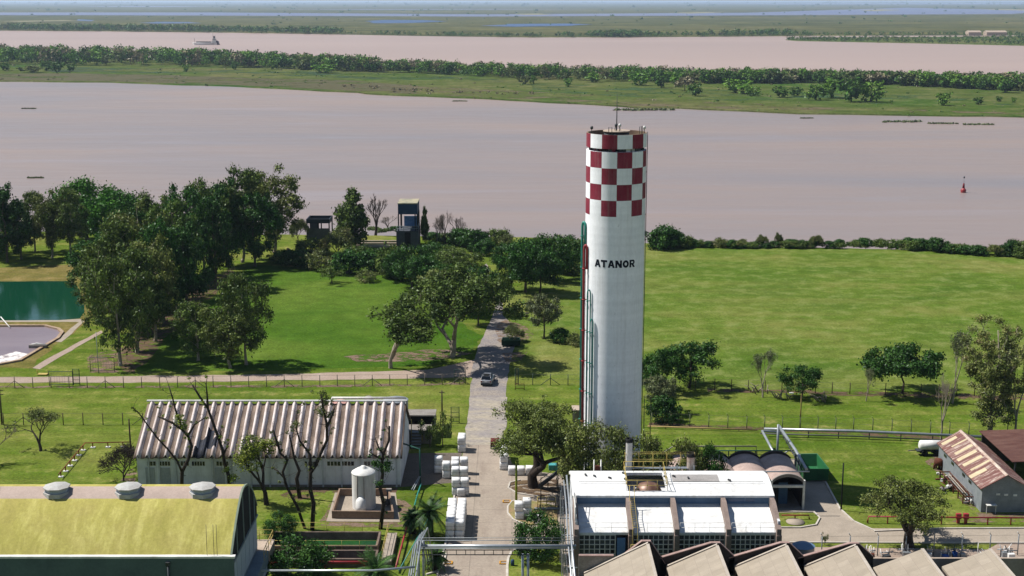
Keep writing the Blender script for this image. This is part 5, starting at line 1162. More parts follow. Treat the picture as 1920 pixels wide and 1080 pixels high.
# green skip beside it
def skip(name, lab, g, w, l, h, mat, rz=0, open_=True):
    t = thing(name, lab, 'skip', g); q = Matrix.Rotation(rz, 3, 'Z')
    outer = [(-w / 2, -l / 2 + .0), (w / 2, -l / 2), (w / 2, l / 2), (-w / 2, l / 2)]; mb = MB(); th = .07
    def V3(x, y, z): return g + q @ Vector((x, y, z))
    b = [(-w / 2, -l / 2 + .3), (w / 2, -l / 2 + .3), (w / 2, l / 2 - .3), (-w / 2, l / 2 - .3)]
    i_ = [(x * (1 - th * 2 / w), y * (1 - th * 2 / l)) for x, y in outer]; ib = [(x * .92, y * .92) for x, y in b]
    vs = [V3(x, y, .15) for x, y in b] + [V3(x, y, h) for x, y in outer] + [V3(x, y, h) for x, y in i_] + [V3(x, y, .25) for x, y in ib]
    fs = [(0, 1, 2, 3)] + [(k, (k + 1) % 4, 4 + (k + 1) % 4, 4 + k) for k in range(4)] + [(4 + k, 4 + (k + 1) % 4, 8 + (k + 1) % 4, 8 + k) for k in range(4)] + [(8 + k, 8 + (k + 1) % 4, 12 + (k + 1) % 4, 12 + k) for k in range(4)] + [(12, 13, 14, 15)]
    mb.add(vs, fs); mb.build('body', mat, t)
    mb = MB()
    for s in (-1, 1):
        for k in range(4): y = -l / 2 + .5 + k * (l - 1) / 3; mb.box(V3(s * (w / 2 + .03), y, h * .55), (.08, .1, h * .8), rz)
    mb.tube([V3(x, y, h) for x, y in outer + outer[:1]], .05, 4); mb.build('ribs', mat, t); return t
m_grn = M('green_skip_paint', '#1a6b3a', '#155530', sc=1, rough=.6, fine=.15)
g = G(1528, 902); skip('open_skip', 'large open green steel skip beside the vaulted shed', g + Vector((0, 2.0, 0)), 2.5, 5.0, 1.5, m_grn, R(2))
g = G(958, 648); skip('open_skip', 'small dark green skip heaped with cut branches beside the gravel road', g, 2.6, 1.8, 1.0, M('dark_green_skip_paint', '#14402e', '#0f2f22'), R(-4))
# ------------------------------------------------------------------ rusty shed at the right
RY0, RY1 = 128.8, 142.8; RX0 = 46.8; RXm = 49.1; RX1 = 51.5
rs = thing('rusty_shed', 'long metal shed with a rust striped gable roof near the right edge', 'shed', ((RX0 + RX1) / 2, RY0, 0))
m, nt, nn, L, b = newmat('rust_striped_sheet')
f = noi(nt, coords(nt, (.12, 1.0, .12)), 1.6, 2, .6); f2 = noi(nt, coords(nt, (.6, 1.4, .6)), 1.2, 5, .8)
c = ramp(nt, f, [(.42, lin('#5a352e')), (.47, lin('#74483e')), (.5, lin('#a08e84')), (.54, lin('#a89a8c')), (.57, lin('#64403a'))]); c = mixc(nt, ramp(nt, f2, [(.42, BW(0)), (.56, BW(.85))]), c, lin('#5c342b'))
wv = nn.new('ShaderNodeTexWave'); wv.bands_direction = 'Y'; wv.inputs['Scale'].default_value = 2.2; L.new(coords(nt), wv.inputs['Vector'])
L.new(c, b.inputs['Base Color']); b.inputs['Roughness'].default_value = .7; bump(nt, b, wv.outputs['Fac'], .4, .05); m_rr = m
def slab(mb, a, b_, y0, y1, th=.07, mi=0): mb.prism([(a[0], a[1]), (b_[0], b_[1]), (b_[0], b_[1] - th), (a[0], a[1] - th)], y0, y1, 'y', mi)
mb = MB(); slab(mb, (RX0 - .25, 2.55), (RXm, 4.0), RY0 - .3, RY1 + .2); ra = mb.build('roof_slope', m_rr, rs); mb = MB(); slab(mb, (RXm, 4.0), (RX1 + .4, 2.4), RY0 - .3, RY1 + .2); mb.build('roof_slope', m_rr, rs)
cr = M('cream_sheet', '#cbbd9c', '#b9a888', sc=1.5)
for (y, w, t0, t1) in ((131.5, .8, .0, .62), (133.0, .45, .2, .95), (134.6, .7, .12, .85), (136.3, .75, .1, .85), (138, .6, .2, .9), (140.1, .35, .3, .95), (141.6, .7, .1, .7)):
    mb = MB(); q = lambda t: (RX0 - .25 + (RXm - RX0 + .25) * t, 2.55 + 1.45 * t + .02); mb.add([(*[q(t0)[0]], y, q(t0)[1]), (q(t1)[0], y, q(t1)[1]), (q(t1)[0], y + w, q(t1)[1]), (q(t0)[0], y + w, q(t0)[1])], [(0, 1, 2, 3)]); mb.build('pale_sheet', cr, ra)
mb = MB(); mb.prism([(RXm - .22, 3.92), (RXm, 4.06), (RXm + .22, 3.92), (RXm, 4.0)], RY0 - .35, RY1 + .22, 'y'); mb.build('ridge_cap', M('ridge_sheet', '#c9bcae', '#a08070', sc=1), rs)
m_tin = M('grey_tin_wall', '#8d9296', '#70777d', sc=.9, fine=.15, rough=.6); mb = MB(); mb.prism([(RX0, -.1), (RX1, -.1), (RX1, 2.5), (RXm, 3.9), (RX0, 2.6)], RY0, RY0 + .1, 'y'); mb.prism([(RX0, -.1), (RX1, -.1), (RX1, 2.5), (RXm, 3.9), (RX0, 2.6)], RY1 - .1, RY1, 'y'); mb.bx(RX0, RX0 + .08, RY0 + .1, RY1 - .1, -.1, 2.6); mb.bx(RX1 - .08, RX1, RY0 + .1, RY1 - .1, -.1, 2.5); mb.build('wall', m_tin, rs)
for x, z in ((48.4, 1.9), (49.2, 1.85), (50.1, 1.8)): mb = MB(); mb.box((x, RY0 - .02, z), (.38, .05, .2)); mb.build('sign_plate', m_wht, rs)
for y in (132.4, 134.4, 138, 140.5): mb = MB(); mb.box((RX0 - .02, y, 1.9), (.05, .8, .3)); mb.build('window', m_glass, rs)
mb = MB(); mb.box((47.7, RY0 - .35, .9), (1.0, .5, .06)); [mb.box((47.7 + s, RY0 - .35, .45), (.05, .05, .9)) for s in (-.45, .45)]; mb.build('bench', m_wht, rs)
r2 = thing('rusty_lean_to', 'rust brown roofed open shed joined behind the striped gable shed', 'shed', (53.5, 138, 0)); mb = MB(); slab(mb, (RX1 + .3, 3.3), (60, 3.6), 134.5, 145); mb.build('roof', M('rust_brown_sheet', '#553630', '#6f5248', sc=.7, fine=.2, stretch=(.5, 1.5, 1)), r2)
mb = MB(); [mb.bx(x - .08, x + .08, y - .08, y + .08, 0, 3.3) for x in (52.2, 56, 59.5) for y in (134.8, 144.6)]; mb.build('post', m_dark, r2); mb = MB(); mb.bx(52, 60, 144.4, 144.6, 0, 3.3); mb.build('rear_wall', m_dkw, r2)
# tank trailer, drum, scrap and pipe racks beside it
g = G(1744, 856); tt = thing('tank_trailer', 'white tank trailer parked at the far left corner of the rusty shed', 'tank trailer', g); mb = MB(); mb.tube([g + Vector((-1.15, .6, 1.15)), g + Vector((-1.0, .6, 1.15)), g + Vector((1.3, .6, 1.15)), g + Vector((1.45, .6, 1.15))], [.3, .55, .55, .3], 18); mb.build('tank', m_wht, tt)
for dx in (-.6, .7):
    for dy in (-.05, 1.2): mb = MB(); mb.tube([g + Vector((dx, dy, .35)), g + Vector((dx, dy + .2, .35))], .35, 14); mb.build('wheel', m_black, tt)
mb = MB(); mb.box(g + Vector((0, .6, .55)), (2.9, .9, .12)); mb.tube([g + Vector((-1.4, .6, .55)), g + Vector((-2.3, .6, .5))], .06, 5); mb.build('chassis', m_dark, tt)
g = G(1757, 853); mb = MB(); mb.lathe(g, [(0, 0), (.3, 0), (.3, .3), (.32, .32), (.3, .6), (.3, .95), (0, .95)], 16); mb.build('barrel', M('blue_plastic', '#1d4f9e', '#17407f'), None, g, 'blue drum standing behind the tank trailer', 'drum')
g = G(1760, 880); mb = MB(); 
for k in range(9): a = Vector((rnd.uniform(-.5, .5), rnd.uniform(-.4, .6), 0)); mb.tube([g + a, g + a + Vector((rnd.uniform(-.4, .4), rnd.uniform(-.3, .3), rnd.uniform(.5, 1.3)))], .09, 6)
mb.lathe(g + Vector((0, .1, .4)), [(0, 0), (.5, .1), (.5, .7), (.2, .8), (0, .8)], 12); mb.build('scrap_machine', m_rust, None, g, 'rust coloured machine by the left wall of the rusty shed', 'machine')
g = G(1800, 925); pr = thing('pipe_rack', 'long rusty rack loaded with pipes along the wall of the rusty shed', 'rack', g); mb = MB()
for k in range(6): y = g.y - 3.0 + k * 1.5; x = g.x + .2; mb.bx(x - 1.0, x + 1.0, y - .05, y + .05, .7, .8); [mb.bx(x + s - .05, x + s + .05, y - .05, y + .05, 0, .7) for s in (-.9, .9)]
mb.build('frame', m_rust, pr)
for k in range(7): x = g.x - .7 + k * .25; mb = MB(); y0 = g.y - 3.2 + rnd.uniform(0, 1.2); mb.tube([(x, y0, .86), (x + rnd.uniform(-.1, .1), g.y + rnd.uniform(3, 4.8), .86)], rnd.uniform(.04, .08), 6); mb.build('pipe', [m_rust, m_conc2, m_beige][k % 3], pr)
sc_m = [m_rust, m_wht, m_dark, m_conc2]
cl_names = [('scrap_pile', 'heap of mixed rusty and pale scrap at the left of the pipe rack', (1775, 900), 16, 1.2), ('scrap_pile', 'dark scrap heap at the near end of the pipe rack', (1822, 943), 14, .9), ('scrap_pile', 'pale scrap heap on the grass side of the pipe rack', (1778, 918), 10, .7)]
for nm, lab, (px, py), nq, sp in cl_names:
    g = G(px, py); mb = MB()
    mb.tube([g + Vector((-sp, 0, .1)), g + Vector((sp, .2, .15))], .09, 5, 0)
    for k in range(nq):
        c = g + Vector((rnd.uniform(-sp, sp), rnd.uniform(-sp, sp), .1 + rnd.random() * .35))
        if k % 2: mb.box(c, (rnd.uniform(.1, .5), rnd.uniform(.1, .6), rnd.uniform(.08, .3)), rnd.random() * 3, k % 4)
        else: mb.tube([c, c + Vector((rnd.uniform(-.8, .8), rnd.uniform(-.8, .8), rnd.uniform(0, .3)))], .05, 5, k % 4)
    mb.build(nm, sc_m, None, g, lab, 'scrap heap')
# ------------------------------------------------------------------ storage tank in its walled basin
g0 = G(683, 951); tk = thing('storage_tank', 'white vertical storage tank with a small lid inside a low brown wall', 'tank', g0); rT = 1.18; hT = 3.75
mb = MB(); mb.lathe(g0, [(rT, 0), (rT, hT)], 32); mb.build('shell', M('tank_white', '#d6d4d0', '#bcb9b3', sc=.8, stretch=(1, 1, .25), fine=.06), tk)
mb = MB(); mb.lathe(g0, [(rT + .04, hT - .03), (rT, hT + .05), (rT * .55, hT + .38), (.25, hT + .45), (.25, hT + .62), (0, hT + .64)], 32); mb.build('roof', m_wht, tk)
mb = MB(); mb.tube([g0 + Vector((-.55, -rT * .9, .2)), g0 + Vector((-.55, -rT * .93, hT))], .05, 5); mb.tube([g0 + Vector((.15, -rT - .02, 1)), g0 + Vector((.15, -rT - .02, hT))], .04, 5); mb.build('pipe', m_conc2, tk)
g1 = G(677, 960); mb = MB(); mb.tube([g1 + Vector((0, 0, .0)), g1 + Vector((0, .1, .5)), g1 + Vector((0, .25, .95)), g1 + Vector((.05, .5, 1.35)), g1 + Vector((.05, .6, 1.5))], [.5, .55, .55, .42, .15], 18); mb.tube([g1 + Vector((.1, .3, 1.3)), g1 + Vector((.1, .25, 1.65))], .12, 8); mb.build('small_vessel', m_wht, None, g1, 'small rounded white vessel in front of the storage tank', 'vessel')
p = [G(624, 972), G(737, 973), G(729, 930), G(637, 930)]; bw = thing('bund_wall', 'low brown walled basin around the white storage tank', 'basin', G(680, 972)); mb = MB()
for a, b_ in zip(p, p[1:] + p[:1]): d = b_ - a; mb.box((a + b_) / 2 + Vector((0, 0, .4)), (d.length + .12, .16, .8 + .003 * (a.x % 1)), math.atan2(d.y, d.x))
mb.build('wall', M('brown_bund', '#9a826e', '#806a5a', sc=.7, fine=.15), bw); mb = MB(); mb.add([(q.x, q.y, .05) for q in p], [(0, 1, 2, 3)]); mb.build('floor', m_slab, bw)
sheet('concrete_yard', [(612, 978), (750, 979), (742, 924), (628, 924)], .028, m_slab)
g = G(727, 950); pm = thing('pump_set', 'dark pump and valve group at the right wall of the tank basin', 'pump', g); mb = MB(); mb.box(g + Vector((0, 0, .5)), (.5, .4, .5)); mb.tube([g + Vector((0, .1, .0)), g + Vector((0, .1, 1.6))], .08, 6); mb.tube([g + Vector((-.6, 0, .3)), g + Vector((.5, 0, .3))], .12, 8); mb.build('pump', m_dark, pm); mb = MB(); mb.box(g + Vector((.1, .5, 1.6)), (.55, .35, .25)); mb.build('control_box', m_conc2, pm)

# ------------------------------------------------------------------ sunken basins at the bottom
def basin(lab, x0, x1, ya, yb, wcol, wz, h=.7):
    a = G(x0, ya); b_ = G(x1, yb); t = thing('concrete_basin', lab, 'basin', (a + b_) / 2); X0, X1, y0, y1 = a.x, b_.x, min(a.y, b_.y), max(a.y, b_.y)
    mb = MB(); mb.bx(X0, X1, y1 - .2, y1, 0, h); mb.bx(X0, X1, y0, y0 + .25, 0, h); mb.bx(X0, X0 + .2, y0 + .25, y1 - .2, 0, h - .003); mb.bx(X1 - .2, X1, y0 + .25, y1 - .2, 0, h - .003); mb.build('wall', M('stained_basin_concrete', '#8a786c', '#5c4c44', sc=.6, fine=.2), t)
    mb = MB(); mb.bx(X0 + .2, X1 - .2, y0 + .25, y1 - .2, 0, wz); mb.build('water', wcol, t)
    mb = MB(); rail(mb, [(X0, y1 + .1, h - .1), (X1 - .1, y1 + .1, h - .1)], .95, .022, 1.7, 1); mb.build('handrail', m_yel, t); return t
basin('concrete basin of green water with a yellow rail, the farther of two', 500, 715, 1040, 1012, M('algae_water', '#2a5a26', '#1d3d33', sc=.3, rough=.12), .12, .85)
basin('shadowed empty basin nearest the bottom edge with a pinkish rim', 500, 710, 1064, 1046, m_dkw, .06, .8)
g = G(712, 1050); wk = thing('basin_walkway', 'beige concrete walkway with slanted yellow handrail beside the basins', 'walkway', g); a, b_ = G(714, 1062), G(742, 1008); mb = MB(); mb.bx(a.x, b_.x + .15, a.y, b_.y, 0, .5); mb.build('slab', m_slab, wk); mb = MB(); rail(mb, [(a.x + .1, a.y, .5), (a.x + .1, b_.y, .5)], .95, .024, 1.3); mb.build('handrail', m_yel, wk)
def gpipe(name, lab, pts, r, mat, posts=None, cat='pipe', pm=None, foot=False, dy=0):
    """a pipe on short posts: pts = [(px, py of the foot, height)]"""
    P3 = [G(x, y) + Vector((0, 0, h)) for x, y, h in pts]; t = thing(name, lab, cat, (P3[0].x, P3[0].y, 0)); mb = MB(); mb.tube(P3, r, 7); mb.build('pipe', mat, t)
    if posts:
        L_ = 0
        for a, b_ in zip(P3, P3[1:]):
            d = (b_ - a).length; n = max(1, int(d / posts))
            for k in range(n):
                q = a.lerp(b_, (k + .5) / n)
                if q.z < .15: continue
                mb = MB(); mb.bx(q.x - .05, q.x + .05, q.y - .05, q.y + .05, 0, q.z); mb.build('support', pm or mat, t)
                if foot: mb = MB(); mb.box((q.x, q.y, .05), (.5, .4, .1)); mb.build('footing', m_wht, t)
    return t
gpipe('red_pipe', 'thick red pipe in front of the basins', [(500, 1068, .7), (720, 1068, .7)], .14, m_rpipe, 3)
gpipe('red_pipe', 'red fire pipe running up the grass left of the corrugated warehouse', [(110, 900, .6), (160, 840, .6), (245, 838, .6)], .055, M('brick_red_pipe', '#8a3b2a', '#74301f'), 1.6, foot=True)
gpipe('red_pipe', 'slanting red pipe beside the palm left of the loading yard', [(742, 1075, .5), (766, 985, .5)], .09, m_rpipe, 3)
gpipe('red_pipe', 'short brick red pipe on the small grass island by the vaulted shed', [(1465, 975, .5), (1516, 975, .5), (1518, 976, .05)], .07, M('brick_red_pipe', '#8a3b2a'), 2)
gpipe('red_pipe', 'long red pipe along the concrete road at the right', [(1626, 981, .1), (1628, 981, .7), (1700, 982, .7), (1960, 984, .7)], .075, m_rpipe, 2.2)
for x, lab in ((1797, 'left red hydrant box on the long red pipe'), (1811, 'right red hydrant box on the long red pipe')): g = G(x, 982); mb = MB(); mb.box(g + Vector((0, .1, .75)), (.5, .35, .55)); mb.box(g + Vector((0, .1, .25)), (.3, .2, .5)); mb.build('hydrant_box', m_rpipe, None, g, lab, 'hydrant box', bevel=.03)
gpipe('green_pipe', 'pale green pipe bundle slanting past the palm towards the pipe bridge', [(748, 1078, .4), (800, 985, .4), (812, 960, .4)], .05, m_teal, 3)
gpipe('green_pipe', 'teal pipe running along the ground towards the warehouse corner', [(770, 1000, .4), (776, 960, .4), (783, 935, .5), (790, 915, .5)], .07, m_teal, 3)
t = thing('pipe_portal', 'dark green pipe portal at the right corner of the corrugated warehouse', 'pipe', G(788, 908)); a = G(788, 908); mb = MB(); mb.tube([a, a + Vector((0, 0, 3.9)), a + Vector((-1.9, 2.4, 3.7))], .09, 6); mb.build('pipe', M('dark_green_pipe', '#1f5546', '#17433a'), t); mb = MB(); mb.tube([a + Vector((0, -.1, .9)), a + Vector((-.5, -3, .4))], .06, 5); mb.tube([a + Vector((-.1, -.1, .9)), a + Vector((-.7, -3, .5))], .05, 5); mb.build('branch_pipe', m_steel, t)
# pipe bridge over the road
YBr = 106.7
pb = thing('pipe_bridge', 'silver pipe bridge with a dark truss crossing the loading yard road', 'pipe bridge', (-4, YBr, 0))
xa, xb = XP(786, YBr, 5.5), XP(1080, YBr, 5.5); zp = ZY(1024, YBr)
mb = MB(); mb.tube([(xa, YBr, zp), (xb, YBr, zp)], .15, 12); mb.build('main_pipe', m_silver, pb)
mb = MB(); mb.tube([(xa, YBr - .35, zp - .05), (xb, YBr - .35, zp - .05)], .05, 6); mb.tube([(xa, YBr + .5, zp + .3), (xb, YBr + .5, zp + .3)], .03, 6); mb.tube([(xa, YBr + .8, zp + .4), (xb, YBr + .8, zp + .4)], .025, 6); mb.build('thin_pipes', m_steel, pb)
mb = MB(); xc = XP(995, YBr, 5)
for z in (zp - .3, zp - .72): mb.tube([(xa, YBr - .1, z), (xc, YBr - .1, z)], .045, 4)
for k in range(13): x = xa + (xc - xa) * k / 12; mb.tube([(x, YBr - .1, zp - .3), (x, YBr - .1, zp - .72)], .04, 4)
mb.build('truss', m_dark, pb)
for px in (980, 990): x = XP(px, YBr, 4); mb = MB(); mb.tube([(x, YBr, 0), (x, YBr, zp - .7)], .11, 8); mb.build('leg', m_silver, pb)
for px in (785, 794): x = XP(px, YBr, 4); mb = MB(); mb.tube([(x, YBr, 0), (x, YBr, zp + .5)], .1, 8); mb.build('leg', m_steel, pb)
mb = MB()
for k, dx in enumerate((-.5, -.3, -.1, .15)): x = xa + dx; mb.tube([(x, 92, 4.6 + .15 * k), (x, YBr + .2, zp - .2 + .2 * k), (x + .3, YBr + 4, zp - .6 + .2 * k), (x + .5, YBr + 7.5, 1.2), (x + .5, YBr + 7.7, 0)], .05 + .02 * (k % 2), 6)
mb.build('descending_pipes', m_steel, pb)
mb = MB(); zq = ZY(1070, 101); mb.tube([(XP(490, 101, zq), 101, zq), (XP(700, 101, zq), 101, zq), (xa, 101.5, zq + .1)], .1, 8); mb.build('side_pipe', m_silver, pb)

# ------------------------------------------------------------------ bales, poles, small yard objects
m_bag = M('white_bale_wrap', '#dcdbd9', '#c9c8c6', sc=1.5, fine=.08, rough=.5); m_bag2 = M('grey_bale_side', '#b6b4b6', '#a3a1a3', sc=1.5)
bale0 = thing('wrapped_bale', 'x', 'bale', (0, 0, 0), 'white wrapped bales stacked in the yard')
bm = bmesh.new(); bmesh.ops.create_cube(bm, size=1); bmesh.ops.subdivide_edges(bm, edges=bm.edges, cuts=3, use_grid_fill=True)
for v in bm.verts:
    p = v.co; e = sorted([abs(p.x), abs(p.y), abs(p.z)])[1]; s = 1 - .07 * (e / .5) ** 4
    p *= s; p += mnoise.noise_vector(p * 5) * .03; p.z += .0; p.x *= .88; p.y *= .88; p.z = p.z * .9 + .45
bme = bpy.data.meshes.new('wrap'); bm.to_mesh(bme); bm.free(); bme.materials.append(m_bag)
for p_ in bme.polygons: p_.use_smooth = True
bo = bpy.data.objects.new('wrap', bme); COL.objects.link(bo); bo.parent = bale0
mb = MB(); mb.box((0, 0, .445), (.885, .885, .02)); mb.build('strap', M('grey_strap', '#6f6d70', '#5f5d60'), bale0)
used = []
def bale(loc, lab, rz=0):
    if not used: bale0.location = loc; bale0.rotation_euler = (0, 0, rz); bale0['label'] = lab; used.append(1); return
    dup(bale0, loc, rz, (1, 1, rnd.uniform(.97, 1.03)), lab)
def stack_b(px, py, nx, ny, nz, where, gapx=.92):
    g = G(px, py)
    rown = ['front', 'second', 'third', 'fourth', 'fifth', 'sixth', 'seventh', 'eighth']
    for i in range(nx):
        for j in range(ny):
            for k in range(nz):
                side = '' if nx == 1 else ('left ' if i == 0 else ('right ' if i == nx - 1 else 'middle '))
                lev = '' if nz == 1 else ('top' if k == nz - 1 else 'bottom')
                lab = 'bale, ' + ' '.join(x for x in (lev, (side + 'column').strip() if nx > 1 else '', (rown[j] + ' row') if ny > 1 else '') if x) + (' of the ' if (lev or side or ny > 1) else 'alone, the ') + where
                bale((g.x + .45 + i * gapx + rnd.uniform(-.03, .03), g.y + .45 + j * .93 + rnd.uniform(-.02, .02), k * .9), lab, rnd.uniform(-.04, .04))
stack_b(835, 1012, 2, 7, 2, 'long double stack by the bridge')
stack_b(856, 932, 1, 1, 1, 'single bale behind the long stack')
stack_b(847, 930, 2, 1, 2, 'square stack behind the long one')
stack_b(846, 909, 2, 1, 2, 'middle stack left of the road')
stack_b(829, 898, 2, 1, 2, 'stack on the left near the warehouse')
stack_b(814, 888, 1, 1, 2, 'leftmost stack in the warehouse shade')
stack_b(846, 890, 2, 1, 2, 'pair behind the middle stack')
stack_b(858, 849, 1, 2, 2, 'small far stack left of the road')
stack_b(937, 882, 1, 5, 2, 'long stack beside the oak')
stack_b(953, 892, 4, 1, 1, 'low line behind the oak trunk')
stack_b(965, 976, 1, 1, 2, 'left pile by the round dark tree')
stack_b(980, 970, 1, 1, 2, 'right pile by the round dark tree')
stack_b(1002, 985, 1, 1, 1, 'low bale half hidden by the round dark tree')
def pole(name, px, py, top, r, mat, lab, cat='pole', arm=None, lamp=False):
    g = G(px, py); z = ZY(top, g.y); t = thing(name, lab, cat, g); mb = MB(); mb.tube([g, g + Vector((0, 0, z))], [r, r * .75], 8); mb.build('pole', mat, t)
    if arm: mb = MB(); [mb.box(g + Vector((0, 0, z - .25 - .5 * k)), (arm, .08, .08)) for k in range(1 + (arm > .8))]; mb.build('crossarm', mat, t)
    if lamp: mb = MB(); mb.tube([g + Vector((0, 0, z)), g + Vector((-.5, 0, z + .15)), g + Vector((-1.1, 0, z + .1))], .04, 5); mb.build('arm', mat, t); mb = MB(); mb.box(g + Vector((-1.2, 0, z + .08)), (.5, .22, .1)); mb.build('lamp_head', m_wht, t)
    return t
m_wood = M('pole_wood', '#4f4238', '#3a3029', sc=2, fine=.2)
pole('utility_pole', 4, 796, 728, .12, m_wood, 'dark wooden utility pole at the left edge of the photo', arm=.9); pole('utility_pole', 829, 779, 732, .1, m_wood, 'wooden utility pole behind the right end of the warehouse', arm=.7)
pole('utility_pole', 385, 899, 836, .12, m_conc2, 'grey pole with crossarms in front of the warehouse', arm=1.1)
pole('utility_pole', 1577, 957, 868, .09, M('black_pole_paint', '#1c211c', '#141814'), 'tall black pole on the grass right of the vaulted shed'); pole('steel_post', 968, 953, 864, .13, M('yellow_green_post_paint', '#8f9a2c', '#7d8826'), 'yellow green post rising from the kerb island by the oak')
pole('lamp_post', 1500, 802, 738, .09, M('ochre_post_paint', '#8f7d4a', '#7a6b40'), 'ochre lamp post by the right hand fence', 'street lamp', lamp=True); pole('steel_post', 245, 842, 786, .1, M('dark_red_post', '#3a2220', '#2c1a18'), 'dark red upright post at the left end of the warehouse')
pole('lamp_post', 185, 700, 622, .05, m_steel, 'thin pale lamp post beside the chain link enclosure', 'street lamp')
pole('steel_post', 541, 942 + 145, 700 + 330, .03, m_steel, 'thin steel post in front of the basins')
pole('lamp_post', 1832, 1050, 1018, .04, m_wht, 'white globe lamp behind the saw tooth roof', 'street lamp')
# ladder-like frame and dark conveyor near the oak
fr = thing('pipe_portal', 'tall thin pipe frame with yellow guards left of the white building', 'frame', G(1030, 958)); a, b_ = G(1014, 956), G(1046, 950); mb = MB(); mb.tube([a, a + Vector((0, 0, 3.4)), b_ + Vector((0, 0, 3.4)), b_], .05, 5); mb.build('portal', m_dark, fr)
mb = MB(); q0, q1 = G(1008, 957), G(1042, 957); rail(mb, [q0, q1, q1 + Vector((0, 1.4, 0)), q0 + Vector((0, 1.4, 0)), q0], .9, .04, 1.0); mb.build('guard_rail', m_yel, fr); mb = MB(); mb.tube([q0 + Vector((-.3, 0, .2)), q1 + Vector((1.0, 0, .2))], .13, 8); mb.build('valve_pipe', m_steel, fr)
cv = thing('conveyor', 'dark inclined chute rising to the white building behind the oak', 'chute', G(1012, 915)); a = G(1010, 918) + Vector((0, 0, .3)); b_ = G(1062, 893) + Vector((.2, -2, 2.2)); mb = MB(); mb.tube([a, b_], .22, 4); mb.tube([a + Vector((0, .4, .5)), b_ + Vector((0, .4, .5))], .03, 4); mb.build('chute', m_dark, cv); mb = MB(); [mb.tube([(a.lerp(b_, t_).x, a.lerp(b_, t_).y, 0), a.lerp(b_, t_)], .05, 5) for t_ in (.3, .6, .9)]; mb.build('leg', m_dark, cv)
for k, (px, py, lab) in enumerate(((950, 941, 'yellow and grey drain cover beside the kerb island'), (840, 1056, 'orange drain cover at the left kerb under the pipe bridge'), (945, 1056, 'orange drain cover at the right kerb under the pipe bridge'))):
    g = G(px, py); t = thing('drain_frame', lab, 'drain cover', g); mb = MB(); w = .36
    for s in (-1, 1): mb.box(g + Vector((s * w, 0, .06)), (.12, .62, .1)); mb.box(g + Vector((0, s * .28, .06)), (w * 2 - .12, .1, .095))
    mb.build('frame', M('orange_paint', '#c9922e', '#b07e28'), t); mb = MB(); mb.box(g + Vector((0, 0, .03)), (w * 2 - .14, .44, .05)); mb.build('grate', m_conc2, t)
g = G(961, 1062); mb = MB(); mb.lathe(g + Vector((0, 0, .1)), [(0, 0), (.16, 0), (.17, .45), (.12, .55), (0, .58)], 10); mb.build('waste_bin', M('blue_bin', '#2f4a6a', '#26405e'), None, g, 'small blue bin on the grass under the pipe bridge', 'bin')
g = G(928, 842); ct = thing('yard_cart', 'small dark red cart at the road edge behind the right bale stack', 'cart', g); mb = MB(); mb.box(g + Vector((0, .5, .7)), (1.0, 1.3, .5)); mb.build('bed', M('dark_red_paint', '#6a2a28', '#55201f'), ct)
for dx in (-.45, .45):
    for dy in (.1, 1.0): mb = MB(); mb.tube([g + Vector((dx - .06, dy, .28)), g + Vector((dx + .06, dy, .28))], .28, 12); mb.build('wheel', m_black, ct)
g = G(1083 - 40, 880); mb = MB(); mb.box(G(1040, 880) + Vector((0, 0, .3)), (1.3, .8, .6)); mb.build('teal_trough', M('teal_water', '#3f8f92', '#57a0a0'), None, G(1040, 880), 'pale trough of teal liquid behind the oak', 'trough')
# ------------------------------------------------------------------ palms
def palm(px, py, top, wpx, lab, seed):
    rg = random.Random(seed); g = G(px, py); d = PXS(g.y); h = ZY(top, g.y); rad = wpx * d / 2; t = thing('palm_tree', lab, 'palm', g, 'palms beside the pipes'); hz = max(.6, h - rad * .55)
    mb = MB(); mb.tube([g, g + Vector((0, 0, hz * .5)), g + Vector((0, 0, hz))], [.3, .24, .3], 10); mb.build('trunk', B_dark, t)
    mb = MB(); c = g + Vector((0, 0, hz))
    for k in range(54):
        a = rg.random() * 6.28; el = rg.uniform(-.5, 1.35); Lf = rad * rg.uniform(.85, 1.15); dirh = Vector((math.cos(a), math.sin(a), 0)); pts = []
        for i in range(8):
            s = i / 7; pts.append(c + dirh * Lf * s * math.cos(el * (1 - .4 * s)) + Vector((0, 0, Lf * (math.sin(el) * s - .75 * s * s * max(.25, math.cos(el))))))
        side = Vector((-dirh.y, dirh.x, 0))
        for i in range(7):
            p0, p1 = pts[i], pts[i + 1]
            for u in (.0, .25, .5, .75):
                q = p0.lerp(p1, u); w = rad * .24 * math.sin(math.pi * min(1, (i + u + .8) / 8)); f_ = (p1 - p0).normalized()
                for sg in (-1, 1): tip = q + side * sg * w + f_ * w * .5 - Vector((0, 0, w * .35)); mb.add([q, q + f_ * .07, tip], [(0, 1, 2)])
        mb.tube(pts, .018, 3, caps=False)
    mb.build('fronds', leafmat('palm_fronds', '#26401c', '#3a5526', '#55703a'), t)
palm(808, 1008, 940, 76, 'palm between the green pipes and the long bale stack', 1); palm(706, 1096, 1046, 92, 'palm cut by the bottom edge in front of the basin walkway', 2); palm(775, 1000, 958, 50, 'dark small palm just left of the larger palm', 3); palm(818, 1068, 1030, 50, 'low palm under the left end of the pipe bridge', 4)

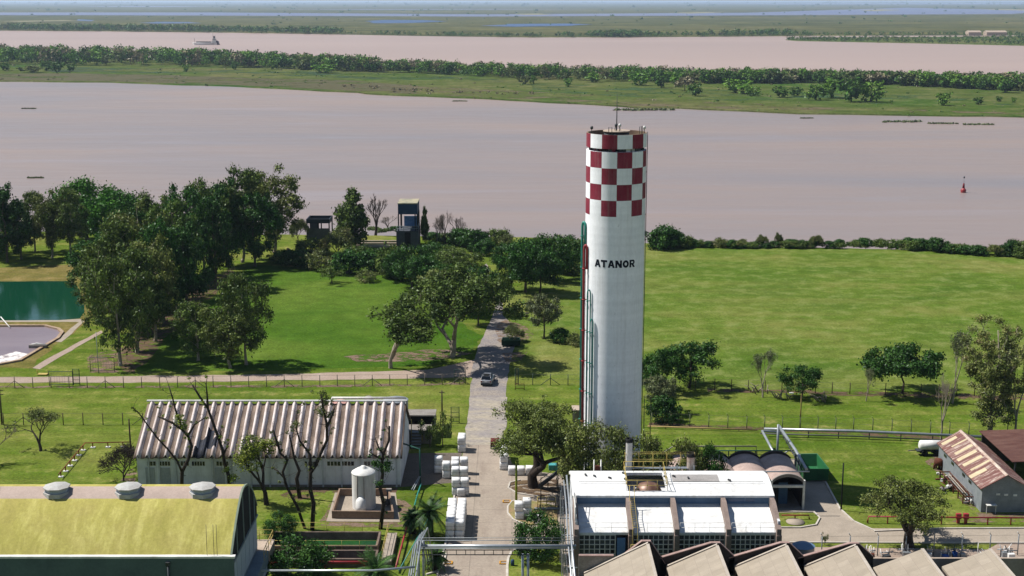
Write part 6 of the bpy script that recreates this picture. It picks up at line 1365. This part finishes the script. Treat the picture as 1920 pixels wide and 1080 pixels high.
# ------------------------------------------------------------------ fences
m_post = M('fence_post_concrete', '#7b7365', '#5d564b', sc=2); m_wire = M('fence_wire', '#66645c', '#55534c')
def fence(lab, pix, pxstep, h, mat=m_post, brace=None, name='wire_fence', rp=.055, grp=None, wires=3, hook=False):
    a = [G(x, y) for x, y in pix]; t = thing(name, lab, 'fence', a[0]); wr = MB(); n_ = 0
    xs = []; 
    for (x0, y0), (x1, y1) in zip(pix, pix[1:]):
        n = max(1, round(abs(x1 - x0) / pxstep))
        for k in range(n + (1 if (x1, y1) == pix[-1] else 0)): xs.append((x0 + (x1 - x0) * k / n, y0 + (y1 - y0) * k / n))
    for i, (x, y) in enumerate(xs):
        g = G(x, y); mb = MB(); mb.tube([g, g + Vector((0, 0, h * rnd.uniform(.96, 1.04)))], rp, 5)
        if hook: mb.tube([g + Vector((0, 0, h)), g + Vector((-.18, -.1, h + .28))], rp * .8, 4)
        if brace and i % brace == 2:
            for s in (-1, 1): mb.tube([g + Vector((0, 0, h * .65)), g + Vector((s * 1.3, 0, 0))], rp * .8, 4)
        mb.build('post', mat, t)
    for a_, b_ in zip(a, a[1:]):
        for k in range(wires): z = h * (.97 - k * .9 / max(1, wires - 1)); wr.tube([a_ + Vector((0, 0, z)), b_ + Vector((0, 0, z))], .012, 3, caps=False)
    wr.build('wire', m_wire, t); return t
fence('long wire fence with braced posts between the gravel track and the mown strip', [(-40, 728), (300, 727), (600, 724.5), (862, 721)], 33.5, 1.55, brace=5)
fence('wire fence continuing from the road gate to behind the water tower', [(966, 722), (1098, 722)], 32, 1.5, M('green_grey_post', '#4a5a4a', '#3c4a3d'), brace=4)
fence('short fence of thin dark posts left of the corrugated warehouse', [(-30, 797), (268, 797)], 36, 1.5, m_wood, brace=6)
fence('overgrown fence along the near edge of the big field', [(1230, 733), (1340, 731), (1560, 738), (1960, 745)], 33, 1.5, m_wood)
fence('fence of hooked concrete posts above the long silver pipe', [(1222, 797), (1400, 804), (1600, 807), (1960, 824)], 36, 1.55, M('mossy_post', '#7c8462', '#5f6650', sc=2), hook=True)
fence('low fence strip at the right end of the warehouse lawn', [(806, 797), (846, 797)], 20, 1.3, m_wood)
fence('fence of pale hooked posts behind the saw tooth roof', [(1540, 1043), (1960, 1040)], 52, 2.0, m_steel, hook=True)
def gate(lab, px0, px1, py, h, mat, bars=2, cat='gate'):
    a, b_ = G(px0, py), G(px1, py); t = thing('metal_gate', lab, cat, a); mb = MB(); mb.tube([a, a + Vector((0, 0, h)), b_ + Vector((0, 0, h)), b_], .05, 5); mb.tube([a + Vector((0, 0, .2)), b_ + Vector((0, 0, .2))], .04, 5); mb.build('frame', mat, t)
    mb = MB()
    for k in range(1, 9): q = a.lerp(b_, k / 9); mb.tube([q + Vector((0, 0, .2)), q + Vector((0, 0, h))], .012, 3)
    for k in range(bars): z = h * (k + 1) / (bars + 1); mb.tube([a + Vector((0, 0, z)), b_ + Vector((0, 0, z))], .03, 4)
    mb.build('infill', m_wire, t)
m_gg = M('green_gate_paint', '#2f4f47', '#26423b')
gate('wide dark green gate frame beside the gravel track at the left', 93, 137, 724, 2.0, m_gg); gate('narrow dark green gate with tall posts right of the wide gate', 138, 150, 722, 2.2, m_gg); gate('green framed gate left of the road where the car has passed', 852, 873, 719, 1.9, m_gg)
gate('leaning dark enclosure panel at the foot of the belt', 170, 215, 697, 2.0, m_dark, 1); gate('green gate posts right of the road', 966, 972, 722, 2.3, m_gg); gate('small green gate frame on the mown strip by the road', 846, 861, 793, 2.0, m_gg)
gate('rusty low barrier at the right verge of the road', 966, 983, 731, .8, m_rust, 0)
g = G(79, 704); mb = MB(); mb.box(g + Vector((0, .3, .12)), (1.3, .8, .1)); [mb.tube([g + Vector((s * .7, .3, 0)), g + Vector((s * .8, .3, .7)), g + Vector((s * .5, .3, .65))], .05, 5) for s in (-1, 1)]; mb.build('small_footbridge', m_yel, None, g, 'tiny ochre footbridge slab with two hooks beside the left gate', 'footbridge')
# pontoon in the basin and wooden beam
g = G(72, 652); pn = thing('basin_pontoon', 'grey floating pontoon with white pipes in the settling basin', 'pontoon', g); mb = MB(); mb.box(g + Vector((0, 0, .25)), (2.6, .7, .45)); mb.build('hull', m_conc2, pn); mb = MB(); [mb.tube([g + Vector((-1.0 + .3 * k, .1, .55 + .07 * k)), g + Vector((1.2, .0, .5))], .06, 5) for k in range(3)]; mb.build('pipe', m_wht, pn)
a, b_ = G(2, 600) + Vector((0, 0, .5)), G(19, 616) + Vector((0, 0, .15)); mb = MB(); mb.tube([a, b_], .09, 5); mb.build('timber_beam', m_wht, None, (a.x, a.y, 0), 'pale beam sloping from the pond path into the basin', 'beam')
# ------------------------------------------------------------------ river side: observation tower, shelter, terrace
Yo = 277.0; m_bl = M('blue_steel_panel', '#2a4668', '#213a58', sc=.5, fine=.12); m_dkbl = M('dark_blue_steel', '#161e28', '#11171f', sc=.5)
X0, X1 = XP(746, Yo, 5), XP(783, Yo, 5); ob = thing('observation_tower', 'dark blue steel box tower with an open middle storey on the river bluff', 'tower', ((X0 + X1) / 2, Yo, 0)); zT = ZY(381, Yo); zM = ZY(402, Yo); zD = ZY(433, Yo); dp = 6.5
mb = MB(); mb.bx(X0 + .05, X1 - .05, Yo + .05, Yo + dp - .05, zM, zT - .2); mb.build('upper_box', m_bl, ob)
mb = MB(); mb.bx(X0, X1, Yo, Yo + dp, zT - .2, zT); mb.build('roof', M('stained_roof', '#b3a98c', '#8c8a78', sc=.5, lo=.4, hi=.6), ob)
mb = MB(); mb.bx(X0 - .35, X1 + .1, Yo - .1, Yo + dp, 0, zD); mb.build('lower_block', M('dark_block', '#4c5058', '#3a3e46', sc=.6), ob); mb = MB(); mb.bx(X0 + 1.4, X0 + 2.6, Yo - .13, Yo, .4, zD - .3); mb.build('doorway', m_black, ob)
mb = MB()
for (x, y, w) in ((X0 + .12, Yo + .15, .24), (X1 - .5, Yo + .15, .22), (X0 + .12, Yo + dp - .15, .24), (X1 - .12, Yo + dp - .15, .24), (X0 + .5, Yo + 2, .14), (X0 + .5, Yo + 4, .14), (X1 - .1, Yo + .15, .2), (X1 - .1, Yo + 2.2, .7), (X1 - .1, Yo + 4.2, .5)): mb.box((x, y, (zM + zD) / 2), (w if w < .3 else .12, w, zM - zD))
mb.build('column', m_dkbl, ob)
mb = MB(); rail(mb, [(X0 - .3, Yo, zD), (X1, Yo, zD), (X1, Yo + dp, zD)], 1.0, .05, 1.5); mb.build('handrail', m_steel, ob)
mb = MB(); mb.bx(X0 + .8, X1 - .4, Yo + dp - .22, Yo + dp - .1, zD, zD + (zM - zD) * .62); mb.build('blue_screen', M('blue_painted_screen', '#4f7fb8', '#7aa0cc', sc=.9), ob)
Ys = 286.0; X0, X1 = XP(574, Ys, 4), XP(618, Ys, 4); sh = thing('river_shelter', 'low open steel shelter on the bluff left of the pyramid shaped tree', 'shelter', ((X0 + X1) / 2, Ys, 0)); zt = ZY(411, Ys); zb = ZY(428, Ys)
mb = MB(); mb.bx(X0, X1, Ys, Ys + .2, zt - .9, zt); mb.bx(X0, X1, Ys + 5, Ys + 5.2, zt - .9, zt); mb.bx(X0, X0 + .2, Ys + .2, Ys + 5, zt - .9, zt); mb.bx(X1 - .2, X1, Ys + .2, Ys + 5, zt - .9, zt); [mb.bx(X0 + .2, X1 - .2, Ys + y, Ys + y + .15, zt - .5, zt - .3) for y in (1.5, 3)]; mb.build('roof_frame', M('blue_grey_fascia', '#343d48', '#2a323c'), sh)
mb = MB(); [mb.bx(x - .12, x + .12, y - .12, y + .12, 0, zt - .9) for x in (X0 + .14, (X0 + X1) / 2, X1 - .14) for y in (Ys + .14, Ys + 5.0)]; mb.build('column', m_dkbl, sh); mb = MB(); mb.bx(X0 + .25, X0 + 2.2, Ys + 3.4, Ys + 3.6, 0, zt - .9); mb.bx(X0, X1, Ys - .06, Ys - .01, 0, zb); mb.bx(X0, X0 + .1, Ys, Ys + 3.4, 0, zb); mb.build('wall', M('shelter_wall', '#5c5f64', '#484b50', sc=.6), sh)
for k, (x0, x1, y) in enumerate(((668, 744, 455), (662, 744, 459.5), (655, 744, 464))):
    a, b_ = G(x0, y), G(x1, y); mb = MB(); mb.bx(a.x, b_.x, a.y, a.y + .5, 0, .45); mb.build('terrace_wall', m_beige, None, a, ['upper', 'middle', 'lowest'][k] + ' step of the beige terrace left of the observation tower', 'terrace step')
mb = MB(); a, b_ = G(540, 482), G(575, 496); mb.tube([a + Vector((0, 0, 1.6)), a.lerp(b_, .5) + Vector((0, 0, .9)), b_ + Vector((0, 0, .4))], [.3, .35, .45], 8); mb.tube([a.lerp(b_, .7) + Vector((0, 0, .6)), b_ + Vector((2.5, .5, .3))], .25, 6); mb.build('fallen_log', M('red_brown_bark', '#6e4434', '#8a6a58', sc=1), None, a, 'reddish fallen trunk at the upper edge of the lawn', 'fallen trunk')
g = G(988, 600); sp = thing('arrow_post', 'weathered post with a column of small arrow boards beside the road', 'signpost', g); mb = MB(); mb.tube([g, g + Vector((0, 0, 2.9))], .09, 6); mb.build('post', m_wood, sp)
for k in range(5): z = .5 + k * .52; s = 1 if k % 2 else -1; mb = MB(); mb.prism([(g.x - .28, z), (g.x + .28, z), (g.x + .28 + .18 * (s > 0), z + .13), (g.x + .28, z + .26), (g.x - .28, z + .26), (g.x - .28 - .18 * (s < 0), z + .13)], g.y - .16, g.y - .1, 'y'); mb.build('arrow_board', m_beige if k % 2 else m_wood, sp)
for i, (px, py, w, lab) in enumerate(((1424, 737, 30, 'pale fallen branches left of the twisted tree'), (1470, 748, 34, 'white broken branches under the low crooked tree'), (1540, 752, 30, 'fallen limb at the right of the low crooked tree'))):
    g = G(px, py); mb = MB(); rg = random.Random(i + 40); ww = w * PXS(g.y) / 2
    for k in range(9): a = g + Vector((rg.uniform(-ww, ww), rg.uniform(-.6, .6), .05)); e = a + Vector((rg.uniform(-1.2, 1.2), rg.uniform(-.3, .3), rg.uniform(.2, 1.3))); mb.tube([a, a.lerp(e, .5) + Vector((0, 0, .25)), e], [.1, .07, .03], 5)
    mb.build('fallen_branches', B_pale, None, g, lab, 'branches')
for i, (px, py, l, lab) in enumerate(((1642, 462, 24, 'whitish log at the bluff edge, leftmost of three'), (1688, 465, 20, 'pinkish log at the bluff edge, middle one'), (1716, 468, 34, 'long pale log at the bluff edge, rightmost'))):
    g = G(px, py); d = PXS(g.y) * l; mb = MB(); mb.tube([g + Vector((-d / 2, 0, .25)), g + Vector((0, .2, .35)), g + Vector((d / 2, -.2, .2))], [.22, .3, .2], 7); mb.tube([g + Vector((0, 0, .3)), g + Vector((d * .3, -.3, .7))], .1, 5); mb.build('driftwood_log', B_pale, None, g, lab, 'log')
# ------------------------------------------------------------------ long pipes on the right, pipe frame, vault pipes
gpipe('yellow_pipe', 'low yellowish pipe on sleepers right of the water tower', [(1214, 803, .25), (1420, 810, .25)], .1, M('ochre_pipe', '#b09a62', '#94804e'), 4)
gpipe('silver_pipe', 'thick silver pipeline running to the right edge below the hooked fence', [(1432, 818, .9), (1600, 822, .9), (1960, 838, .9)], .17, m_silver, 3.2, pm=m_dark); gpipe('dark_pipe', 'thin dark pipe along the silver pipeline', [(1425, 822, .6), (1600, 827, .6), (1960, 843, .6)], .08, m_dark, None)
gpipe('grey_pipe', 'grey pipe on legs across the grass behind the vaulted shed', [(1238, 856, .2), (1262, 851, .9), (1418, 851, .9), (1419, 852, .05)], .08, m_conc2, 4, pm=m_dark)
gpipe('green_pipe', 'dark green pipe rail behind the vaulted shed roofs', [(1340, 881, 2.2), (1490, 881, 2.2)], .07, M('dark_green_pipe', '#1f5546'), 2.6); gpipe('silver_pipe', 'silver pipe crossing low over the vaulted shed roof', [(1355, 962, 4.35), (1514, 962, 4.35)], .07, m_silver, 5)
t = thing('pipe_gantry', 'tall angled silver pipe frame rising over the grass behind the vaulted shed', 'frame', G(1456, 858)); mb = MB()
p1 = G(1428, 838) + Vector((0, 0, 1.9)); p2 = G(1456, 880) + Vector((0, 0, 1.2)); mb.tube([p1 + Vector((2.6, 0, -.2)), p1, p2], .15, 8); mb.build('lower_pipe', m_silver, t)
p3 = G(1456, 878); mb = MB(); mb.tube([p3, p3 + Vector((0, 0, 5.0))], .13, 8); mb.build('leg', m_steel, t)
p4 = P(1460, 798, 146); p5 = P(1492, 845, 139.5); p6 = P(1512, 880, 134); mb = MB(); mb.tube([p4, p5, p6], .17, 8); mb.build('main_pipe', m_silver, t); mb = MB(); mb.tube([p4 + Vector((.1, 0, -.35)), p6 + Vector((-.3, 0, -.3))], .07, 5); [mb.tube([p4.lerp(p6, k / 9) + Vector((0, 0, -.05)), p4.lerp(p6, k / 9) + Vector((-.15, 0, -.5))], .04, 4) for k in range(10)]; mb.build('hanger', m_dark, t)
mb = MB(); [mb.tube([p5 + Vector((.1 * k, -.6 * k, 0)), p5 + Vector((.1 * k + .1, -.6 * k, -2.6 - .3 * k))], .08, 6) for k in range(3)]; q = G(1470, 864); mb.tube([q, q + Vector((0, 0, .9)), q + Vector((.5, 0, 1.2)), q + Vector((1.2, 0, .9)), q + Vector((1.4, 0, 0))], .09, 7); mb.build('drop_pipe', m_steel, t)
mb = MB(); mb.tube([(p5.x, p5.y, 0), p5], .1, 6); mb.tube([(p4.x, p4.y, 0), p4], .1, 6); mb.build('leg', m_dark, t)
g = G(1485, 866); mb = MB(); mb.bx(g.x - 1.5, g.x + 2.6, g.y - 1.6, g.y + .4, 0, .22); mb.build('concrete_pad', m_slab, kind='structure')
# clutter and blue tank behind the saw tooth roof
bt = thing('blue_round_tank', 'pale blue round tank roof between the first two right hand saw teeth', 'tank', G(1505, 1052)); g = G(1505, 1052); mb = MB(); mb.lathe(g, [(1.0, 0), (1.0, 1.5)], 28); mb.build('shell', m_steel, bt); mb = MB(); mb.lathe(g, [(1.05, 1.5), (.6, 1.72), (.12, 1.82), (0, 1.82)], 28); mb.build('lid', M('pale_blue_lid', '#7390ad', '#5f7c9a', sc=.8), bt)
for i, (x, wd) in enumerate(((1622, 5), (1636, 6), (1662, 12), (1700, 14), (1742, 8), (1772, 10), (1790, 6), (1805, 8), (1850, 12), (1885, 14), (1895, 12))):
    g = G(x, 1046 + (i % 3) * 3); mb = MB(); rg = random.Random(i); w = wd * PXS(g.y)
    mats = [m_steel, m_wht, M('blue_plastic', '#1d4f9e'), m_rust, m_dark]
    mb.box(g + Vector((0, 0, .35)), (w, .5, .5), rg.uniform(-.3, .3), [0, 3, 4, 0, 1, 2, 2, 0, 3, 0, 1][i]); [mb.tube([g + Vector((rg.uniform(-w, w), 0, 0)), g + Vector((rg.uniform(-w, w), .3, rg.uniform(.6, 1.3)))], .04, 4, rg.choice([0, 1, 4])) for _ in range(5)]; mb.tube([g + Vector((-w, .3, .7)), g + Vector((w, .2, .8))], .06, 5, 0)
    mb.build('stored_parts', mats, None, g, ['bundle of upright grey pipes', 'rusty crate with pipes', 'dark frame of steel bars', 'long grey steel section', 'white boxed equipment', 'blue drum with rods', 'small blue drum', 'grey metal stack', 'rust red metal stack', 'silver metal stack at the yard corner', 'white topped metal stack at the yard corner'][i] + ' behind the saw tooth roof', 'stored parts')
g = G(1500, 1005); mb = MB(); mb.lathe(G(1491, 981) + Vector((0, 0, .1)), [(0, 0), (.9, 0), (.9, .08), (0, .1)], 20); mb.build('round_slab', m_slab, None, G(1491, 981), 'round concrete cover on the small grass island', 'cover')
g = G(1915, 1085); mb = MB(); mb.lathe(g, [(1.2, 0), (1.2, .9), (1.0, 1.3), (.5, 1.55), (0, 1.6)], 24); mb.build('white_dome_tank', m_wht, None, g, 'white domed tank cut by the lower right corner', 'tank')
# ------------------------------------------------------------------ car
g = G(911, 725); car = thing('parked_car', 'silver estate car seen from behind on the gravel road', 'car', (0, 0, 0)); m_car = M('silver_car_paint', '#a3a5aa', '#9a9ca1', sc=.5, rough=.3, metal=.5, fine=.02); m_cg = M('car_glass', '#101318', '#181c22', rough=.08)
def loft(secs, mi=0):
    mb = MB(); n = len(secs[0]); vs = [p for s in secs for p in s]; fs = [(i * n + k, i * n + (k + 1) % n, (i + 1) * n + (k + 1) % n, (i + 1) * n + k) for i in range(len(secs) - 1) for k in range(n)]
    mb.add(vs, fs + [tuple(range(n))[::-1], tuple(range(len(vs) - n, len(vs)))], mi, False); return mb
def sec(y, w, z0, z1, r=.08): return [(-w + r, y, z0), (w - r, y, z0), (w, y, z0 + r), (w, y, z1 - r), (w - r, y, z1), (-w + r, y, z1), (-w, y, z1 - r), (-w, y, z0 + r)]
body = loft([sec(0, .68, .3, .75), sec(.1, .74, .25, .82), sec(1.0, .75, .22, .85), sec(2.6, .75, .22, .82), sec(3.4, .72, .24, .72), sec(3.6, .62, .32, .6)]); body.build('body', m_car, car, bevel=.03)
cab = loft([sec(.12, .64, .8, .84, .02), sec(.4, .6, .8, 1.24, .06), sec(1.0, .6, .8, 1.3, .06), sec(1.8, .6, .8, 1.28, .06), sec(2.5, .6, .78, .86, .03)]); cab.build('glasshouse', m_cg, car)
mb = loft([sec(.42, .56, 1.24, 1.3, .02), sec(1.0, .57, 1.3, 1.35, .02), sec(1.8, .56, 1.27, 1.33, .02)]); mb.build('roof', m_car, car)
mb = MB(); [mb.tube([(s * .62, .14, .84), (s * .585, .4, 1.27)], .035, 5) for s in (-1, 1)]; [mb.tube([(s * .6, 1.1, .84), (s * .57, 1.1, 1.3)], .03, 5) for s in (-1, 1)]; mb.tube([(-.6, .13, .83), (.6, .13, .83)], .03, 4); mb.build('pillar', m_car, car)
for s in (-1, 1):
    mb = MB(); mb.box((s * .6, .015, .66), (.14, .07, .2)); mb.build('tail_lamp', M('tail_lamp_red', '#8f1f22', '#7a1a1d', rough=.2), car)
    mb = MB(); mb.box((s * .82, 2.15, .92), (.14, .1, .1)); mb.build('mirror', m_car, car)
    mb = MB(); mb.tube([(s * .5, .5, 1.38), (s * .5, 1.8, 1.38)], .025, 4); mb.build('roof_bar', m_dark, car)
    for y in (.7, 2.75): mb = MB(); mb.tube([(s * .64, y, .29), (s * .77, y, .29)], .29, 16); w_ = mb.build('tyre', m_black, car); mb = MB(); mb.tube([(s * .76, y, .29), (s * .785, y, .29)], .17, 12); mb.build('rim', m_steel, w_)
mb = MB(); mb.box((0, -.03, .38), (1.3, .1, .16)); mb.build('bumper', m_dark, car); mb = MB(); mb.box((0, -.01, .62), (.36, .05, .1)); mb.build('number_plate', m_wht, car)
mb = MB(); mb.box((0, .8, 1.37), (.75, .7, .06)); mb.build('sunroof', m_black, car)
car.location = g; WP[car.name] = g; car.rotation_euler = (0, 0, R(-7)); car.scale = (1.0, 1.05, 1.05)
# ------------------------------------------------------------------ on the river
g = G(1806, 361, WZ); bu = thing('channel_buoy', 'red channel buoy floating on the right side of the river', 'buoy', g); d = PXS(g.y, WZ); r_ = 5.2 * d
mb = MB(); mb.lathe(g, [(r_ * .7, -.6), (r_ * .85, -.2), (r_, .7), (r_ * .9, 1.1), (.3, 1.7), (0, 1.7)], 20); mb.build('hull', m_rpipe, bu)
mb = MB(); mb.tube([g + Vector((0, 0, 1.5)), g + Vector((0, 0, 3.2))], [.45, .28], 8); mb.build('column', M('dark_red_buoy', '#7a1c24', '#6a1820'), bu); mb = MB(); mb.tube([g + Vector((0, 0, 3.1)), g + Vector((0, 0, 5.2))], .06, 4); mb.build('mast', m_steel, bu); mb = MB(); mb.cyl((g.x, g.y), .26, g.z + 5.0, g.z + 5.6, 8); mb.build('lantern', m_dark, bu)
g = G(386, 84, WZ); d = PXS(g.y, WZ); sp = thing('river_cargo_ship', 'low white cargo ship with a grey deck on the far river arm', 'ship', g); Ls = 50 * d; Ws = 9; hl = 2.0
xs = np.linspace(-Ls / 2, Ls / 2, 15); top = []; bot = []
def hw(t): return Ws / 2 * min(1, (t / .12) ** .6 if t < .12 else 1, ((1 - t) / .06) ** .5 if t > .94 else 1)
mb = MB(); ring = lambda z, k=1: [(g.x + x, g.y - hw((x + Ls / 2) / Ls) * k, z) for x in xs] + [(g.x + x, g.y + hw((x + Ls / 2) / Ls) * k, z) for x in xs[::-1]]
sheer = lambda x: 1.0 + 2.2 * max(0, (-(x) / Ls * 2 - .7)) * 3 + (.9 if x > Ls * .27 else 0)
for zf_ in (0,):
    r0 = [(a, b_, WZ - .6) for a, b_, _ in ring(0, .96)]; r1 = [(a, b_, WZ + hl + sheer(a - g.x) * .7) for a, b_, _ in ring(0)]; n = len(r0); mb.add(r0 + r1, [(i, (i + 1) % n, n + (i + 1) % n, n + i) for i in range(n)] + [tuple(range(n, 2 * n))])
mb.build('hull', [M('ship_hull_white', '#d8d4d2', '#c2bcb8', sc=.1)], sp)
mb = MB(); mb.bx(g.x - Ls * .36, g.x + Ls * .2, g.y - Ws * .35, g.y + Ws * .35, WZ + 2, WZ + 4.4); [mb.bx(g.x - Ls * .34 + k * Ls * .066, g.x - Ls * .34 + k * Ls * .066 + 2.4, g.y - Ws * .37, g.y + Ws * .3, WZ + 4.4, WZ + 5) for k in range(8)]; mb.build('cargo_deck', M('ship_deck_grey', '#6f6664', '#7f7672', sc=.1), sp)
mb = MB(); mb.bx(g.x + Ls * .24, g.x + Ls * .4, g.y - Ws * .38, g.y + Ws * .38, WZ + 3, WZ + 6.5); mb.bx(g.x + Ls * .27, g.x + Ls * .38, g.y - Ws * .3, g.y + Ws * .3, WZ + 6.5, WZ + 9.2); mb.build('bridge_house', m_wht, sp); mb = MB(); mb.bx(g.x + Ls * .265, g.x + Ls * .385, g.y - Ws * .31, g.y + Ws * .31, WZ + 7.6, WZ + 8.4); mb.build('bridge_window', m_glass, sp)
mb = MB(); mb.bx(g.x + Ls * .3, g.x + Ls * .345, g.y - 1, g.y + 1, WZ + 9.2, WZ + 13); mb.build('funnel', m_dark, sp); mb = MB(); [mb.tube([(g.x + Ls * f_, g.y, WZ + 4), (g.x + Ls * f_, g.y, WZ + z_)], .25, 4) for f_, z_ in ((.28, 17), (-.42, 10), (.36, 15))]; mb.build('mast', m_dark, sp)
mb = MB(); mb.prism([(g.x + Ls * .41, WZ + .1), (g.x + Ls * .505, WZ + .1), (g.x + Ls * .47, WZ + 5), (g.x + Ls * .41, WZ + 6.5)], g.y - Ws * .42, g.y + Ws * .42, 'y'); mb.build('stern', M('ship_stern_dark', '#4f444c', '#5f5258', sc=.1), sp)
g = G(629, 119, WZ + .7); mb = MB(); w = 11 * PXS(g.y, WZ); mb.prism([(g.x - w / 2, WZ + 3), (g.x + w / 2, WZ + 3), (g.x + w / 2, WZ + 4.6), (g.x, WZ + 5.4), (g.x - w / 2, WZ + 4.6)], g.y - 2, g.y + 4, 'y'); [mb.bx(g.x + s * w * .45 - .2, g.x + s * w * .45 + .2, g.y - 1.8, g.y - 1.4, WZ, WZ + 3) for s in (-1, 1)]; mb.build('stilt_cabin', m_wht, None, g, 'tiny white stilt cabin at the edge of the island woodland', 'cabin')
for x, w, lab in ((1828, 24, 'long low pale building among the trees on the far right bank, left one'), (1869, 38, 'long low pale building among the trees on the far right bank, right one')):
    g = G(x, 66.5, z1); d = PXS(g.y, z1); mb = MB(); mb.prism([(g.x - w / 2 * d, z1), (g.x + w / 2 * d, z1), (g.x + w / 2 * d, z1 + 6), (g.x - w / 2 * d, z1 + 6)], g.y, g.y + 20, 'y'); mb.prism([(g.y - 1, z1 + 6), (g.y + 21, z1 + 6), (g.y + 10, z1 + 9)], g.x - w / 2 * d, g.x + w / 2 * d, 'x'); mb.build('long_low_building', m_beige, None, g, lab, 'building')
# ------------------------------------------------------------------ finishing: real size, air
for me in bpy.data.meshes: me.transform(Matrix.Scale(K, 4))
for o in S.objects:
    if o.type in ('MESH', 'EMPTY'):
        o.location = Vector(o.location) * K
        for md in o.modifiers:
            if md.type == 'BEVEL': md.width *= K
            if md.type == 'SOLIDIFY': md.thickness *= K
mb = MB(); mb.bx(-90000, 90000, -1200, 80000, WZ * K - 10, 63.0)
hz = mb.build('haze', [], kind='stuff', label='thin blue haze over the river and the far plain')
m = bpy.data.materials.new('air_haze'); m.use_nodes = True; nt = m.node_tree; nt.nodes.remove(nt.nodes['Principled BSDF'])
pv = nt.nodes.new('ShaderNodeVolumePrincipled'); pv.inputs['Color'].default_value = (.62, .78, 1.0, 1); pv.inputs['Density'].default_value = HAZE; pv.inputs['Anisotropy'].default_value = .2
nt.links.new(pv.outputs[0], nt.nodes['Material Output'].inputs['Volume']); hz.data.materials.append(m)
